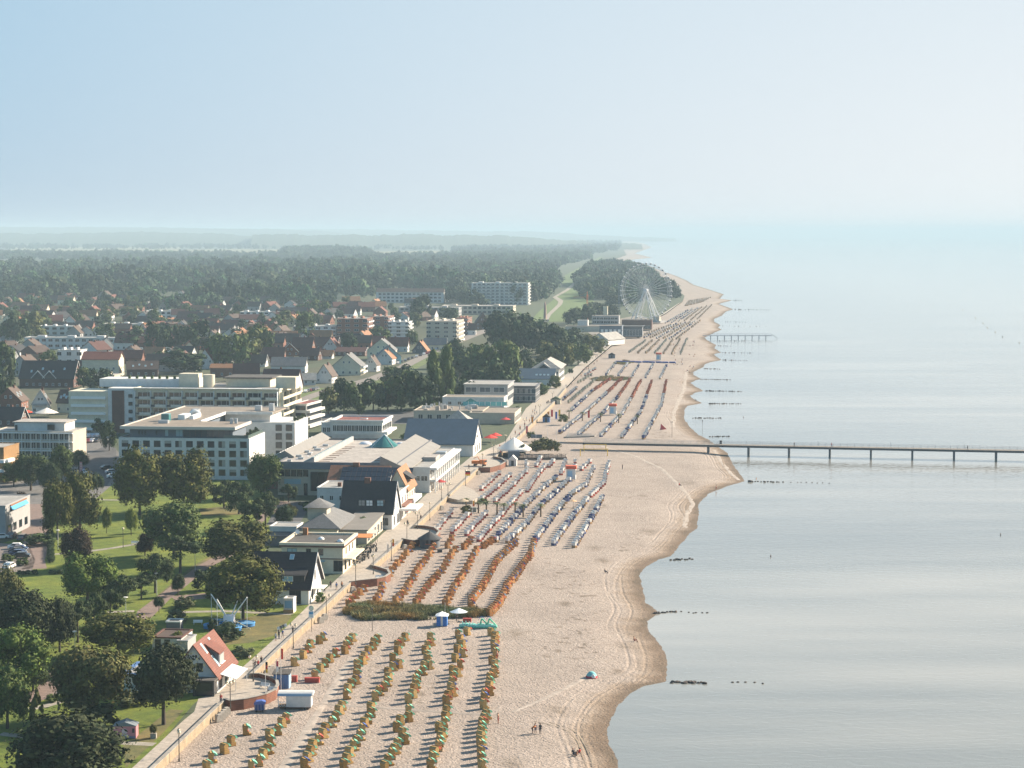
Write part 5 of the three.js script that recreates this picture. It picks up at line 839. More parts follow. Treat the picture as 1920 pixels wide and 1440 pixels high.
woods('far_woods', 'hazy woods and hedgerows stretching to the horizon', [
  [[[-40, 512], [330, 512], [640, 510], [890, 526], [1040, 516], [1060, 508], [1000, 498], [700, 494], [400, 496], [170, 506], [-40, 506]], 1250, 9, 25],
  [[[-60, 490], [230, 490], [500, 488], [700, 490], [690, 482], [300, 478], [-60, 476]], 1300, 12, 20],
  [[[530, 487], [700, 486], [690, 476], [530, 474]], 700, 20, 30],
  [[[690, 494], [1050, 500], [1110, 486], [1090, 478], [860, 480], [700, 486]], 1100, 12, 22],
  [[[840, 480], [1110, 478], [1160, 470], [1165, 462], [860, 462]], 1100, 14, 24],
  [[[-60, 468], [560, 468], [830, 470], [830, 462], [560, 460], [-60, 458]], 1300, 14, 24],
  [[[560, 462], [1160, 464], [1165, 454], [560, 452]], 1200, 14, 26],
  [[[-60, 458], [560, 458], [560, 450], [-60, 450]], 900, 16, 26]], 502);

// ---------- ground details of the park and streets ----------
{
  const lay = T.lay;
  lay('dry_lawn', [[380, 1176], [430, 1165], [500, 1150], [548, 1155], [520, 1190], [470, 1205], [420, 1210]], MT.dryGrass, 2);
  lay('dry_lawn', [[262, 1150], [300, 1112], [360, 1062], [400, 1040], [392, 1058], [330, 1108], [285, 1146]], MT.dryGrass, 2);
  lay('dry_lawn', [[236, 1440], [300, 1380], [345, 1332], [318, 1330], [280, 1362], [230, 1400]], MT.dryGrass, 2);
  lay('dry_lawn', [[372, 955], [470, 944], [470, 964], [380, 968]], MT.dryGrass, 2);
  lay('brick_path', [[40, 1068], [88, 1066], [84, 1050], [96, 1010], [88, 985], [78, 960], [80, 945], [46, 945], [46, 970], [38, 1010], [60, 1044]], MT.brickpave, 3);
  lay('brick_path', [[250, 1164], [282, 1160], [320, 1122], [392, 1064], [440, 1040], [470, 1010], [500, 970], [525, 955], [545, 940], [520, 940], [490, 965], [455, 1000], [420, 1035], [372, 1060], [304, 1112], [258, 1146]], MT.brickpave, 3);
  lay('brick_path', [[320, 1118], [388, 1112], [388, 1122], [330, 1128]], MT.brickpave, 4);
  const thin = (pts, k = 4) => { const a = pts.map(([x, y]) => G(x, y)), L = [], R = []; a.forEach((p, i) => { const q = a[Math.min(i + 1, a.length - 1)].clone().sub(a[Math.max(i - 1, 0)]).normalize(), n = V3(-q.z, 0, q.x).multiplyScalar(1.0); L.push(p.clone().add(n)); R.unshift(p.clone().sub(n)); }); struct('footpath', flatSheet([...L, ...R], LAND + .004 + .006 * k), MT.path); };
  thin([[95, 1040], [172, 1033], [210, 1028], [262, 1019]]); thin([[200, 1148], [252, 1146]]); thin([[335, 1148], [420, 1146], [548, 1152]]); thin([[0, 1376], [55, 1382], [130, 1388], [205, 1392], [290, 1396]]); thin([[180, 937], [230, 938]]); thin([[55, 1330], [84, 1324], [112, 1316]]);
  lay('sand_path', [[60, 1320], [118, 1300], [122, 1270], [90, 1256], [70, 1290], [30, 1312]], MT.brickpave, 3);
  // streets and car parks
  lay('asphalt_yard', [[500, 985], [560, 985], [575, 960], [590, 940], [545, 940], [510, 965]], MT.asphalt, 3);
  lay('car_park', [[-20, 945], [90, 945], [180, 935], [215, 905], [235, 860], [205, 830], [230, 806], [140, 806], [140, 850], [60, 880], [-20, 905]], M(C(.24, .225, .21), { map: T.gravel }), 2);
  lay('road', [[155, 918], [200, 912], [219, 880], [218, 842], [205, 828], [196, 836], [168, 850], [158, 880]], MT.asphalt, 3);
  lay('side_car_park', [[-20, 1076], [60, 1070], [66, 1050], [56, 1024], [-20, 1016]], M(C(.30, .25, .22), { map: T.gravel }), 3);
  lay('street', [[540, 765], [600, 742], [700, 716], [760, 692], [820, 660], [880, 636], [925, 618], [915, 614], [866, 632], [808, 656], [748, 686], [690, 708], [590, 736], [520, 762]], M(C(.36, .31, .27), { map: T.gravel }), 5);
  lay('verge', [[540, 775], [610, 752], [700, 724], [770, 698], [830, 664], [822, 660], [760, 692], [700, 716], [600, 742], [536, 768]], MT.meadow, 4);
  lay('verge', [[560, 752], [610, 728], [560, 726], [545, 750]], MT.meadow, 4);
  lay('street', [[560, 800], [850, 792], [850, 770], [560, 776]], MT.asphalt, 1);
  lay('meadow', [[0, 600], [480, 700], [840, 640], [960, 600], [900, 560], [0, 560]], M(C(.06, .075, .03), { map: T.grass, roughness: 1 }), 0);
  lay('town_ground', [[-20, 800], [240, 810], [560, 760], [900, 640], [520, 700], [0, 690]], M(C(.10, .105, .07), { map: T.grass, roughness: 1 }), 1);
  lay('woodland_floor', [[820, 770], [900, 768], [990, 720], [1060, 690], [1130, 650], [1090, 610], [900, 600], [860, 640], [830, 690]], M(C(.07, .08, .04), { map: T.grass, roughness: 1 }), 4);
  lay('terrace_ground', [[1000, 720], [1060, 690], [1150, 645], [1220, 600], [1200, 590], [1100, 610], [1060, 640]], M(C(.36, .32, .26), { map: T.gravel }), 3);
}
// ---------- sea wall and the round viewing places ----------
const sandAt = (p) => { p.y = sandY(p.x, p.z); return p; };
const GS = (px, py) => { const p = G(px, py, 0); return sandAt(p); };
function wallAlong(name, label, pts, mat, top = 1.55, th = 0.5, low = -0.6, capMat) {
  const a = pts.map(([x, y]) => G(x, y, 0)), gs = [], caps = [];
  const g = thing(name, label, 'wall', V3(0, 0, 0));
  for (let i = 0; i < a.length - 1; i++) { const d = a[i + 1].clone().sub(a[i]), L = d.length(), t = Math.atan2(-d.z, d.x), m = a[i].clone().add(a[i + 1]).multiplyScalar(.5); gs.push(new THREE.BoxGeometry(L + th * .15, top - low, th).rotateY(t).translate(m.x, (top + low) / 2, m.z)); caps.push(new THREE.BoxGeometry(L + th * .15, .1, th + .16).rotateY(t).translate(m.x, top + .053, m.z)); }
  gs.forEach((q) => mesh('wall_section', q, mat, g)); caps.forEach((q) => mesh('coping', q, capMat || MT.concrete, g));
  return g;
}
{
  const con = M(C(.52, .40, .26), { map: T.gravel });
  wallAlong('sea_wall', 'low sand-coloured sea wall at the bottom of the photo', [[268, 1476], [344, 1402], [406, 1342], [421, 1328]], con);
  wallAlong('sea_wall', 'low sea wall from the red-roofed house to the dune grass', [[469, 1282], [532, 1221], [594, 1163], [656, 1105]], con);
  wallAlong('sea_wall', 'low sea wall beside the café terrace', [[696, 1074], [722, 1051], [754, 1023]], con);
  wallAlong('sea_wall', 'low sea wall beside the black-roofed house', [[777, 998], [808, 968], [838, 939]], con);
  wallAlong('sea_wall', 'low sea wall beside the colonnaded building', [[842, 937], [870, 910], [897, 885]], con);
  wallAlong('sea_wall', 'low sea wall running away to the pavilion', [[928, 864], [962, 835], [1014, 784], [1040, 758], [1061, 732]], con);
  const P1 = [[421, 1329], [432, 1333], [456, 1330], [479, 1325], [498, 1320], [515, 1312], [521, 1302], [519, 1294], [506, 1286], [487, 1281], [469, 1281]], P2 = [[656, 1105], [669, 1103], [688, 1101], [706, 1099], [722, 1095], [731, 1089], [727, 1082], [712, 1077], [696, 1073]], P3 = [[754, 1022], [775, 1026], [800, 1022], [818, 1016], [824, 1008], [815, 1001], [798, 998], [777, 997]], P4 = [[838, 939], [860, 944], [886, 945], [900, 938], [890, 926], [866, 914]], P5 = [[897, 886], [918, 886], [938, 881], [949, 874], [940, 868], [926, 865]];
  const bm = MT.brickwall;
  [[P1, 'curved brick wall of the viewing place beside the white wagon'], [P2, 'curved brick wall of the viewing place below the cream building'], [P3, 'curved brick wall behind the black gazebo'], [P5, 'curved brick wall beside the orange truck']].forEach(([q, l]) => wallAlong('plaza_wall', l, q, bm, 1.75, .4, -.6));
  [P1, P2, P3, P4, P5].forEach((q) => { const e = q[q.length - 1], pts = P([...q, [e[0] - 13, e[1] - 3], [q[0][0] - 13, q[0][1] - 3]], 0), c = pts.reduce((s, p) => s.add(p), V3()).multiplyScalar(1 / pts.length); const s = struct('plaza', new THREE.ExtrudeGeometry(poly(pts.map((p) => [p.x, -p.z])), { depth: 1.5, bevelEnabled: false }).rotateX(-Math.PI / 2).translate(0, -.46, 0), MT.pave); });
}
// ---------- beach chairs ----------
const WICK = M(C(.78, .47, .15), { map: T.tile, roughness: .9 }), WICKB = M(C(.66, .37, .11), { map: T.tile, roughness: .9 }), WICKC = M(C(.84, .54, .20), { map: T.tile, roughness: .9 }), WICK2B = M(C(.70, .30, .09), { map: T.tile, roughness: .9 }), WICK2 = M(C(.80, .40, .14), { map: T.tile, roughness: .9 }), WICKG = M(C(.36, .26, .15), { map: T.tile, roughness: .9 });
const CLOTH = { green: M(C(.20, .58, .38)), blue: M(C(.09, .15, .42)), red: M(C(.58, .09, .05)), orange: M(C(.70, .27, .08)), white: M(C(.78, .78, .76)), navy: M(C(.05, .07, .20)), lightblue: M(C(.30, .52, .72)) };
const KORB = (() => {
  const side = [[-.45, .66], [.2, .66], [.24, 1.1], [.42, 1.46], [.2, 1.62], [-.28, 1.62], [-.53, 1.36]];
  const curve = [[-.47, .64], [-.55, 1.36], [-.30, 1.66], [.22, 1.66], [.44, 1.48], [.40, 1.44], [.2, 1.6], [-.27, 1.6], [-.49, 1.34], [-.42, .64]];
  return {
    base: done(joined([box(.9, .54, 1.26, 0, .37, 0), box(.06, .1, 1.2, .43, .05, 0), box(.06, .1, 1.2, -.43, .05, 0)])),
    hood: done(joined([slab(side, .05).translate(0, 0, .58), slab(side, .05).translate(0, 0, -.63), slab(curve, 1.26).translate(0, 0, -.63)])),
    cushion: done(joined([box(.5, .12, 1.1, .12, .71, 0), box(.12, .75, 1.1).rotateZ(.16).translate(-.36, 1.08, 0)])),
    awning: done(joined([slab([[.12, 1.69], [.46, 1.55], [.78, 1.22], [.82, 1.26], [.5, 1.60], [.12, 1.74]], 1.3).translate(0, 0, -.65), slab([[.16, 1.69], [.42, 1.2], [.74, 1.22], [.46, 1.53]], .03).translate(0, 0, .62)])),
    stool: done(joined([box(.34, .3, 1.0, .66, .18, 0)])),
  };
})();
const CW = ['first', 'second', 'third', 'fourth', 'fifth', 'sixth', 'seventh', 'eighth', 'ninth', 'tenth', '11th', '12th', '13th', '14th', '15th', '16th', '17th', '18th', '19th', '20th', '21st', '22nd', '23rd', '24th', '25th', '26th', '27th', '28th', '29th', '30th', '31st', '32nd', '33rd', '34th', '35th', '36th', '37th', '38th'];
let chairN = 0;
const chairR = RNG(33);
function chair(px, py, wick, cloth, cushion, label, group, dy = 9) {
  wick = wick === WICK ? pick([WICK, WICKB, WICKC]) : pick([WICK2, WICK2, WICK2B]);
  const p = GS(px, py + dy), o = thing('beach_chair', label, 'beach chair', p, .55 + (chairR() - .5) * .7, group);
  const add = (n, geo, m, par = o) => { const q = new THREE.Mesh(geo, m); q.name = n; shade(q); par.add(q); return q; };
  add('base', KORB.base, wick); const h = add('hood', KORB.hood, wick); add('awning', KORB.awning, CLOTH[cloth], h); add('cushion', KORB.cushion, CLOTH[cushion]); if (chairR() < .5) add('foot_stool', KORB.stool, wick);
  h.rotation.z = -.02; chairN++;
  return o;
}
const rowsA = { // front block, lower half (near) - each list runs from the far end to the near end
  a: [[461, 1369], [434, 1389], [421, 1404], [397, 1421], [388, 1437]],
  b: [[537, 1347], [529, 1355], [522, 1369], [506, 1376], [507, 1390], [503, 1405], [494, 1414], [487, 1427], [472, 1437]],
  c: [[642, 1323], [636, 1331], [630, 1344], [622, 1354], [611, 1365], [606, 1375], [597, 1387], [587, 1396], [583, 1408], [577, 1420], [571, 1432]],
  d: [[696, 1325], [697, 1336], [691, 1348], [684, 1355], [680, 1367], [675, 1379], [669, 1390], [663, 1398], [656, 1410], [651, 1423], [645, 1435]],
  e: [[767, 1331], [767, 1344], [751, 1350], [744, 1363], [755, 1374], [760, 1386], [746, 1395], [741, 1405], [735, 1414], [728, 1426], [722, 1438]],
  f: [[838, 1332], [836, 1343], [834, 1355], [824, 1363], [829, 1374], [828, 1382], [825, 1391], [823, 1399], [815, 1410], [812, 1421], [808, 1434]],
  g: [[912, 1340], [909, 1347], [905, 1355], [903, 1363], [903, 1371], [902, 1380], [902, 1389], [902, 1398], [903, 1410], [902, 1422], [904, 1435]],
};
const rowsB = {
  a: [[606, 1192], [599, 1198], [582, 1206], [577, 1215], [569, 1226], [552, 1240]],
  b: [[661, 1194], [654, 1200], [649, 1208], [647, 1217], [629, 1223], [619, 1233], [610, 1242], [601, 1251], [591, 1264]],
  c: [[708, 1196], [701, 1202], [700, 1210], [691, 1218], [684, 1229], [680, 1237], [670, 1244], [671, 1253], [669, 1263], [668, 1274], [659, 1281], [653, 1290], [649, 1302]],
  d: [[760, 1193], [753, 1202], [745, 1207], [746, 1218], [737, 1232], [748, 1244], [737, 1249], [728, 1259], [729, 1269], [726, 1278], [721, 1287], [711, 1295], [704, 1305]],
  e: [[807, 1192], [808, 1202], [802, 1208], [798, 1217], [800, 1227], [802, 1234], [805, 1246], [796, 1247], [793, 1257], [784, 1265], [779, 1273], [780, 1282], [777, 1290], [775, 1300], [766, 1309]],
  f: [[876, 1182], [859, 1187], [863, 1196], [867, 1206], [858, 1215], [868, 1223], [854, 1232], [863, 1244], [849, 1255], [858, 1260], [850, 1267], [848, 1277], [846, 1287], [849, 1297], [841, 1303], [837, 1312]],
  g: [[921, 1183], [929, 1190], [928, 1198], [927, 1206], [927, 1214], [929, 1222], [923, 1237], [928, 1244], [927, 1254], [925, 1261], [919, 1269], [918, 1277], [918, 1284], [919, 1295], [909, 1300], [908, 1307], [907, 1320]],
};
const rowWord = ['first', 'second', 'third', 'fourth', 'fifth', 'sixth', 'seventh'];
const pick = (list) => list[Math.floor(chairR() * list.length)];
Object.values(rowsA).forEach((row, ri) => row.forEach(([x, y], k) => { const c = chairR() < .85 ? 'green' : pick(['blue', 'red']); chair(x, y, WICK, c, pick(['green', 'blue', 'red']), `wicker beach chair, ${c} awning, ${CW[k]} from far end, ${rowWord[ri]} row, nearest block`, 'beach chairs of the nearest block'); }));
Object.values(rowsB).forEach((row, ri) => row.forEach(([x, y], k) => { const c = ri > 4 ? pick(['green', 'blue', 'red', 'green', 'orange']) : chairR() < .82 ? 'green' : pick(['blue', 'red']); chair(x, y, WICK, c, pick(['green', 'blue', 'red', 'white']), `wicker beach chair, ${c} awning, ${CW[k]} from far end, ${rowWord[ri]} row before dune grass`, 'beach chairs before the dune grass'); }));
const along = (pts, n) => { const L = [0]; for (let i = 1; i < pts.length; i++) L.push(L[i - 1] + Math.hypot(pts[i][0] - pts[i - 1][0], pts[i][1] - pts[i - 1][1])); const out = []; for (let k = 0; k < n; k++) { const s = L[L.length - 1] * k / Math.max(1, n - 1); let i = 1; while (i < L.length - 1 && L[i] < s) i++; const t = (s - L[i - 1]) / (L[i] - L[i - 1] || 1); out.push([pts[i - 1][0] + t * (pts[i][0] - pts[i - 1][0]), pts[i - 1][1] + t * (pts[i][1] - pts[i - 1][1])]); } return out; };
const r6 = (l) => l.map(([x, y]) => [640 + x / 4.8, 940 + y / 4.8]);
const rowsC = [[[[640, 400], [555, 505], [490, 580], [430, 655]], 9], [[[203, 790], [125, 855], [60, 925]], 5], [[[368, 765], [350, 835], [310, 895]], 5], [[[832, 412], [770, 505], [690, 610], [645, 690], [600, 760], [560, 830], [490, 895]], 17], [[[1022, 435], [950, 535], [920, 605], [840, 695], [765, 780], [672, 915]], 17], [[[1217, 435], [1165, 530], [1125, 612], [1060, 710], [1000, 805], [937, 925]], 17], [[[992, 330], [955, 400]], 3], [[[1167, 345], [1105, 410]], 4], [[[1358, 350], [1280, 402]], 4], [[[1572, 365], [1490, 440], [1400, 535], [1350, 625], [1290, 735], [1212, 835], [1165, 895], [1167, 945]], 31], [[[1732, 365], [1702, 475], [1640, 565], [1560, 675], [1492, 765], [1442, 875], [1392, 950], [1330, 1008]], 35]];
const rowName = ['tan row along the wall', 'short row under the wall bend', 'short row behind the dune grass', 'second tan row behind dune grass', 'third tan row behind dune grass', 'fourth tan row behind dune grass', 'tan group beside the gazebo', 'tan group right of gazebo', 'tan group before the white chairs', 'next-to-last tan row towards the sea', 'tan row nearest the sea'];
rowsC.forEach(([pts, n], ri) => along(r6(pts), n).forEach(([x, y], k) => { const c = pick(['red', 'orange', 'red', 'orange', 'lightblue', 'blue', 'red']); chair(x + (chairR() - .5) * 1.5, y, WICK2, c, pick(['red', 'blue', 'white']), `beach chair, ${c === 'lightblue' ? 'pale-blue' : c} awning, ${CW[k]} from far end, ${rowName[ri]}`, 'beach chairs behind the dune grass', 5); }));
// the hundreds further off
{
  const rows = [[[[846, 961], [818, 996]], 9, 'r'], [[[881, 963], [848, 998]], 11, 'r'], [[[936, 888], [903, 917]], 10, 'r'], [[[956, 892], [929, 917], [900, 940]], 17, 'r'], [[[986, 867], [989, 883], [975, 896], [955, 918], [929, 940]], 22, 'r'], [[[911, 964], [875, 1002]], 13, 'r'], [[[1013, 860], [1006, 873]], 5, 'r'], [[[1022, 874], [1004, 896], [989, 920]], 17, 'r'], [[[977, 923], [942, 964], [899, 1013]], 30, 'r'], [[[1037, 866], [1030, 874]], 4, 'r'], [[[1043, 896], [1017, 917], [986, 948], [939, 1000], [930, 1014]], 40, 'n'], [[[1060, 866], [1052, 888]], 7, 'r'], [[[1072, 896], [1041, 925], [1012, 951], [986, 985], [952, 1016]], 42, 'n'], [[[1078, 866], [1078, 876]], 3, 'r'], [[[1106, 866], [1090, 880]], 6, 'r'], [[[1113, 878], [1100, 909], [1072, 927], [1041, 964], [1004, 1013]], 46, 'n'], [[[1142, 868], [1136, 888], [1132, 907], [1108, 930]], 22, 'r'], [[[1100, 938], [1069, 977], [1038, 1020]], 30, 'n'], [[[1130, 933], [1116, 961], [1077, 1024]], 34, 'n'],
    [[[1080, 727], [1056, 748]], 16, 'n'], [[[1119, 709], [1067, 753]], 26, 'g'], [[[1142, 711], [1111, 732]], 18, 'R'], [[[1111, 732], [1072, 768]], 24, 'n'], [[[1166, 709], [1137, 737]], 20, 'R'], [[[1137, 737], [1098, 772], [1050, 811]], 48, 'n'], [[[1181, 711], [1160, 742]], 20, 'R'], [[[1160, 742], [1134, 771], [1085, 814]], 46, 'n'], [[[1201, 714], [1184, 745]], 18, 'R'], [[[1184, 745], [1168, 774], [1127, 816]], 42, 'n'], [[[1222, 714], [1212, 742]], 16, 'R'], [[[1212, 742], [1202, 771], [1166, 819]], 42, 'n'], [[[1249, 714], [1244, 740]], 16, 'R'], [[[1244, 740], [1241, 756], [1207, 821]], 46, 'n'],
    [[[1154, 680], [1137, 702]], 14, 'n'], [[[1176, 681], [1160, 702]], 14, 'n'], [[[1198, 683], [1184, 706]], 14, 'n'], [[[1224, 683], [1210, 706]], 14, 'n'], [[[1249, 685], [1238, 708]], 14, 'n'], [[[1108, 702], [1085, 716]], 10, 'g'], [[[1116, 690], [1098, 702]], 8, 'r']];
  for (let k = 0; k < 7; k++) { rows.push([[[1288 - k * 13, 634 + k * .6], [1276 - k * 16, 662 - k * .5]], 16, k % 3 ? 'w' : 'g']); rows.push([[[1312 - k * 9, 600 + k * 1.2], [1268 - k * 12, 634 - k * .6]], 22, k % 2 ? 'n' : 'w']); }
  for (let k = 0; k < 6; k++) rows.push([[[1334 - k * 9, 570 + k * 2], [1308 - k * 12, 596 + k * 1.5]], 20, k < 3 ? 'w' : 'n']);
  for (let k = 0; k < 5; k++) rows.push([[[1332 - k * 4, 556 + k * 2], [1292 - k * 2, 562 + k * 2.4]], 18, 'w']);
  const r = RNG(55), list = []; rows.forEach(([pts, n, kind]) => along(pts, Math.round(n * (pts[0][1] > 840 ? .74 : pts[0][1] > 670 ? .6 : .7))).forEach(([x, y]) => { const p = GS(x + (r() - .5) * 1.2, y + 3 + (r() - .5) * .8); list.push([p, kind]); }));
  const grp = new THREE.Group(); grp.name = 'distant_beach_chairs'; grp.userData = { kind: 'stuff', label: 'hundreds of distant white, red and blue beach chairs in rows', category: 'beach chairs' }; scene.add(grp);
  const low = new THREE.InstancedMesh(KORB.base, M(C(1, 1, 1), { roughness: .9 }), list.length), up = new THREE.InstancedMesh(KORB.hood, M(C(1, 1, 1), { roughness: .9 }), list.length), aw = new THREE.InstancedMesh(KORB.awning, M(C(1, 1, 1)), list.length), m4 = new THREE.Matrix4(), q = new THREE.Quaternion();
  [[low, 'bases'], [up, 'hoods'], [aw, 'awnings']].forEach(([m, n]) => { m.name = n; m.userData.kind = 'stuff'; shade(m); grp.add(m); });
  list.forEach(([p, kind], i) => { q.setFromAxisAngle(V3(0, 1, 0), .55 + (r() - .5) * .9); m4.compose(p, q, V3(.95, .95 + .1 * r(), .95)); [low, up, aw].forEach((m) => m.setMatrixAt(i, m4));
    const red = C(.36, .07, .045), white = C(.72, .70, .66), navy = C(.06, .075, .18), wick = C(.36, .22, .11), grey = C(.40, .34, .27);
    const a = { r: [red, white, white], n: [r() < .5 ? wick : navy, r() < .16 ? navy : white, r() < .6 ? white : navy], g: [grey, C(.34, .33, .27), C(.2, .3, .2)], R: [C(.30, .09, .05), C(.38, .11, .06), C(.48, .18, .08)], w: [wick, C(.42, .30, .19), white] }[kind];
    low.setColorAt(i, a[0]); up.setColorAt(i, a[1]); aw.setColorAt(i, a[2]); });
}
// ---------- lamps ----------
const POLE = M(C(.10, .09, .08), { roughness: .5, metalness: .3 }), PALEPOLE = M(C(.52, .54, .50), { roughness: .5 }), GLOBE = M(C(.85, .72, .50), { roughness: .2 });
function lamp(px, py, globes, h, label, onSand) {
  const p = onSand ? GS(px, py) : G(px, py), o = thing('street_lamp', label, 'lamp', p, px * .37, 'promenade lamps');
  mesh('post', [cyl(.09, .06, h - .3), cyl(.16, .13, .5), cyl(.1, .1, .12, 0, h * .72)], POLE, o);
  for (let k = 0; k < globes; k++) { const a = k * 6.283 / globes, d = globes > 1 ? .62 : 0, q = mesh('globe', new THREE.SphereGeometry(.26, 12, 9), GLOBE, o); q.position.set(Math.cos(a) * d, h + .05, Math.sin(a) * d); mesh('cap', new THREE.ConeGeometry(.2, .16, 8).translate(0, .3, 0), POLE, q); if (globes > 1) mesh('arm', [bar(V3(0, h - .7, 0), V3(Math.cos(a) * d, h - .45, Math.sin(a) * d), .035, 5), bar(V3(Math.cos(a) * d, h - .45, Math.sin(a) * d), V3(Math.cos(a) * d, h - .2, Math.sin(a) * d), .035, 5)], POLE, o); }
  return o;
}
[[336, 1428, 2, 4.6, 'double-globe lamp on the sand at the bottom of the photo', 1], [432, 1327, 3, 4.3, 'three-globe lamp on the plaza before the red-roofed house'], [475, 1278, 2, 4.4, 'double-globe lamp at the plaza wall end'], [550, 1216, 2, 4.6, 'double-globe lamp beside the sea wall below the round tree', 1], [612, 1156, 2, 4.4, 'double-globe lamp beside the dune grass', 1], [667, 1096, 2, 4.4, 'double-globe lamp at the concrete block below the cream building'], [700, 1077, 2, 4.3, 'double-globe lamp at the plaza below the café'], [734, 1052, 1, 4.8, 'single-globe lamp with flag beside the café', 1], [763, 1013, 2, 4.3, 'double-globe lamp left of the black gazebo'], [783, 992, 2, 4.3, 'double-globe lamp behind the black gazebo'], [806, 976, 1, 4.8, 'tall single lamp on the sand beside the black-roofed house', 1], [828, 943, 2, 4.3, 'double-globe lamp near the palms'], [840, 934, 2, 4.3, 'double-globe lamp beside the palms and flags'], [873, 911, 1, 4.8, 'lamp with black, red and gold flag beside the wall', 1], [905, 876, 2, 4.3, 'double-globe lamp at the orange truck'], [925, 858, 2, 4.3, 'lamp just beyond the orange truck'], [948, 838, 2, 4.3, 'lamp beside the white pointed tent'], [984, 806, 2, 4.3, 'lamp before the colourful flags'], [1012, 778, 2, 4.3, 'lamp at the blue beach hut'], [1036, 752, 2, 4.3, 'lamp beside the far green hut']].forEach((a) => lamp(...a));
[[109, 1030, 4.6, 'pale park lamp beside the brick path'], [231, 1027, 4.6, 'globe park lamp beside the lawn bench'], [294, 1116, 4.6, 'pale park lamp at the diagonal path bend'], [236, 1162, 4.4, 'pale park lamp at the path crossing'], [141, 1232, 4.6, 'pale park lamp between the lower pines'], [366, 1070, 4.4, 'pale park lamp behind the leaning pine'], [152, 1420, 4.6, 'park lamp at the huge bottom pine'], [38, 960, 4.4, 'pale lamp beside the café hedge']].forEach(([x, y, h, l], i) => { const o = thing('park_lamp', l, 'lamp', G(x, y), 0, 'park lamps'); mesh('post', cyl(.08, .06, h), i === 1 ? POLE : PALEPOLE, o); if (i === 1) mesh('globe', new THREE.SphereGeometry(.32, 12, 9).translate(0, h + .25, 0), GLOBE, o); else mesh('head', [cyl(.16, .5, .22, 0, h, 0, 12), cyl(.5, .42, .1, 0, h + .22, 0, 12)], M(C(.7, .68, .62)), o); });
// ---------- people ----------
const SKIN = M(C(.48, .26, .17)), HAIR = M(C(.05, .03, .02));
const CLO = { dark: M(C(.03, .03, .045)), red: M(C(.5, .05, .04)), white: M(C(.7, .68, .66)), blue: M(C(.06, .12, .32)), skin: SKIN, orange: M(C(.55, .18, .05)), grey: M(C(.2, .2, .2)) };
// ---------- trodden and raked tracks in the sand ----------
function ribbon(name, pts, width, color, lift = .03) {
  const a = []; for (let i = 0; i < pts.length - 1; i++) { const A = G(...pts[i], 0), B = G(...pts[i + 1], 0), n = Math.max(2, Math.ceil(A.distanceTo(B) / .8)); for (let k = 0; k < n; k++) a.push(A.clone().lerp(B, k / n)); } a.push(G(...pts[pts.length - 1], 0));
  const pos = [], idx = [], N = 4; a.forEach((p, i) => { const q = a[Math.min(i + 1, a.length - 1)].clone().sub(a[Math.max(i - 1, 0)]).setY(0).normalize(), s = V3(-q.z, 0, q.x), w = width * (.85 + .3 * noise(i * .11, 3.3)); for (let k = 0; k <= N; k++) { const t = k / N - .5, x = p.x + s.x * w * t, z = p.z + s.z * w * t; pos.push(x, sandY(x, z) + lift + (Math.abs(t) > .45 ? -.05 : .015 * Math.sin(t * 9)), z); } if (i) for (let k = 0; k < N; k++) { const u = (i - 1) * (N + 1) + k, v = u + N + 1; idx.push(u, u + 1, v, v, u + 1, v + 1); } });
  const g = new THREE.BufferGeometry(); g.setAttribute('position', new THREE.Float32BufferAttribute(pos, 3)); g.setIndex(idx); g.computeVertexNormals(); if (g.attributes.normal.getY(0) < 0) { g.setIndex(idx.reverse()); g.computeVertexNormals(); }
  struct(name, g, M(color, { map: T.gravel, roughness: 1 }));
}
const TRACK = C(.60, .51, .43), BOARD = C(.46, .39, .33);
ribbon('sand_track', [[515, 1465], [560, 1395], [590, 1345], [620, 1300], [645, 1255], [662, 1232]], 2.2, TRACK);
ribbon('boardwalk', [[600, 1320], [700, 1326], [800, 1333], [908, 1341]], 1.6, BOARD, .05);
ribbon('sand_track', [[1126, 836], [1190, 855], [1240, 878], [1268, 905], [1290, 925], [1300, 940], [1288, 960], [1284, 985]], 2.0, TRACK);
ribbon('sand_track', [[960, 1335], [1020, 1310], [1060, 1290], [1100, 1268]], 1.3, TRACK);
ribbon('sand_track', [[1340, 840], [1352, 862], [1372, 885], [1386, 896]], 2.0, TRACK);
ribbon('sand_track', [[1288, 690], [1282, 730], [1264, 770], [1262, 800]], 2.6, TRACK);
ribbon('tyre_track', [[1002, 1352], [1040, 1358], [1066, 1366], [1084, 1384], [1092, 1410], [1104, 1440]], .5, C(.40, .31, .22), .035);
ribbon('tyre_track', [[1030, 1352], [1066, 1360], [1082, 1368], [1098, 1390], [1112, 1425]], .5, C(.42, .33, .235), .035);
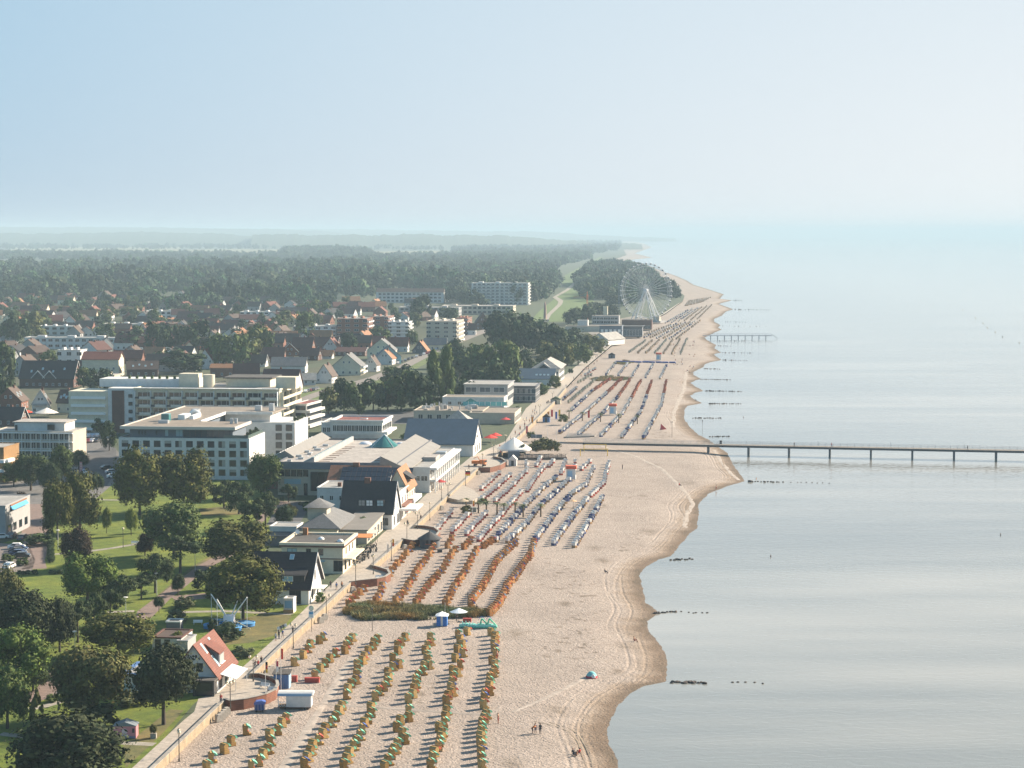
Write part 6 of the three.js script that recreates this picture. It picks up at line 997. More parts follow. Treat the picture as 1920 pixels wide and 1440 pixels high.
// a figure is one continuous surface: tapered capsules joined by a smooth minimum, meshed once per pose and dress
function figure(pose, dress) {
  const J = {
    stand: { hipY: .92, lean: 0, legs: [[.10, .48, .03, .11, .05, 0], [-.10, .48, 0, -.11, .05, .02]], arms: [[.24, 1.15, .03, .27, .88, .10], [-.24, 1.15, .02, -.26, .88, .06]] },
    walk: { hipY: .91, lean: .05, legs: [[.10, .50, .18, .11, .06, .30], [-.10, .47, -.02, -.11, .12, -.30]], arms: [[.23, 1.17, -.12, .25, .94, -.10], [-.23, 1.17, .12, -.24, .96, .28]] },
    sit: { hipY: .24, lean: -.12, legs: [[.14, .42, .34, .16, .08, .56], [-.12, .34, .38, -.16, .08, .66]], arms: [[.26, .50, .10, .2, .42, .34], [-.25, .46, -.1, -.28, .2, -.22]] },
    ride: { hipY: .98, lean: .22, legs: [[.11, .62, .34, .10, .28, .18], [-.11, .55, .22, -.10, .14, .12]], arms: [[.22, 1.18, .38, .2, 1.05, .58], [-.22, 1.18, .38, -.2, 1.05, .58]] },
    bend: { hipY: .86, lean: .42, legs: [[.12, .46, .08, .13, .05, 0], [-.12, .46, .1, -.13, .05, .02]], arms: [[.2, .92, .62, .18, .66, .7], [-.2, .92, .6, -.18, .66, .66]] },
  }[pose];
  const B = [], h = J.hipY, nz = J.lean, ny = h + .50 - Math.abs(nz) * .25;
  const bone = (a, b, r0, r1, c) => B.push([a, b, r0, r1, c]);
  bone([.07, h, 0], [-.07, h, 0], .135, .135, 'leg'); bone([0, h + .05, 0], [0, (h + ny) / 2 + .05, nz * .55], .135, .15, 'top'); bone([-.13, ny - .06, nz], [.13, ny - .06, nz], .105, .105, 'top'); bone([0, ny, nz], [0, ny + .10, nz * 1.06], .06, .055, 'skin');
  bone([0, ny + .18, nz * 1.1 + .01], [0, ny + .23, nz * 1.1], .098, .102, 'skin'); bone([0, ny + .235, nz * 1.1 - .025], [0, ny + .20, nz * 1.1 - .05], .10, .092, 'hair'); bone([0, ny + .18, nz * 1.1 + .10], [0, ny + .16, nz * 1.1 + .115], .02, .018, 'skin');
  for (const [kx, ky, kz, fx, fy, fz] of J.legs) { bone([Math.sign(kx) * .1, h, 0], [kx, ky, kz], .095, .065, 'leg'); bone([kx, ky, kz], [fx, fy, fz], .062, .042, dress.shin || 'skin'); bone([fx, fy - .01, fz], [fx, fy - .02, fz + .14], .045, .035, 'shoe'); }
  for (const [ex, ey, ez, wx, wy, wz] of J.arms) { bone([Math.sign(ex) * .19, ny - .05, nz], [ex, ey, ez], .055, .042, dress.sleeve || 'top'); bone([ex, ey, ez], [wx, wy, wz], .042, .030, 'skin'); bone([wx, wy, wz], [wx, wy - .09, wz + .03], .034, .022, 'skin'); }
  const n = 40, mc = new MarchingCubes(n, BARK, false, false, 30000), HALF = .98, cy = .92;
  mc.isolation = 0; const half = n / 2;
  const seg = (p, b) => { const [A, E, r0, r1] = b, dx = E[0] - A[0], dy = E[1] - A[1], dz = E[2] - A[2], L = dx * dx + dy * dy + dz * dz; const t = clamp(((p[0] - A[0]) * dx + (p[1] - A[1]) * dy + (p[2] - A[2]) * dz) / (L || 1)); return Math.hypot(p[0] - A[0] - dx * t, p[1] - A[1] - dy * t, p[2] - A[2] - dz * t) - (r0 + (r1 - r0) * t); };
  for (let z = 0; z < n; z++) for (let y = 0; y < n; y++) for (let x = 0; x < n; x++) { const p = [(x - half) / half * HALF, (y - half) / half * HALF + cy, (z - half) / half * HALF]; let d = 9; for (const b of B) { const e = seg(p, b), k = .035, hh = Math.max(k - Math.abs(d - e), 0) / k; d = Math.min(d, e) - hh * hh * k * .25; } mc.field[x + y * n + z * n * n] = -d; }
  mc.update();
  const cnt = mc.count, pos = new Float32Array(cnt * 3), nor = new Float32Array(cnt * 3), col = new Float32Array(cnt * 3);
  for (let i = 0; i < cnt; i++) { const p = [mc.positionArray[i * 3] * HALF, mc.positionArray[i * 3 + 1] * HALF + cy, mc.positionArray[i * 3 + 2] * HALF]; pos.set(p, i * 3); nor.set([mc.normalArray[i * 3], mc.normalArray[i * 3 + 1], mc.normalArray[i * 3 + 2]], i * 3); let best = 9, c = 'skin'; for (const b of B) { const e = seg(p, b); if (e < best) { best = e; c = b[4]; } } col.set(dress[c] || [.45, .25, .17], i * 3); }
  const g = new THREE.BufferGeometry(); g.setAttribute('position', new THREE.BufferAttribute(pos, 3)); g.setAttribute('normal', new THREE.BufferAttribute(nor, 3)); g.setAttribute('color', new THREE.BufferAttribute(col, 3)); g.setAttribute('uv', new THREE.BufferAttribute(new Float32Array(cnt * 2), 2));
  g.computeVertexNormals();
  return done(g);
}
const sk = [.45, .25, .165], hr = [.05, .03, .02], DRESS = {
  dark: { top: [.03, .03, .04], leg: [.025, .03, .05], shin: 'leg', sleeve: 'top', hair: hr, shoe: [.03, .03, .03], skin: sk }, red: { top: [.5, .05, .04], leg: [.04, .05, .09], shin: 'leg', sleeve: 'top', hair: hr, shoe: [.1, .1, .1], skin: sk },
  white: { top: [.68, .66, .64], leg: [.10, .12, .20], sleeve: 'skin', hair: [.2, .12, .05], shoe: [.3, .3, .3], skin: sk }, blue: { top: [.07, .13, .32], leg: [.25, .22, .18], sleeve: 'top', shin: 'skin', hair: hr, shoe: [.05, .05, .05], skin: sk }, swim: { top: sk, leg: [.35, .06, .05], sleeve: 'skin', hair: hr, shoe: sk, skin: sk }, orange: { top: [.58, .2, .06], leg: [.05, .05, .06], shin: 'skin', sleeve: 'skin', hair: [.25, .16, .08], shoe: [.1, .1, .1], skin: sk } };
const FIG = {}; const FIGM = M(C(1, 1, 1), { vertexColors: true, roughness: .9 });
function person(px, py, pose, dress, label, sand, turn = 0, group) {
  const key = pose + dress; FIG[key] = FIG[key] || figure(pose, DRESS[dress]);
  const p = sand === 'deck' ? G(px, py, 3.05) : sand === 'sea' ? G(px, py, SEA - 1.2) : sand ? GS(px, py) : G(px, py, LAND + .03);
  const m = mesh('person', FIG[key], FIGM); m.position.copy(p); m.position.y -= pose === 'ride' ? -.25 : .0; m.rotation.y = turn;
  return tag(m, label, 'person', group);
}
function bicycle(px, py, turn, label) { const o = thing('bicycle', label, 'bicycle', G(px, py, LAND + .03), turn); for (const z of [-.52, .52]) { const w = mesh('wheel', new THREE.TorusGeometry(.33, .025, 6, 18).rotateY(Math.PI / 2), DARKM, o); w.position.set(0, .35, z); mesh('hub', cyl(.03, .03, .1, 0, -.05, 0, 6).rotateZ(1.57), STEEL, w); } mesh('frame', [bar(V3(0, .35, -.52), V3(0, .8, -.2), .02), bar(V3(0, .8, -.2), V3(0, .85, .35), .02), bar(V3(0, .35, -.05), V3(0, .85, .35), .02), bar(V3(0, .35, -.05), V3(0, .9, -.22), .02), bar(V3(0, .35, .52), V3(0, 1.0, .33), .02), bar(V3(0, .35, -.52), V3(0, .35, -.05), .02)], STEEL, o); mesh('handlebar', bar(V3(-.28, 1.02, .32), V3(.28, 1.02, .32), .02), DARKM, o); mesh('saddle', box(.16, .07, .26, 0, .95, -.24), DARKM, o); }
person(414, 1322, 'ride', 'red', 'cyclist in red top riding past the large black-green pine', 0, .3); bicycle(414, 1323, .3, 'bicycle ridden by the person in red near the pine');
person(517, 1202, 'walk', 'white', 'person in white walking behind the beach flags on the promenade', 0, 2.6); person(523, 1198, 'stand', 'dark', 'person in dark clothes beside the pushchair on the promenade', 0, 2.4); person(530, 1196, 'walk', 'blue', 'person in blue walking towards the promenade lamp', 0, .5);
person(549, 1190, 'stand', 'dark', 'person in dark clothes standing right behind the double-globe lamp', 0, 1);
person(478, 1257, 'ride', 'dark', 'cyclist in black beside the promenade lamp', 0, .5); bicycle(478, 1258, .5, 'bicycle under the cyclist in black'); person(484, 1254, 'walk', 'red', 'walker in red right of the cyclist in black', 0, .4); person(490, 1247, 'walk', 'dark', 'walker in dark clothes near the sea wall', 0, .4);
person(608, 1112, 'walk', 'dark', 'walker in dark clothes left of the three cyclists', 0, .3); person(620, 1106, 'ride', 'dark', 'left of three people coming along by the cream building', 0, 3.3); person(631, 1106, 'walk', 'blue', 'middle of three people coming along by the cream building', 0, 3.3); person(641, 1104, 'walk', 'orange', 'right of three people coming along by the cream building', 0, 3.3);
person(763, 966, 'walk', 'red', 'person in red walking past the white shop', 0, .3); person(776, 962, 'walk', 'dark', 'person in dark clothes right of the one in red', 0, .3); person(789, 976, 'walk', 'dark', 'walker beside the tall single lamp', 0, .3); person(764, 986, 'stand', 'dark', 'person standing behind the lamp left of the gazebo', 0, .3); person(879, 880, 'walk', 'dark', 'lone walker before the white colonnade', 0, .3); person(937, 842, 'walk', 'red', 'walker in red beyond the orange truck', 0, .3);
person(934, 1356, 'stand', 'swim', 'bather standing right of the last near beach-chair row', 1, 1.2); person(998, 1375, 'bend', 'orange', 'left of three people on the open sand, bending down', 1, 1.2); person(1004, 1374, 'stand', 'white', 'middle of three people on the open sand, in white', 1, 3); person(1013, 1375, 'stand', 'dark', 'right of three people on the open sand, in long black', 1, 3);
person(1075, 1410, 'sit', 'dark', 'left of three people sitting beside the tyre tracks', 1, .6); person(1081, 1413, 'sit', 'orange', 'middle of three people sitting beside the tyre tracks', 1, 5); person(1086, 1408, 'sit', 'red', 'right of three people sitting beside the tyre tracks', 1, 4);
person(1135, 1072, 'sit', 'dark', 'person sitting on the sand below the dark seaweed patch', 1, 1); person(1167, 880, 'stand', 'dark', 'person standing alone on the sand beyond the volleyball nets', 1, 1); person(1274, 911, 'sit', 'red', 'person in red sitting where the sand track bends', 1, 1); person(1343, 914, 'walk', 'swim', 'bather walking on the sand spit', 1, 4); person(1190, 1197, 'sit', 'swim', 'sunbather sitting near the shore left of the groyne', 1, 1); person(894, 1148, 'stand', 'dark', 'person standing beside the beach chairs at the dune grass end', 1, 1); person(856, 1164, 'stand', 'dark', 'attendant under the white parasol beside the blue cabin', 1, 1); person(932, 1236, 'stand', 'swim', 'bather shaking a turquoise towel in the last chair row', 1, 1); person(1304, 748, 'sit', 'dark', 'person at the water edge beyond the pier', 1, 1);
[[1394, 788, 'dark', 'swimmer standing in the sea beyond the pier'], [1317, 795, 'dark', 'bather wading left of the swimmer beyond the pier'], [1876, 1012, 'dark', 'swimmer far out at the right edge'], [1445, 1053, 'dark', 'swimmer off the third groyne'], [1418, 905, 'swim', 'wader off the sand spit']].forEach(([x, y, d, l]) => person(x, y, 'stand', d, l, 'sea', 1));
[[1489, 838, 'dark', 'left of three walkers on the long pier'], [1559, 839, 'red', 'middle of three walkers on the long pier'], [1814, 844, 'dark', 'right of three walkers on the long pier']].forEach(([x, y, d, l]) => person(x, y, 'walk', d, l, 'deck', 1.6));
{ const r = RNG(15), ds = ['dark', 'red', 'white', 'blue', 'orange', 'swim']; // strollers on the far promenade and far beach
  for (let i = 0; i < 46; i++) { const t = r(), y = 860 - 225 * Math.pow(t, .75), x0 = y > 760 ? 925 + (860 - y) * .82 : 1000 + (780 - y) * 1.02; person(x0 + 10 + (r() - .5) * 14, y, r() < .7 ? 'walk' : 'stand', ds[Math.floor(r() * 5)], 'tiny stroller on the far promenade', 0, r() * 6, 'strollers on the far promenade'); }
  for (let i = 0; i < 26; i++) { const y = 640 + 60 * r(); person(1262 + 46 * r(), y, r() < .6 ? 'stand' : 'sit', ds[Math.floor(r() * 6)], 'tiny bather on the far open beach', 1, r() * 6, 'bathers on the far beach'); } }
// ---------- things on the near plaza ----------
function flag(px, py, h, colors, label, onSand = true, w = .36, fh = 1.9) { const p = onSand ? GS(px, py) : G(px, py), o = thing('flagpole', label, 'flagpole', p); mesh('pole', cyl(.05, .035, h, 0, 0, 0, 7), M(C(.72, .72, .70), { roughness: .4 }), o); mesh('knob', new THREE.SphereGeometry(.09, 8, 6).translate(0, h + .05, 0), WHITE, o); const f = new THREE.Group(); const n = colors.length; colors.forEach((c, i) => { const sw = w / 1, g = new THREE.BoxGeometry(w, fh / n, .03, 4, 1, 1), q = g.attributes.position; for (let k = 0; k < q.count; k++) q.setZ(k, q.getZ(k) + .12 * Math.sin(q.getX(k) * 6 + 1)); mesh('flag_stripe', g.translate(w / 2 + .06, h - .3 - (i + .5) * fh / n, 0), M(S(c)), o); }); return o; }
flag(498, 1320, 7.6, ['#20201f', '#c02a22', '#e0b02c'], 'flagpole with limp black, red and gold flag at the plaza wall'); flag(518, 1302, 6.2, ['#b8384a', '#e8e4de'], 'shorter flagpole with red and white flag behind the wagon'); flag(527, 1295, 7.8, ['#c8261c', '#d23a28'], 'tall flagpole with red flag beside the blue shed'); flag(872, 912, 5.2, ['#20201f', '#c02a22', '#e0b02c'], 'flagpole with blowing black, red and gold flag before the colonnade', true, 1.6, 1.5); flag(726, 1068, 6.4, ['#d8d4cc'], 'bare flagpole at the café viewing place'); flag(735, 1040, 4.2, ['#d89a20', '#c8541c'], 'orange banner pole on the sea wall', true, .5, 1.8); flag(886, 970, 5, ['#e0a030', '#d0601c'], 'orange banner pole near the palms', true, .5, 1.6);
[[1026, 790, '#d8861c'], [1033, 786, '#c83030'], [1041, 790, '#2858a8'], [1047, 786, '#d8b020'], [1102, 788, '#c83030'], [986, 818, '#c83030'], [996, 800, '#d8861c']].forEach(([x, y, c], i) => flag(x, y, 4.4, [c], ['orange', 'red', 'blue', 'yellow', 'solitary red', 'low red', 'far orange'][i] + ' feather banner near the beach sport area', true, .8, 3));
{ // white beach wagon
  const p = GS(521, 1331), o = thing('beach_wagon', 'white barrel-roofed beach wagon with blue roof edge beside the plaza', 'wagon', p, -.02), L = 5.6, w = 2.4; // front towards the camera
  mesh('body', [boxB(4.2, 2.1, w, 3.5, .45, -w / 2)], W_.white, o); const rp = []; for (let i = 0; i <= 8; i++) { const a = Math.PI * i / 8; rp.push([-Math.cos(a) * 1.35 - w / 2, 2.5 + .55 * Math.sin(a)]); } mesh('roof', slab([...rp.map(([x, y]) => [x, y]), [.15 - .02, 2.42], [-w - .13, 2.42]], L + .3).rotateY(Math.PI / 2).translate(0, 0, -w - .0), W_.white, o); mesh('roof_edge', boxB(L + .1, .42, .08, L / 2, 2.35, .12), M(C(.22, .38, .58)), o); mesh('porch_rail', [boxB(1.3, .08, .06, .65, 1.3, 0), ...[0, 1, 2].map((k) => bar(V3(k * .43, .5, 0), V3(k * .43 + .43, 1.3, 0), .03)), ...[0, 1, 2].map((k) => bar(V3(k * .43, 1.3, 0), V3(k * .43 + .43, .5, 0), .03))], WHITE, o); mesh('porch_floor', boxB(1.4, .1, w, .68, .42, -w / 2), W_.wood, o); mesh('porch_post', boxB(.1, 2.0, .1, .06, .45, -.05), WHITE, o); mesh('door', boxB(.06, 1.7, .8, 1.38, .55, -1.2), W_.dbrick, o); mesh('round_window', new THREE.CylinderGeometry(.25, .25, .06, 12).rotateZ(1.57).translate(L + .03, 1.9, -1.2), GL.dark, o); mesh('chassis', boxB(5.2, .22, 1.9, 2.9, .2, -w / 2), W_.dbrick, o); for (const x of [1.2, 4.6]) mesh('wheel', new THREE.CylinderGeometry(.22, .22, .18, 10).rotateX(1.57).translate(x, .22, -.15), DARKM, o);
}
{ const p = GS(513, 1291), o = thing('blue_shed', 'blue boarded shed with flat felt roof behind the wagon', 'shed', p, -.05); for (let i = 0; i < 10; i++) mesh('board', boxB(.265, 2.6, .06, .14 + i * .27, 0, 0), i % 3 ? W_.blue : M(C(.12, .20, .38)), o); mesh('wall', boxB(2.7, 2.55, 2.2, 1.36, 0, -1.15), M(C(.26, .40, .55)), o); const r = mesh('roof', box(3.2, .14, 2.9).rotateX(.10).translate(1.36, 2.78, -1.1), R_.dark, o); }
{ const bx = (px, py, w, h, d, m, l, name = 'red_box') => { const o = thing(name, l, 'box', GS(px, py), -.06); mesh('body', boxB(w, h, d, w / 2, 0, -d / 2), m, o); mesh('lid', boxB(w + .08, .1, d + .08, w / 2, h + .002, -d / 2), m, o); return o; }; const red = M(C(.38, .05, .035), { roughness: .6 }); bx(547, 1279, .9, 1.0, .8, red, 'upright red box leaning on the blue shed'); bx(571, 1280, 2.6, .75, .9, red, 'long low red box on the sand beside the beach chairs'); bx(868, 1166, 1.7, .6, .8, red, 'red storage tube behind the turquoise pedal boats'); bx(551, 1157, .5, .7, .5, red, 'small red bin beside the white kiosk'); bx(820, 1036, 1.2, .6, .9, DARKM, 'dark box beside the black gazebo', 'dark_box'); bx(880, 960, 2.0, 1.2, 1.2, M(C(.2, .22, .2)), 'green-grey container beside the palms', 'container'); }
{ const p = GS(477, 1336), o = thing('blue_cart', 'blue tarpaulin-covered cart at the plaza wall', 'cart', p, .1); mesh('body', boxB(1.7, 1.0, 1.2, .85, .35, -.6), M(C(.05, .09, .26)), o); mesh('cover', slab([[-.1, 1.35], [1.8, 1.35], [1.9, 1.75], [1.3, 1.95], [.3, 1.85]], 1.35).translate(0, 0, -1.28), M(C(.08, .14, .42), { roughness: .5 }), o); mesh('cage', [0, 1, 2, 3].map((k) => bar(V3(.1 + k * .5, .4, .02), V3(.1 + k * .5, 1.35, .02), .025)), STEEL, o); for (const x of [.35, 1.35]) mesh('wheel', new THREE.CylinderGeometry(.2, .2, .12, 10).rotateX(1.57).translate(x, .2, 0), DARKM, o); }
{ // concrete blocks on the wall, white rounded
  const blk = (px, py, n, l, dx, dy) => { for (let i = 0; i < n; i++) { const p = G(px + i * dx, py + i * dy, .0), m = mesh('concrete_block', [slab([[-.7, 0], [.7, 0], [.62, .8], [.35, 1.25], [-.35, 1.25], [-.62, .8]], .62)], M(C(.66, .60, .52), { map: T.gravel })); p.y = .05; m.position.copy(p); m.rotation.y = .75; tag(m, n > 1 ? `${['front', 'second', 'third', 'rear'][i]} rounded white concrete block ${l}` : `rounded white concrete block ${l}`, 'block', 'rounded concrete blocks'); } };
  blk(409, 1353, 4, 'in the row below the plaza', 4.6, -4.4); blk(498, 1269, 3, 'at the wall behind the blue shed', 4.4, -4); blk(600, 1168, 1, 'below the round promenade sign', 4, -4); blk(607, 1162, 1, 'above the other below the round sign', 4, -4); blk(660, 1110, 1, 'at the café viewing place', 3, -3); blk(758, 1030, 1, 'left of the black gazebo', 3, -3); blk(827, 956, 1, 'near the palms at the wall', 3, -3); blk(896, 890, 1, 'before the orange truck', 3, -3);
}
function bench(px, py, turn, l) { const o = thing('bench', l, 'bench', G(px, py, LAND + .03), turn, 'white benches'); mesh('seat', box(1.9, .07, .5, 0, .45, 0), WHITE, o); mesh('backrest', box(1.9, .4, .06).rotateX(-.15).translate(0, .72, -.26), WHITE, o); for (const x of [-.8, .8]) mesh('leg', boxB(.1, .42, .45, x, 0, 0), STEEL, o); }
bench(496, 1290, -.5, 'left white bench inside the curved plaza wall'); bench(510, 1298, -.6, 'right white bench inside the curved plaza wall'); bench(253, 1021, .1, 'white bench beside the lawn lamp'); bench(371, 1171, 0, 'left white bench behind the trampolines'); bench(406, 1169, 0, 'right white bench behind the trampolines'); bench(712, 1086, .4, 'bench in the café viewing place');
{ // bungee trampoline ride
  const c = G(430, 1176), o = thing('bungee_trampoline', 'bungee trampoline ride with four slanting masts and blue mats on the lawn', 'trampoline ride', c);
  mesh('hub', [boxB(2.1, 1.3, 2.1, 0, 1.2, 0)], M(C(.72, .70, .72)), o); mesh('base', boxB(2.4, 1.2, 2.4), STEEL, o);
  for (let k = 0; k < 4; k++) { const a = .45 + k * Math.PI / 2, e = V3(Math.cos(a) * 4.3, 6.4, Math.sin(a) * 4.3), f = V3(Math.cos(a) * 5.0, .1, Math.sin(a) * 5.0); mesh('mast', bar(V3(Math.cos(a) * .6, 1.9, Math.sin(a) * .6), e, .13), WHITE, o); mesh('prop', bar(e, V3(e.x * .98, 0, e.z * .98), .05), WHITE, o); mesh('leg', bar(V3(Math.cos(a) * .8, 1.6, Math.sin(a) * .8), f, .10), M(C(.72, .62, .42)), o); const a2 = a + Math.PI / 4; const t = mesh('mat_frame', new THREE.TorusGeometry(1.75, .13, 6, 20).rotateX(Math.PI / 2), M(C(.08, .32, .62)), o); t.position.set(Math.cos(a2) * 3.4, .75, Math.sin(a2) * 3.4); mesh('mat', new THREE.CylinderGeometry(1.65, 1.65, .04, 20), M(C(.10, .26, .46)), t); mesh('skirt', new THREE.CylinderGeometry(1.8, 1.8, .6, 20, 1, true).translate(0, -.35, 0), new THREE.MeshStandardMaterial({ color: C(.05, .2, .45), roughness: .8, side: THREE.DoubleSide }), t); }
}
{ const g = building({ name: 'white_kiosk', label: 'small white and blue kiosk on a tan plinth beside the promenade', cat: 'kiosk', xl: 527, xr: 550, y: 1150, dep: 2.8, h: 2.9, wall: 'white', rmat: 'pale', over: .05 }); const { W, D } = g.userData.dim; mesh('shutter', boxB(W - .5, 1.5, .08, W / 2, 1.1, .05), M(C(.20, .38, .58)), g); mesh('plinth', boxB(W + .1, .75, .14, W / 2, 0, .09), M(C(.42, .26, .13)), g); }
{ const p = GS(584, 1184), o = thing('promenade_sign', 'round sign above a blue and white board on a post beside the sea wall', 'sign', p, -.25); mesh('post', cyl(.06, .06, 4.6), POLE, o); mesh('board', box(1.1, 1.5, .08, 0, 3.5, .06), WHITE, o); mesh('board_print', box(.9, .5, .02, 0, 3.75, .115), M(C(.12, .34, .56)), o); mesh('board_print', box(.9, .45, .02, 0, 3.2, .115), M(C(.55, .68, .70)), o); mesh('disc', new THREE.CylinderGeometry(.48, .48, .08, 20).rotateX(1.57).translate(0, 4.75, .06), M(C(.62, .66, .56)), o); mesh('ring', new THREE.TorusGeometry(.48, .05, 6, 22).translate(0, 4.75, .06), M(C(.25, .40, .28)), o); }
{ const p = G(520, 1196), o = thing('beach_flags', 'cluster of small white fluttering flags at the promenade edge', 'flags', p); for (let k = 0; k < 3; k++) { mesh('pole', cyl(.03, .03, 2.2, k * .5, 0, 0, 5), WHITE, o); const f = mesh('flag', new THREE.BoxGeometry(.9, .6, .03, 5, 1, 1), WHITE, o); const q = f.geometry.attributes.position; f.position.set(k * .5 + .45, 2.0 + k * .22, 0); f.rotation.z = .4; } }
{ // pink festival tent, dark pitched top
  const p = G(213, 1386), o = thing('pink_booth', 'pink printed booth with grey pitched top on the lower lawn', 'booth', p, .03); mesh('front_panel', boxB(3.5, 1.9, .1, 1.75, .1, 0), M(C(.56, .22, .25)), o); mesh('side_panel', boxB(.1, 1.9, 2.4, .05, .1, -1.26), M(C(.4, .16, .2)), o); mesh('side_panel', boxB(.1, 1.9, 2.4, 3.45, .1, -1.26), M(C(.45, .18, .2)), o); mesh('roof', slab([[-.15, 2.05], [3.65, 2.05], [1.75, 2.75]], 2.7).translate(0, 0, -2.6), M(C(.17, .20, .22)), o); mesh('print', new THREE.CylinderGeometry(.45, .45, .03, 18).rotateX(1.57).translate(1.75, 1.25, .08), M(C(.62, .50, .52)), o); mesh('print', boxB(.35, .6, .03, .35, .75, .075), DARKM, o); mesh('print', boxB(.35, .7, .03, 3.1, 1.0, .075), DARKM, o); mesh('print', boxB(3.4, .35, .02, 1.75, .12, .072), M(C(.16, .17, .25)), o); mesh('print', boxB(1.1, .25, .03, 1.75, .5, .075), M(C(.60, .55, .58)), o); }
{ const o = thing('stone_planter', 'pale stone planter with a small shrub beside the pink booth', 'planter', G(288, 1384)); mesh('pot', boxB(.9, .8, .9), MT.concrete, o); const m = mesh('plant', NEAR.round[0], LEAF.olive, o); m.position.y = .7; m.scale.set(.7, .75, .7); }
{ const b = thing('surfboard_sign', 'white surfboard-shaped sign at the shaded path', 'sign', G(109, 1307)); mesh('board', new THREE.SphereGeometry(.5, 12, 8).scale(.5, 1.5, .12).translate(0, .8, 0), WHITE, b); mesh('foot', boxB(.5, .12, .5), POLE, b); }
{ const hd = (pts, l) => { const a = pts.map(([x, y]) => G(x, y)), g = []; const o = thing('hedge', l, 'hedge', V3()); for (let i = 0; i < a.length - 1; i++) { const d = a[i + 1].clone().sub(a[i]), L = d.length(), n = Math.max(1, Math.round(L / 1.6)); for (let k = 0; k < n; k++) { const c = a[i].clone().addScaledVector(d, (k + .5) / n), m = mesh('hedge_clump', MIDC.round[k % 4], LEAF.mid3, o); m.position.copy(c); m.position.y -= .1; m.scale.set(1.05, .62, .8); m.rotation.y = k * 1.3; } } }; hd([[32, 1078], [73, 1077]], 'left dark clipped hedge at the end of the brick path'); hd([[91, 1077], [150, 1075]], 'right dark clipped hedge at the end of the brick path'); hd([[94, 1000], [96, 1056]], 'hedge with gaps along the brick path'); hd([[36, 985], [42, 950]], 'bright hedge beside the café terrace'); hd([[560, 948], [588, 946]], 'hedge below the swimming hall corner'); hd([[100, 870], [150, 858]], 'dark hedge under the balcony house'); }
// ---------- dune grass ----------
function dune(name, label, pts, n, seed, hmax) {
  const r = RNG(seed), w = pts.map(([x, y]) => { const p = G(x, y, 0); return [p.x, p.z]; }), gs = []; let x0 = 1e9, x1 = -1e9, z0 = 1e9, z1 = -1e9; for (const [x, z] of w) { x0 = Math.min(x0, x); x1 = Math.max(x1, x); z0 = Math.min(z0, z); z1 = Math.max(z1, z); }
  const inside = (x, z) => { let c = false; for (let i = 0, j = w.length - 1; i < w.length; j = i++) if ((w[i][1] > z) !== (w[j][1] > z) && x < (w[j][0] - w[i][0]) * (z - w[i][1]) / (w[j][1] - w[i][1]) + w[i][0]) c = !c; return c; };
  const blade = []; for (let k = 0; k < 16; k++) { const a = r() * 6.28, l = .35 + .4 * r(), h = .7 + .5 * r(), s = .05; blade.push(Math.cos(a + 1.57) * s, 0, Math.sin(a + 1.57) * s, -Math.cos(a + 1.57) * s, 0, -Math.sin(a + 1.57) * s, Math.cos(a) * l, h, Math.sin(a) * l); }
  const g = new THREE.BufferGeometry(); g.setAttribute('position', new THREE.Float32BufferAttribute(blade, 3)); g.computeVertexNormals(); g.setAttribute('uv', new THREE.Float32BufferAttribute(new Float32Array(blade.length / 3 * 2), 2));
  const spots = []; let t = 0; while (spots.length < n && t++ < n * 30) { const x = x0 + (x1 - x0) * r(), z = z0 + (z1 - z0) * r(); if (inside(x, z) && noise(x * .22 + 3, z * .22) > -.28 + .2 * r()) spots.push([x, z]); }
  const im = new THREE.InstancedMesh(g, new THREE.MeshStandardMaterial({ color: C(.20, .185, .075), roughness: .9, side: THREE.DoubleSide }), spots.length), m4 = new THREE.Matrix4(), q = new THREE.Quaternion(), c = new THREE.Color(); im.name = name; shade(im); tag(im, label, 'dune grass', null, 'stuff'); scene.add(im);
  spots.forEach(([x, z], i) => { q.setFromAxisAngle(V3(0, 1, 0), r() * 6.28); const k = hmax * (.5 + .6 * r()) * (.6 + .5 * Math.abs(noise(x * .25, z * .25))); m4.compose(V3(x, sandY(x, z) - .05, z), q, V3(1.1, k, 1.1)); im.setMatrixAt(i, m4); const v = .6 + .9 * r(), u = noise(x * .18, z * .18); c.setRGB(v * (1.1 + .9 * u), v, v * (.9 - .4 * u)); im.setColorAt(i, c); });
}
dune('dune_grass', 'long patch of tall dune grass across the beach chairs', [[642, 1152], [660, 1138], [700, 1132], [760, 1138], [830, 1142], [890, 1146], [925, 1152], [900, 1158], [840, 1160], [780, 1164], [740, 1162], [680, 1164]], 3600, 61, 1.7);
dune('dune_grass_beyond_pier', 'patch of dune grass beyond the pier across the far rows', [[1105, 711], [1140, 705], [1186, 709], [1170, 714], [1120, 715]], 900, 62, 1.3);
dune('dune_grass_far', 'far patch of dune grass left of the blue boats', [[1148, 682], [1170, 675], [1190, 680], [1170, 684]], 500, 63, 1.2);
dune('dune_grass_pier_head', 'dune grass around the pier forecourt', [[990, 838], [1010, 828], [1044, 832], [1040, 842], [1005, 846]], 900, 64, 1.5);

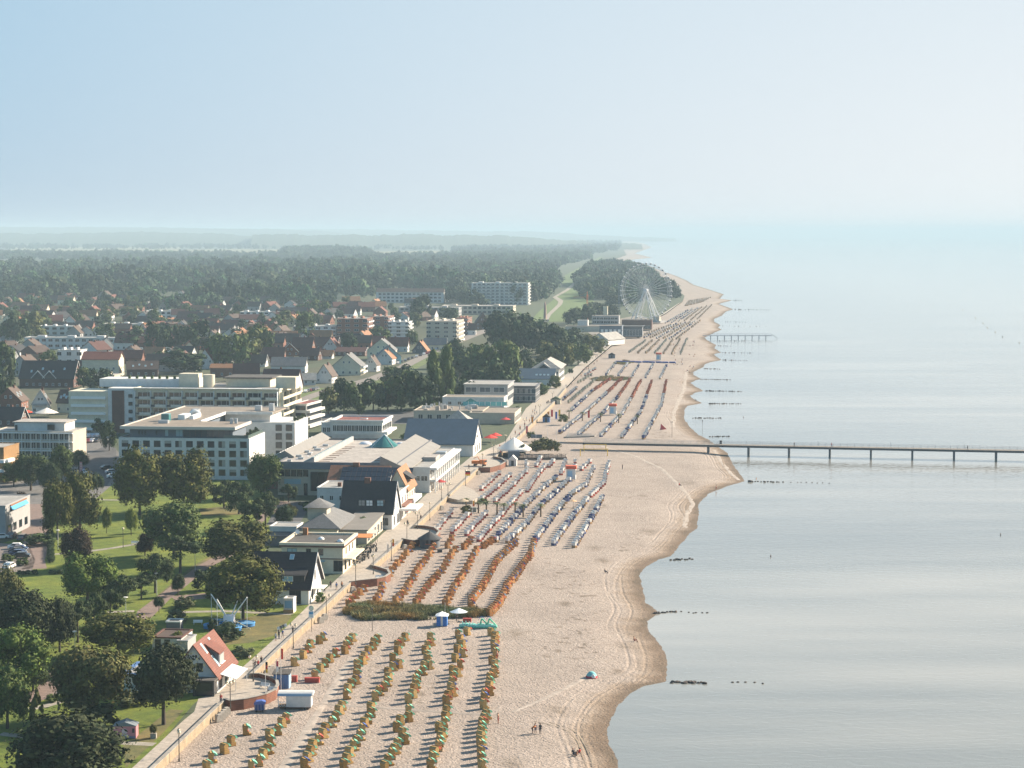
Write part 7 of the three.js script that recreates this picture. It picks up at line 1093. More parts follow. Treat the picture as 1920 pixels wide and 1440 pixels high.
// ---------- the long pier ----------
{
  const Y = 2.7, A = G(1092, 830, Y), B = G(1920, 846, Y), d = B.clone().sub(A).normalize(), L0 = B.distanceTo(A), L = L0 + 90, o = thing('pier', 'long pier on paired piles running out over the calm sea', 'pier', A, Math.atan2(-d.z, d.x)), w = 4.6;
  const deckM = M(C(.40, .35, .30), { map: T.tile }), beamM = M(C(.10, .105, .11)), railM = M(C(.45, .47, .48), { roughness: .5, metalness: .3 });
  mesh('deck', box(L, .18, w, L / 2, .0, -w / 2), deckM, o); mesh('edge_beam', box(L, .62, .3, L / 2, -.42, -.2), beamM, o); mesh('edge_beam', box(L, .62, .3, L / 2, -.42, -w + .2), beamM, o);
  for (const z of [-.08, -w + .08]) { mesh('handrail', [box(L, .07, .07, L / 2, 1.15, z), box(L, .04, .04, L / 2, .8, z), box(L, .04, .04, L / 2, .45, z)], railM, o); for (let x = .5; x < L; x += 2.6) mesh('rail_post', boxB(.07, 1.1, .07, x, .05, z), railM, o); }
  const per = L0 / (1920 - 1092); let k = 0;
  for (let px = 1334; px < 2200; px += 76.6) { const x = (px - 1092) * per; mesh('cross_beam', box(.7, .5, w - .6, x, -.95, -w / 2), beamM, o); for (const z of [-.7, -w + .7]) mesh('pile', cyl(.36, .36, 5.2, x, -6.3, z, 12), M(C(.14, .15, .16)), o); }
  for (let i = 0; i < 9; i++) { const x = 60 + i * 26; mesh('deck_lamp', [cyl(.05, .05, 1.6, x, .1, -w + .2, 6), boxB(.25, .12, .25, x, 1.65, -w + .2)], railM, o); }
  mesh('bin', boxB(.9, 1.3, .9, (1357 - 1092) * per, .09, -w + 1), DARKM, o);
  const a2 = G(1062, 824, 1.2); // fenced landing on the beach
  const q = thing('pier_gate', 'fenced pier landing with grey slatted screens', 'gate', V3(a2.x, .6, a2.z), Math.atan2(-d.z, d.x)); mesh('ramp', box(12, .5, 5, 5, 1.4, -2.2).rotateZ(.06), deckM, q); for (let i = 0; i < 22; i++) mesh('slat', boxB(.12, 1.6, .06, i * .42, 1.2, .3), railM, q); for (let i = 0; i < 22; i++) mesh('slat', boxB(.12, 1.6, .06, i * .42, 1.2, -4.6), railM, q); mesh('sign_board', box(4.4, 1.4, .1, -12, 1.4, -2), W_.slateblue, q); for (let i = 0; i < 5; i++) mesh('mast', cyl(.06, .05, 5.4, -16 + i * 4, 0, -4 + (i % 2) * 3, 6), WHITE, q);
}
{ // small pier
  const Y = 1.6, A = G(1318, 629, Y), B = G(1446, 629, Y), d = B.clone().sub(A).normalize(), L = B.distanceTo(A), o = thing('small_pier', 'short bathing pier with ladder platform far along the beach', 'pier', A, Math.atan2(-d.z, d.x)), mm = M(C(.22, .25, .30));
  mesh('deck', box(L, .4, 3, L / 2, -.2, -1.5), mm, o); mesh('handrail', [box(L, .1, .1, L / 2, 1.1, 0), box(L, .1, .1, L / 2, 1.1, -3)], mm, o); for (let i = 0; i < 9; i++) { mesh('pile', cyl(.3, .3, 5, 6 + i * (L - 10) / 8, -5, -.6, 8), mm, o); mesh('rail_post', boxB(.1, 1.1, .1, 6 + i * (L - 10) / 8, 0, 0), mm, o); } mesh('platform', box(7, .4, 6, L - 3, -.2, -1.5), mm, o); mesh('ladder', [bar(V3(L, 1, 0), V3(L + 5, -2, 0), .12), bar(V3(L, 1, -2), V3(L + 5, -2, -2), .12)], mm, o);
}
// ---------- groynes of boulders ----------
{
  const rk = [1, 2, 3].map((s) => { const g = new THREE.IcosahedronGeometry(1, 1), p = g.attributes.position; for (let i = 0; i < p.count; i++) { const k = 1 + .35 * noise(p.getX(i) * 1.3 + s * 7, p.getY(i) * 1.3, p.getZ(i) * 1.3); p.setXYZ(i, p.getX(i) * k, p.getY(i) * k * .8, p.getZ(i) * k); } g.computeVertexNormals(); return done(joined([g])); });
  const rm = [M(C(.055, .05, .05), { map: T.gravel }), M(C(.09, .07, .065), { map: T.gravel }), M(C(.14, .10, .085), { map: T.gravel })], r = RNG(3);
  const list = [[1256, 1280, 1322, 1280, 13, 'nearest groyne, a short row of black boulders'], [1362, 1280, 1440, 1282, 5, 'few scattered stones off the nearest groyne', 1], [1228, 1150, 1270, 1148, 8, 'second groyne with a few big boulders'], [1275, 1148, 1330, 1149, 6, 'stones off the second groyne', 1], [1256, 1050, 1300, 1048, 9, 'third groyne, a short dotted row'], [1402, 903, 1470, 904, 12, 'groyne dotted off the sand spit tip'], [1480, 904, 1560, 906, 8, 'far stones off the sand spit', 1], [1330, 819, 1368, 818, 10, 'groyne of boulders just before the pier'], [1298, 784, 1352, 784, 14, 'first groyne beyond the pier'], [1330, 757, 1392, 757, 14, 'second groyne beyond the pier'], [1320, 733, 1392, 734, 18, 'third groyne beyond the pier, dense boulders'], [1312, 711, 1370, 712, 18, 'fourth groyne beyond the pier, dense boulders'], [1318, 691, 1350, 692, 9, 'fifth groyne beyond the pier'], [1354, 675, 1402, 676, 10, 'sixth groyne beyond the pier'], [1352, 661, 1410, 662, 10, 'seventh groyne beyond the pier'], [1344, 648, 1372, 649, 6, 'eighth groyne beyond the pier'], [1346, 639, 1400, 639, 8, 'groyne just before the short pier'], [1352, 611, 1440, 612, 9, 'groyne beyond the short pier'], [1356, 603, 1400, 604, 8, 'far groyne above the short pier'], [1376, 580, 1446, 581, 12, 'far dark groyne line'], [1374, 563, 1392, 563, 6, 'farthest dotted groyne line along the beach'], [1228, 483, 1300, 489, 12, 'faint offshore rocks near the far headland']];
  list.forEach(([x0, y0, x1, y1, n, l, small]) => { const o = thing('groyne', l, 'groyne', V3()); for (let k = 0; k < n; k++) { const t = (k + .2 + .6 * r()) / n, p = G(x0 + (x1 - x0) * t, y0 + (y1 - y0) * t, SEA), m = mesh('boulder', rk[k % 3], rm[Math.floor(r() * 3)], o); const s = (small ? .2 : .26 + .34 * r() * r() * (1.4 - t)) * (y0 < 600 ? 1.5 : y0 < 800 ? 1.1 : 1.05); m.position.set(p.x, SEA + .1 * s, p.z + (r() - .5) * 1.6); m.scale.set(s * (1 + .5 * r()), s, s); m.rotation.y = r() * 6; } });
}
[[1805, 581], [1829, 596], [1843, 606], [1851, 614], [1866, 623], [1880, 632], [1911, 643], [1748, 571]].forEach(([x, y], i) => { const o = thing('buoy', `${ORD(i)} marker buoy in the line far out on the sea`, 'buoy', G(x, y, SEA)); mesh('float', new THREE.SphereGeometry(.45, 10, 8), M(C(.45, .34, .16)), o); mesh('stick', cyl(.06, .06, .8, 0, .3, 0, 6), DARKM, o); });
// ---------- ferris wheel and fairground ----------
{
  const base = G(1211, 604), R = 24.6, cy = HT(base, 545) - LAND, o = thing('ferris_wheel', 'tall white ferris wheel with ring of cabins behind the far beach', 'ferris wheel', base, -.48), wm = M(C(.66, .67, .68), { roughness: .5 });
  const N = 36;
  for (const z of [-1.6, 1.6]) { mesh('rim', new THREE.TorusGeometry(R - .8, .18, 6, 72).translate(0, cy, z), wm, o); mesh('inner_rim', new THREE.TorusGeometry(R - 3.2, .10, 5, 72).translate(0, cy, z), wm, o); }
  for (let k = 0; k < N; k++) { const a = k / N * 6.283, c = Math.cos(a), s = Math.sin(a); mesh('spoke', [bar(V3(c * 1.4, cy + s * 1.4, -1.2), V3(c * (R - .8), cy + s * (R - .8), -1.6), .09, 5), bar(V3(c * 1.4, cy + s * 1.4, 1.2), V3(c * (R - .8), cy + s * (R - .8), 1.6), .09, 5), bar(V3(c * (R - .8), cy + s * (R - .8), -1.6), V3(c * (R - .8), cy + s * (R - .8), 1.6), .08, 5)], wm, o); const cb = mesh('cabin', [new THREE.CylinderGeometry(.95, .75, 1.3, 8)], M(C(.16, .18, .2), { roughness: .3 }), o); cb.position.set(c * (R + .2), cy + s * (R + .2) - .9, 0); mesh('cabin_roof', new THREE.ConeGeometry(1.15, .7, 8).translate(0, 1.0, 0), wm, cb); }
  mesh('hub', new THREE.CylinderGeometry(1.7, 1.7, 4.2, 16).rotateX(1.57).translate(0, cy, 0), wm, o);
  for (const z of [-3.4, 3.4]) for (const x of [-13, -9, 9, 13]) mesh('support_leg', bar(V3(Math.sign(x) * .4, cy, z * .8), V3(x, .2, z * 1.5), .42, 7), wm, o);
  mesh('platform', boxB(34, 1.4, 14), W_.grey, o); mesh('ticket_booth', boxB(6, 4, 4, 12, 1.4, 3), W_.beige, o);
  const p2 = G(1161, 592), dt = thing('drop_tower', 'thin dark tower ride left of the ferris wheel', 'tower', p2); for (const [x, z] of [[-.7, -.7], [.7, -.7], [.7, .7], [-.7, .7]]) mesh('upright', boxB(.3, 30, .3, x, 0, z), W_.slateblue, dt); for (let i = 0; i < 15; i++) mesh('cross_brace', [bar(V3(-.7, i * 2, .7), V3(.7, i * 2 + 2, .7), .1, 4), bar(V3(.7, i * 2, .7), V3(-.7, i * 2 + 2, .7), .1, 4)], W_.slateblue, dt); mesh('head', boxB(2.2, 1.2, 2.2, 0, 30, 0), W_.slateblue, dt);
  const p3 = G(1101, 603), cr = thing('tower_crane', 'orange tower crane at the far building site', 'crane', p3, 2.9), om = M(C(.48, .16, .05)); for (const [x, z] of [[-.5, -.5], [.5, -.5], [.5, .5], [-.5, .5]]) mesh('mast_leg', boxB(.18, 24, .18, x, 0, z), om, cr); for (let i = 0; i < 12; i++) mesh('mast_brace', [bar(V3(-.5, i * 2, .5), V3(.5, i * 2 + 2, .5), .07, 4), bar(V3(.5, i * 2, -.5), V3(.5, i * 2 + 2, .5), .07, 4)], om, cr); mesh('jib', [box(14, .2, .2, 6, 21.2, .3), box(14, .2, .2, 6, 21.2, -.3), box(14, .2, .2, 6, 22.2, 0)], om, cr); mesh('cab', boxB(1.4, 1.8, 1.4, 0, 22.3, 0), om, cr); mesh('tie', bar(V3(0, 26, 0), V3(12, 22, 0), .08), om, cr); mesh('apex', boxB(.4, 3, .4, 0, 24, 0), om, cr);
  const p4 = G(1022, 603), mo = thing('memorial_tower', 'slender reddish stone tower beside the dyke meadow', 'tower', p4); mesh('shaft', new THREE.CylinderGeometry(.9, 1.5, 15, 8).translate(0, 7.5, 0), M(C(.40, .26, .22)), mo); mesh('tip', new THREE.ConeGeometry(.9, 3.4, 8).translate(0, 16.7, 0), M(C(.34, .2, .17)), mo); mesh('plinth', boxB(7, 2.2, 6), M(C(.5, .42, .36)), mo);
}
flatB('far_dark_house', 'dark blue-grey house with white windows left of the fairground', 1124, 1166, 638, 16, 10.5, 'slateblue', 'gravel', { cat: 'house', win: [...rowsOf('F', 5, 2, 1.4, 4.4, 2, 2.2, .12, .88, { plain: true, mat: WHITE }), ...rowsOf('R', 3, 2, 1.4, 4.4, 2, 2.2)] });
building({ name: 'boat_hall', label: 'white and grey pair of gabled sheds beside the dark far house', cat: 'hall', xl: 1108, xr: 1140, y: 648, dep: 26, h: 4, roof: 'gable', ridge: 'v', rh: 4.5, wall: 'white', rmat: 'light', ang: 30, win: [] });
flatB('fair_building', 'long low dark building under the ferris wheel', 1166, 1222, 618, 18, 7.5, 'dbrick', 'dark', { cat: 'building', win: rowsOf('F', 8, 1, 1, 3, 2.4, 2.2) });
flatB('shell_building', 'building shell with cream stair tower at the far site', 1110, 1160, 608, 22, 7, 'grey', 'gravel', { cat: 'building', win: rowsOf('F', 7, 2, .8, 3.2, 3, 2) });
flatB('site_tower', 'small cream stair tower at the far building site', 1131, 1139, 600, 6, 12, 'cream', 'light', { cat: 'building' });
flatB('glass_pavilion', 'dark glass pavilion with sail roof before the ferris wheel', 1168, 1204, 632, 16, 8, 'dgrey', 'dark', { cat: 'pavilion', over: 1.2, win: rowsOf('F', 6, 1, 1, 3, 3, 4.5, .1, .9, { mat: GL.blue }) });
flatB('white_site_hut', 'white container hut at the far building site', 1083, 1102, 612, 10, 5, 'white', 'light', { cat: 'hut' });
flatB('long_sheds', 'long brown low sheds at the far building site', 1060, 1150, 622, 12, 4, 'beige', 'brown', { cat: 'shed' });
// ---------- beach furniture further off ----------
function lifeguard(px, py, l) { const p = GS(px, py), o = thing('lifeguard_tower', l, 'lifeguard tower', p, -.1); mesh('body', boxB(3.0, 3.4, 2.6, 0, .5, 0), W_.white, o); mesh('roof', boxB(3.5, 1.0, 3.0, 0, 3.92, 0), M(C(.58, .10, .045)), o); mesh('picture', boxB(1.5, 2.4, .06, -.3, .9, 1.33), M(C(.32, .50, .66)), o); mesh('window', boxB(.06, 1.4, 1.6, 1.53, 2, 0), GL.dark, o); for (const x of [-1.2, 1.2]) for (const z of [-1, 1]) mesh('leg', boxB(.2, .5, .2, x, 0, z), WHITE, o); }
lifeguard(1071, 901, 'lifeguard tower with red roof among the near white chairs'); lifeguard(1149, 778, 'lifeguard tower with red roof beyond the pier'); lifeguard(1235, 676, 'farthest lifeguard tower with red roof');
const PALM = (() => { const r = RNG(9), p = []; for (let k = 0; k < 26; k++) { const a = k / 26 * 6.28 + r() * .2, up = .2 + .8 * r(), L = 1.2 + .4 * r(); let x = 0, y = 0; const c = Math.cos(a), s = Math.sin(a), wd = .22; for (let i = 0; i < 4; i++) { const t0 = i / 4, t1 = (i + 1) / 4, h0 = up * L * t0 - 1.3 * t0 * t0, h1 = up * L * t1 - 1.3 * t1 * t1, w0 = wd * (1 - t0 * .8), w1 = wd * (1 - t1); const q = (t, h, w) => [c * L * t - s * w, h, s * L * t + c * w]; p.push(...q(t0, h0, -w0), ...q(t0, h0, w0), ...q(t1, h1, w1), ...q(t0, h0, -w0), ...q(t1, h1, w1), ...q(t1, h1, -w1)); } } const g = new THREE.BufferGeometry(); g.setAttribute('position', new THREE.Float32BufferAttribute(p, 3)); g.computeVertexNormals(); return done(joined([g])); })();
const PALMM = new THREE.MeshStandardMaterial({ color: C(.10, .12, .035), roughness: .8, side: THREE.DoubleSide }), PALMT = M(C(.13, .09, .055));
function palm(px, py, h, l) { const o = thing('palm_tree', l, 'palm', GS(px, py), px, 'potted palms on the beach'); mesh('trunk', [cyl(.24, .20, h, 0, 0, 0, 8), cyl(.3, .3, .5, 0, h - .5, 0, 8)], PALMT, o); const m = mesh('crown', PALM, PALMM, o); m.position.y = h - .05; m.scale.setScalar(1.15); }
[[897, 962, 3.0], [912, 961, 3.0], [932, 965, 3.3], [945, 968, 3.4], [966, 962, 2.9], [981, 970, 3.4], [1014, 969, 3.4], [874, 950, 2.2], [1067, 785, 3.4], [1092, 789, 3.6], [1126, 791, 3.6], [1160, 793, 3.6], [1195, 795, 3.6]].forEach(([x, y, h], i) => palm(x, y, h, i < 8 ? `${CW[i]} palm from the left in the palm row among near chairs` : `${CW[i - 8]} palm from the left in the row beyond the pier`));
{ // black hexagonal gazebo
  const o = thing('gazebo', 'black eight-sided beach bar kiosk at the curved wall', 'kiosk', GS(806, 1026)); mesh('body', cyl(2.6, 2.6, 2.2, 0, .1, 0, 8), W_.dgrey, o); mesh('roof', new THREE.ConeGeometry(3.3, 1.9, 8).translate(0, 3.2, 0), DARKM, o); mesh('counter', boxB(2.2, .12, .7, 0, 1.1, 2.5), M(C(.4, .1, .06)), o); mesh('hatch', boxB(1.8, .9, .1, 0, 1.25, 2.44), GL.dark, o); mesh('finial', cyl(.12, .05, .6, 0, 4.1, 0, 6), DARKM, o); }
{ const o = thing('pointed_tent', 'white pointed tent roof over the beach bar before the pier', 'tent', GS(964, 856)); mesh('canopy', new THREE.ConeGeometry(6.2, 4.0, 8).translate(0, 5, 0), M(C(.80, .76, .70)), o); mesh('valance', new THREE.CylinderGeometry(6.2, 6.2, .7, 8, 1, true).translate(0, 2.7, 0), new THREE.MeshStandardMaterial({ color: C(.75, .72, .68), side: THREE.DoubleSide }), o); for (let k = 0; k < 8; k++) mesh('post', cyl(.08, .08, 3, Math.cos(k * .785) * 5.8, 0, Math.sin(k * .785) * 5.8, 6), POLE, o); mesh('bar_counter', cyl(4.2, 4.2, 1.2, 0, 0, 0, 10), DARKM, o); }
{ const o = thing('beach_bar_terrace', 'dark beach bar terrace with railings left of the volleyball nets', 'terrace', GS(1018, 862), .08); mesh('deck', boxB(17, .8, 8, 0, 0, -4), M(C(.10, .075, .06)), o); for (let i = 0; i < 12; i++) mesh('railing_post', boxB(.12, 1.1, .12, -8.4 + i * 1.5, .8, -.1), DARKM, o); mesh('rail', boxB(17, .1, .1, 0, 1.9, -.1), DARKM, o); for (let i = 0; i < 10; i++) mesh('table', [cyl(.08, .08, .8, -7 + (i % 5) * 3.4, .8, -2 - (i > 4 ? 3 : 0), 6), boxB(1.4, .08, 1.2, -7 + (i % 5) * 3.4, 1.6, -2 - (i > 4 ? 3 : 0))], M(C(.35, .28, .22)), o); mesh('hut', boxB(4, 2.8, 3, -10, 0, -5), W_.slateblue, o); }
[[976, 852, 22, 830, 'mid3', 'dark bush beside the pointed tent'], [1015, 846, 44, 822, 'olive', 'wide olive bush behind the beach bar'], [1036, 846, 30, 826, 'olive', 'olive bush right behind the beach bar'], [1055, 792, 22, 778, 'mid4', 'yellow-green planting beside the sport area'], [995, 822, 16, 808, 'mid2', 'bush on the plaza before the pier'], [905, 946, 22, 934, 'mid2', 'bush beside the palm viewing place'], [874, 962, 24, 948, 'olive', 'planting under the short palm']].forEach((s) => { shrub(...s); });
{ // orange truck
  const o = thing('orange_truck', 'orange municipal truck parked on the promenade', 'truck', G(903, 874), 1.25); mesh('cab', [boxB(1.9, 1.5, 1.8, 0, .7, .6)], M(C(.62, .17, .03), { roughness: .35 }), o); mesh('windscreen', box(1.7, .7, .08).rotateX(-.1).translate(0, 1.75, 1.52), GL.dark, o); mesh('load_bed', boxB(2.0, 1.0, 2.8, 0, .8, -1.9), M(C(.55, .16, .03)), o); mesh('loader_arm', [bar(V3(0, 1.8, -.6), V3(0, 3.2, -1.4), .12), bar(V3(0, 3.2, -1.4), V3(0, 2.6, -2.8), .1)], M(C(.62, .17, .03)), o); for (const [x, z] of [[-.85, .9], [.85, .9], [-.85, -2.2], [.85, -2.2]]) mesh('wheel', new THREE.CylinderGeometry(.42, .42, .3, 12).rotateZ(1.57).translate(x, .42, z), DARKM, o); for (const x of [-.7, .7]) mesh('headlight', box(.25, .2, .06, x, 1.0, 1.52), WHITE, o); }
function parasol(px, py, r, h, col, l, sand = false, y0 = 0) { const p = sand ? GS(px, py) : G(px, py); const o = thing('parasol', l, 'parasol', p); mesh('pole', cyl(.04, .04, h, 0, 0, 0, 6), POLE, o); mesh('canopy', new THREE.ConeGeometry(r, r * .42, 8, 1, true).translate(0, h, 0), new THREE.MeshStandardMaterial({ color: S(col), roughness: .85, side: THREE.DoubleSide }), o); mesh('base', cyl(.3, .3, .12, 0, 0, 0, 8), MT.concrete, o); }
parasol(826, 918, 1.9, 2.8, '#a02a28', 'dark red parasol at the colonnade corner'); parasol(920, 832, 2.8, 2.9, '#d8382c', 'large red parasol at the blue-roofed hall'); parasol(929, 828, 2.6, 2.9, '#d8382c', 'second red parasol beside the large one'); parasol(860, 1166, 1.9, 2.5, '#dfe6ea', 'white parasol beside the blue cabin', true); parasol(786, 918, .9, 2.4, '#efe9dd', 'small closed white parasol beside the clipped shrub'); parasol(796, 914, .9, 2.4, '#efe9dd', 'second closed white parasol beside the clipped shrub'); parasol(614, 958, 1.6, 2.4, '#e8ddd2', 'pale parasol on the terrace left of the black roof'); parasol(868, 953, 1.9, 2.5, '#a89880', 'wide beige umbrella at the palm viewing place'); parasol(1075, 952, 1.2, 2.2, '#d6ae84', 'tan parasol among the blue chairs', true); parasol(955, 790, 3.4, 3, '#e6d6c8', 'pale awning parasol at the terrace restaurant'); parasol(948, 796, 2.2, 2.6, '#c84040', 'red parasol at the terrace restaurant'); parasol(88, 782, 5.2, 3, '#ece2d4', 'large white tent roof behind the balcony house'); parasol(52, 782, 2.4, 2.6, '#d84a2c', 'orange parasol behind the balcony house');
{ // café terrace before the cream building
  const aw = (px, py, c, l) => { const o = thing('cafe_awning', l, 'awning', G(px, py), -.1); mesh('cloth', box(4.2, .1, 3.6).rotateX(.12).translate(0, 2.9, 0), M(S(c)), o); for (const [x, z] of [[-1.9, 1.5], [1.9, 1.5], [-1.9, -1.5], [1.9, -1.5]]) mesh('post', cyl(.05, .05, 2.8, x, 0, z, 6), POLE, o); }; aw(682, 1026, '#d8874c', 'orange café awning above the terrace'); aw(692, 1018, '#ead6c0', 'cream café awning beside the orange one');
  const tm = M(C(.22, .17, .12)), r = RNG(71); const spots = [[664, 1046], [672, 1040], [680, 1044], [668, 1036], [676, 1032], [688, 1038], [692, 1030], [698, 1026], [700, 1034], [660, 1060], [668, 1056], [676, 1052], [684, 1048], [690, 1044], [664, 1052], [672, 1048]];
  spots.forEach(([x, y], i) => { const o = thing('cafe_table', `${['front', 'back'][i % 2]} café table with chairs, number ${['one', 'two', 'three', 'four', 'five', 'six', 'seven', 'eight'][i >> 1]} from the wall`, 'table', G(x, y), r() * 3, 'café tables'); o.userData.label = 'café table with four chairs on the promenade terrace'; mesh('top', boxB(1.1, .06, 1.1, 0, .72, 0), tm, o); mesh('stem', cyl(.06, .06, .72, 0, 0, 0, 6), DARKM, o); for (let k = 0; k < 4; k++) { const a = k * 1.57; mesh('chair', [box(.42, .06, .42, Math.sin(a) * .95, .45, Math.cos(a) * .95), box(k % 2 ? .06 : .42, .5, k % 2 ? .42 : .06, Math.sin(a) * 1.16, .72, Math.cos(a) * 1.16), boxB(.3, .42, .3, Math.sin(a) * .95, 0, Math.cos(a) * .95)], DARKM, o); } });
}
{ const o = thing('blue_cabin', 'blue and white hire cabin with pointed white roof before the dune grass', 'cabin', GS(829, 1173), -.05); for (let k = 0; k < 5; k++) mesh('wall_panel', boxB(.42, 2.1, .08, -.86 + k * .43, .05, .9), k === 2 ? W_.white : M(C(.04, .17, .52)), o); mesh('body', boxB(2.1, 2.1, 1.75, 0, .05, -.02), M(C(.05, .20, .55)), o); mesh('roof', new THREE.ConeGeometry(1.9, .8, 4).rotateY(.785).translate(0, 2.56, 0), M(C(.78, .80, .82)), o); mesh('mast', cyl(.03, .03, 2.4, .6, 2.4, 0, 5), WHITE, o); }
{ const pb = (px, py, slide, l) => { const o = thing('pedal_boat', l, 'pedal boat', GS(px, py), .04), tm = M(C(.10, .55, .42), { roughness: .35 }), lm = M(C(.30, .72, .62), { roughness: .35 }); for (const z of [-.55, .55]) mesh('float', new THREE.CapsuleGeometry(.26, 2.6, 4, 8).rotateZ(1.57).translate(0, .3, z), tm, o); mesh('deck', boxB(2.6, .18, 1.5, 0, .48, 0), lm, o); for (const x of [-.6, .1]) for (const z of [-.35, .35]) mesh('seat', [boxB(.45, .14, .5, x, .66, z), boxB(.12, .5, .5, x - .25, .7, z)], lm, o); if (slide) { mesh('slide', slab([[-.6, .7], [-.2, 1.9], [.1, 1.95], [1.3, .7], [1.05, .66], [0, 1.7], [-.35, .66]], .55).translate(0, 0, -.2), M(C(.12, .62, .38), { roughness: .35 }), o); mesh('rail', new THREE.TorusGeometry(.55, .05, 5, 14, 3.14).translate(-.1, 1.7, .1), M(C(.05, .2, .5)), o); } }; pb(875, 1176, 0, 'left turquoise pedal boat parked on the sand'); pb(888, 1177, 0, 'middle turquoise pedal boat parked on the sand'); pb(904, 1177, 1, 'turquoise pedal boat with slide next to the middle one'); pb(918, 1177, 1, 'right turquoise pedal boat with green slide'); }
{ const o = thing('beach_tent', 'small turquoise and red pop-up beach tent on the open sand', 'tent', GS(1109, 1270)); mesh('shell', new THREE.SphereGeometry(1.0, 14, 8, 0, 6.283, 0, 1.57).scale(1, 1.15, .9), M(C(.20, .52, .52)), o); mesh('red_skirt', new THREE.CylinderGeometry(1.02, 1.1, .35, 16).scale(1, 1, .9).translate(0, .17, 0), M(C(.5, .06, .08)), o); mesh('opening', new THREE.SphereGeometry(.6, 10, 6, 0, 6.3, 0, 1.57).scale(.8, 1.1, .4).translate(.2, .1, .72), M(C(.6, .66, .66)), o); }
{ const net = (x0, x1, y, l) => { const a = GS(x0, y), b = GS(x1, y), o = thing('beach_goal', l, 'goal', a, Math.atan2(-(b.z - a.z), b.x - a.x)), L = a.distanceTo(b), ym = M(C(.72, .48, .05)); for (const x of [0, L]) mesh('post', cyl(.14, .14, 2.5, x, 0, 0, 8), ym, o); mesh('crossbar', box(L, .2, .12, L / 2, 2.5, 0), ym, o); }; net(1088, 1139, 855, 'front yellow beach sport frame before the pier'); net(1095, 1136, 846, 'rear yellow beach sport frame before the pier'); }
{ const hut = (px, py, wm, rm, l, s = 1) => { const o = thing('beach_hut', l, 'hut', GS(px, py), -.1); mesh('wall', boxB(3 * s, 2.3, 2.4, 0, 0, -1.2), wm, o); mesh('roof', slab([[-1.8 * s, 2.2], [1.8 * s, 2.2], [0, 3.7]], 3).translate(0, 0, -2.7), rm, o); mesh('door', boxB(.9, 1.9, .06, 0, 0, .04), DARKM, o); }; hut(1024, 792, W_.blue, R_.slate, 'small blue beach hut beside the coloured banners'); hut(1042, 758, W_.cream, R_.green, 'green-roofed beach stall beside the far chairs', 1.5); hut(961, 874, W_.white, W_.white, 'small white hut at the curved wall', .9); hut(1147, 672, W_.slateblue, R_.slate, 'grey stall at the far dune grass', 1.4); }
{ const o = thing('boat_racks', 'blue hulls of boats lying in a row on the far beach', 'boats', GS(1208, 680), -.25); o.userData.label = 'row of blue boat covers on the far beach'; for (let i = 0; i < 9; i++) mesh('hull', new THREE.CapsuleGeometry(.5, 3.2, 3, 6).rotateZ(1.57).translate(-16 + i * 4.2, .5, (i % 2) * 1.4), M(C(.05, .09, .36)), o); }
{ const o = thing('red_pennant', 'red triangular beach sail near the shore before the pier', 'sail', GS(1238, 806)); mesh('sail', slab([[0, 0], [2.6, .3], [.2, 2.6]], .06), M(C(.62, .10, .10)), o); mesh('mast', cyl(.04, .04, 3, 0, 0, 0, 5), WHITE, o); }
{ const pol = (px, py, h, l) => { const o = thing('marker_post', l, 'post', GS(px, py)); mesh('shaft', cyl(.07, .06, h, 0, 0, 0, 6), POLE, o); mesh('head', boxB(.4, .25, .4, 0, h, 0), POLE, o); }; pol(698, 1183, 4.4, 'dark lamp post in the sand before the dune grass'); pol(877, 1145, 3.5, 'thin post beside the dune grass end'); pol(1317, 798, 4, 'tall pole standing at the water before the pier'); pol(1260, 820, 6, 'pole on the sand behind the pier'); }
// ---------- cars ----------
const carBody = (() => { const s = new THREE.Shape(); [[-2.1, .35], [-2.05, .85], [-1.5, .98], [-.9, 1.42], [.75, 1.45], [1.3, .98], [2.0, .84], [2.12, .45], [2.1, .35]].forEach(([x, y], i) => i ? s.lineTo(x, y) : s.moveTo(x, y)); return done(joined([new THREE.ExtrudeGeometry(s, { depth: 1.6, bevelEnabled: true, bevelSize: .07, bevelThickness: .07, bevelSegments: 2 }).translate(0, 0, -.8)])); })();
const carGlass = done(joined([slab([[-1.45, .98], [-.92, 1.36], [.72, 1.38], [1.2, .98]], 1.78).translate(0, 0, -.89)])), carWheel = done(joined([new THREE.CylinderGeometry(.33, .33, .24, 12).rotateX(1.57)])), carLight = done(joined([box(.08, .16, .34)]));
const PAINT = ['#e8e8e6', '#c9ccd0', '#1b1f2a', '#2c3f66', '#8a1f1c', '#77797c', '#f0efea', '#30343a', '#9fb2c4'].map((c) => new THREE.MeshPhysicalMaterial({ color: S(c), roughness: .35, clearcoat: .8, clearcoatRoughness: .1 })), PN = ['white', 'silver', 'black', 'dark blue', 'dark red', 'grey', 'white', 'charcoal', 'pale blue'];
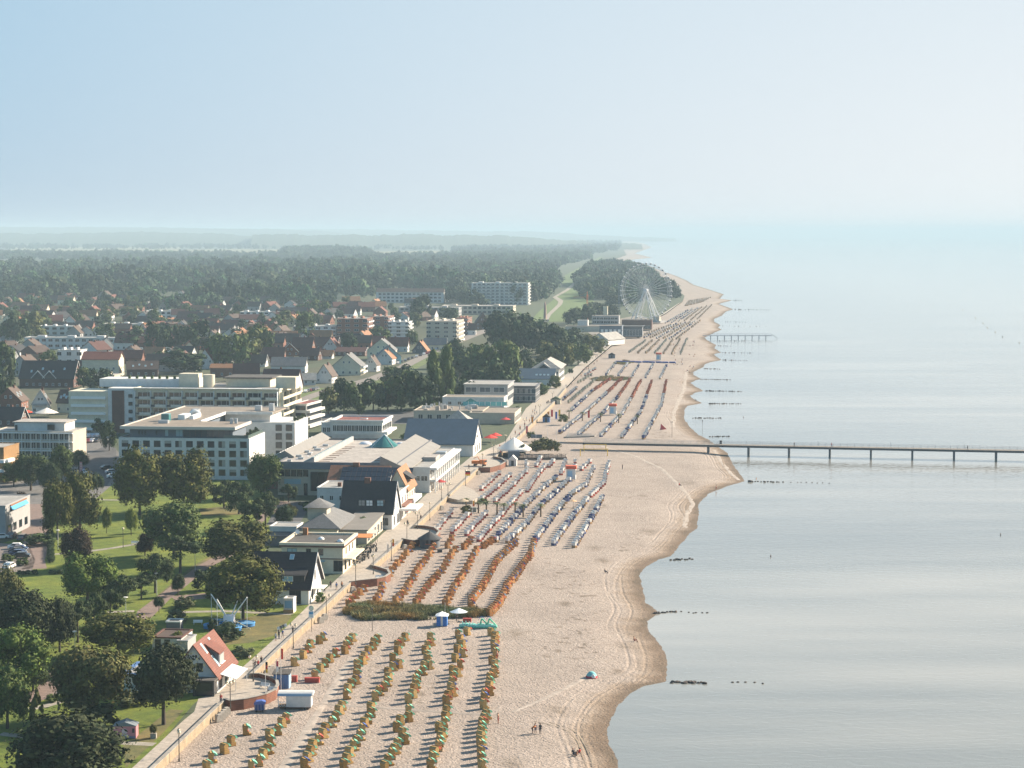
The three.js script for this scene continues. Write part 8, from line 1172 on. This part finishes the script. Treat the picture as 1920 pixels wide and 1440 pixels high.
function car(px, py, turn, ci, where, group) { const o = thing('parked_car', `${PN[ci]} car ${where}`, 'car', G(px, py, LAND + .03), turn, group); const add = (n, g, m, x = 0, y = 0, z = 0, par = o) => { const q = new THREE.Mesh(g, m); q.name = n; shade(q); q.position.set(x, y, z); par.add(q); return q; }; add('body', carBody, PAINT[ci]); add('window_band', carGlass, GL.dark); for (const x of [-1.3, 1.3]) for (const z of [-.78, .78]) add('wheel', carWheel, DARKM, x, .33, z); for (const z of [-.6, .6]) { add('headlight', carLight, WHITE, 2.14, .68, z); add('tail_light', carLight, CLOTH.red, -2.12, .75, z); } }
[[31, 1029, .1, 0, 'at the back of the small side car park'], [36, 1033, .08, 3, 'second from the back in the small side car park'], [33, 1037, .08, 7, 'in the middle of the small side car park row'], [34, 1041, .08, 3, 'second from the front in the small side car park'], [40, 1046, .08, 2, 'at the front of the small side car park row'], [17, 1066, 1.4, 0, 'standing alone beside the clipped shrub'], [2, 1010, .3, 0, 'half hidden behind the car park shrubs'], [22, 1008, 1.5, 5, 'behind the shrubs of the side car park'], [42, 1012, 1.5, 2, 'dark one at the head of the brick path'], [200, 880, .6, 2, 'under the trees left of the hotel'], [212, 896, .3, 0, 'at the lower left hotel corner'], [209, 888, .3, 1, 'beside the one at the hotel corner']].forEach((c) => car(...c));
{ const r = RNG(19); for (const [x0, y0, n, dx, dy, w] of [[142, 812, 7, 7, -.6, 'in the back row of the car park by the grey-roofed house'], [143, 821, 6, 8, -.4, 'in the middle row of the car park by the grey-roofed house'], [146, 831, 5, 9, -.6, 'in the front row of the car park by the grey-roofed house'], [157, 884, 5, 1.6, 4.2, 'in the short row beside the flags'], [86, 893, 5, 3, 4.6, 'in the row behind the forked tree'], [20, 890, 4, 6, 3, 'under the trees of the left car park'], [550, 736, 2, 6, 3, 'beside the apartment block in the far car park'], [573, 736, 6, 4.2, -1, 'in the far white row beside the apartment block'], [746, 682, 9, 7, -2.4, 'in the parking bay before the blue gable'], [800, 664, 6, 6, -2.4, 'in the street bend parking bay']]) for (let k = 0; k < n; k++) car(x0 + k * dx, y0 + k * dy, r() < .5 ? 1.4 : 1.5 + r() * .2, Math.floor(r() * 9), CW[k] + ' ' + w, 'cars ' + w); }
{ for (const [x, y, l] of [[117, 895, 'left'], [131, 895, 'middle'], [152, 894, 'right']]) { const o = thing('advert_banner', `${l} of three tall red and white banners in the car park`, 'banner', G(x, y)); mesh('pole', cyl(.05, .05, 5, -.4, 0, 0, 6), STEEL, o); mesh('cloth', boxB(.8, 3.6, .05, .05, 1.3, 0), M(C(.55, .25, .25)), o); for (let k = 0; k < 4; k++) mesh('print', boxB(.5, .45, .02, .05, 1.6 + k * .8, .035), M(C(.65, .5, .5)), o); } }

renderer.render(scene, camera);
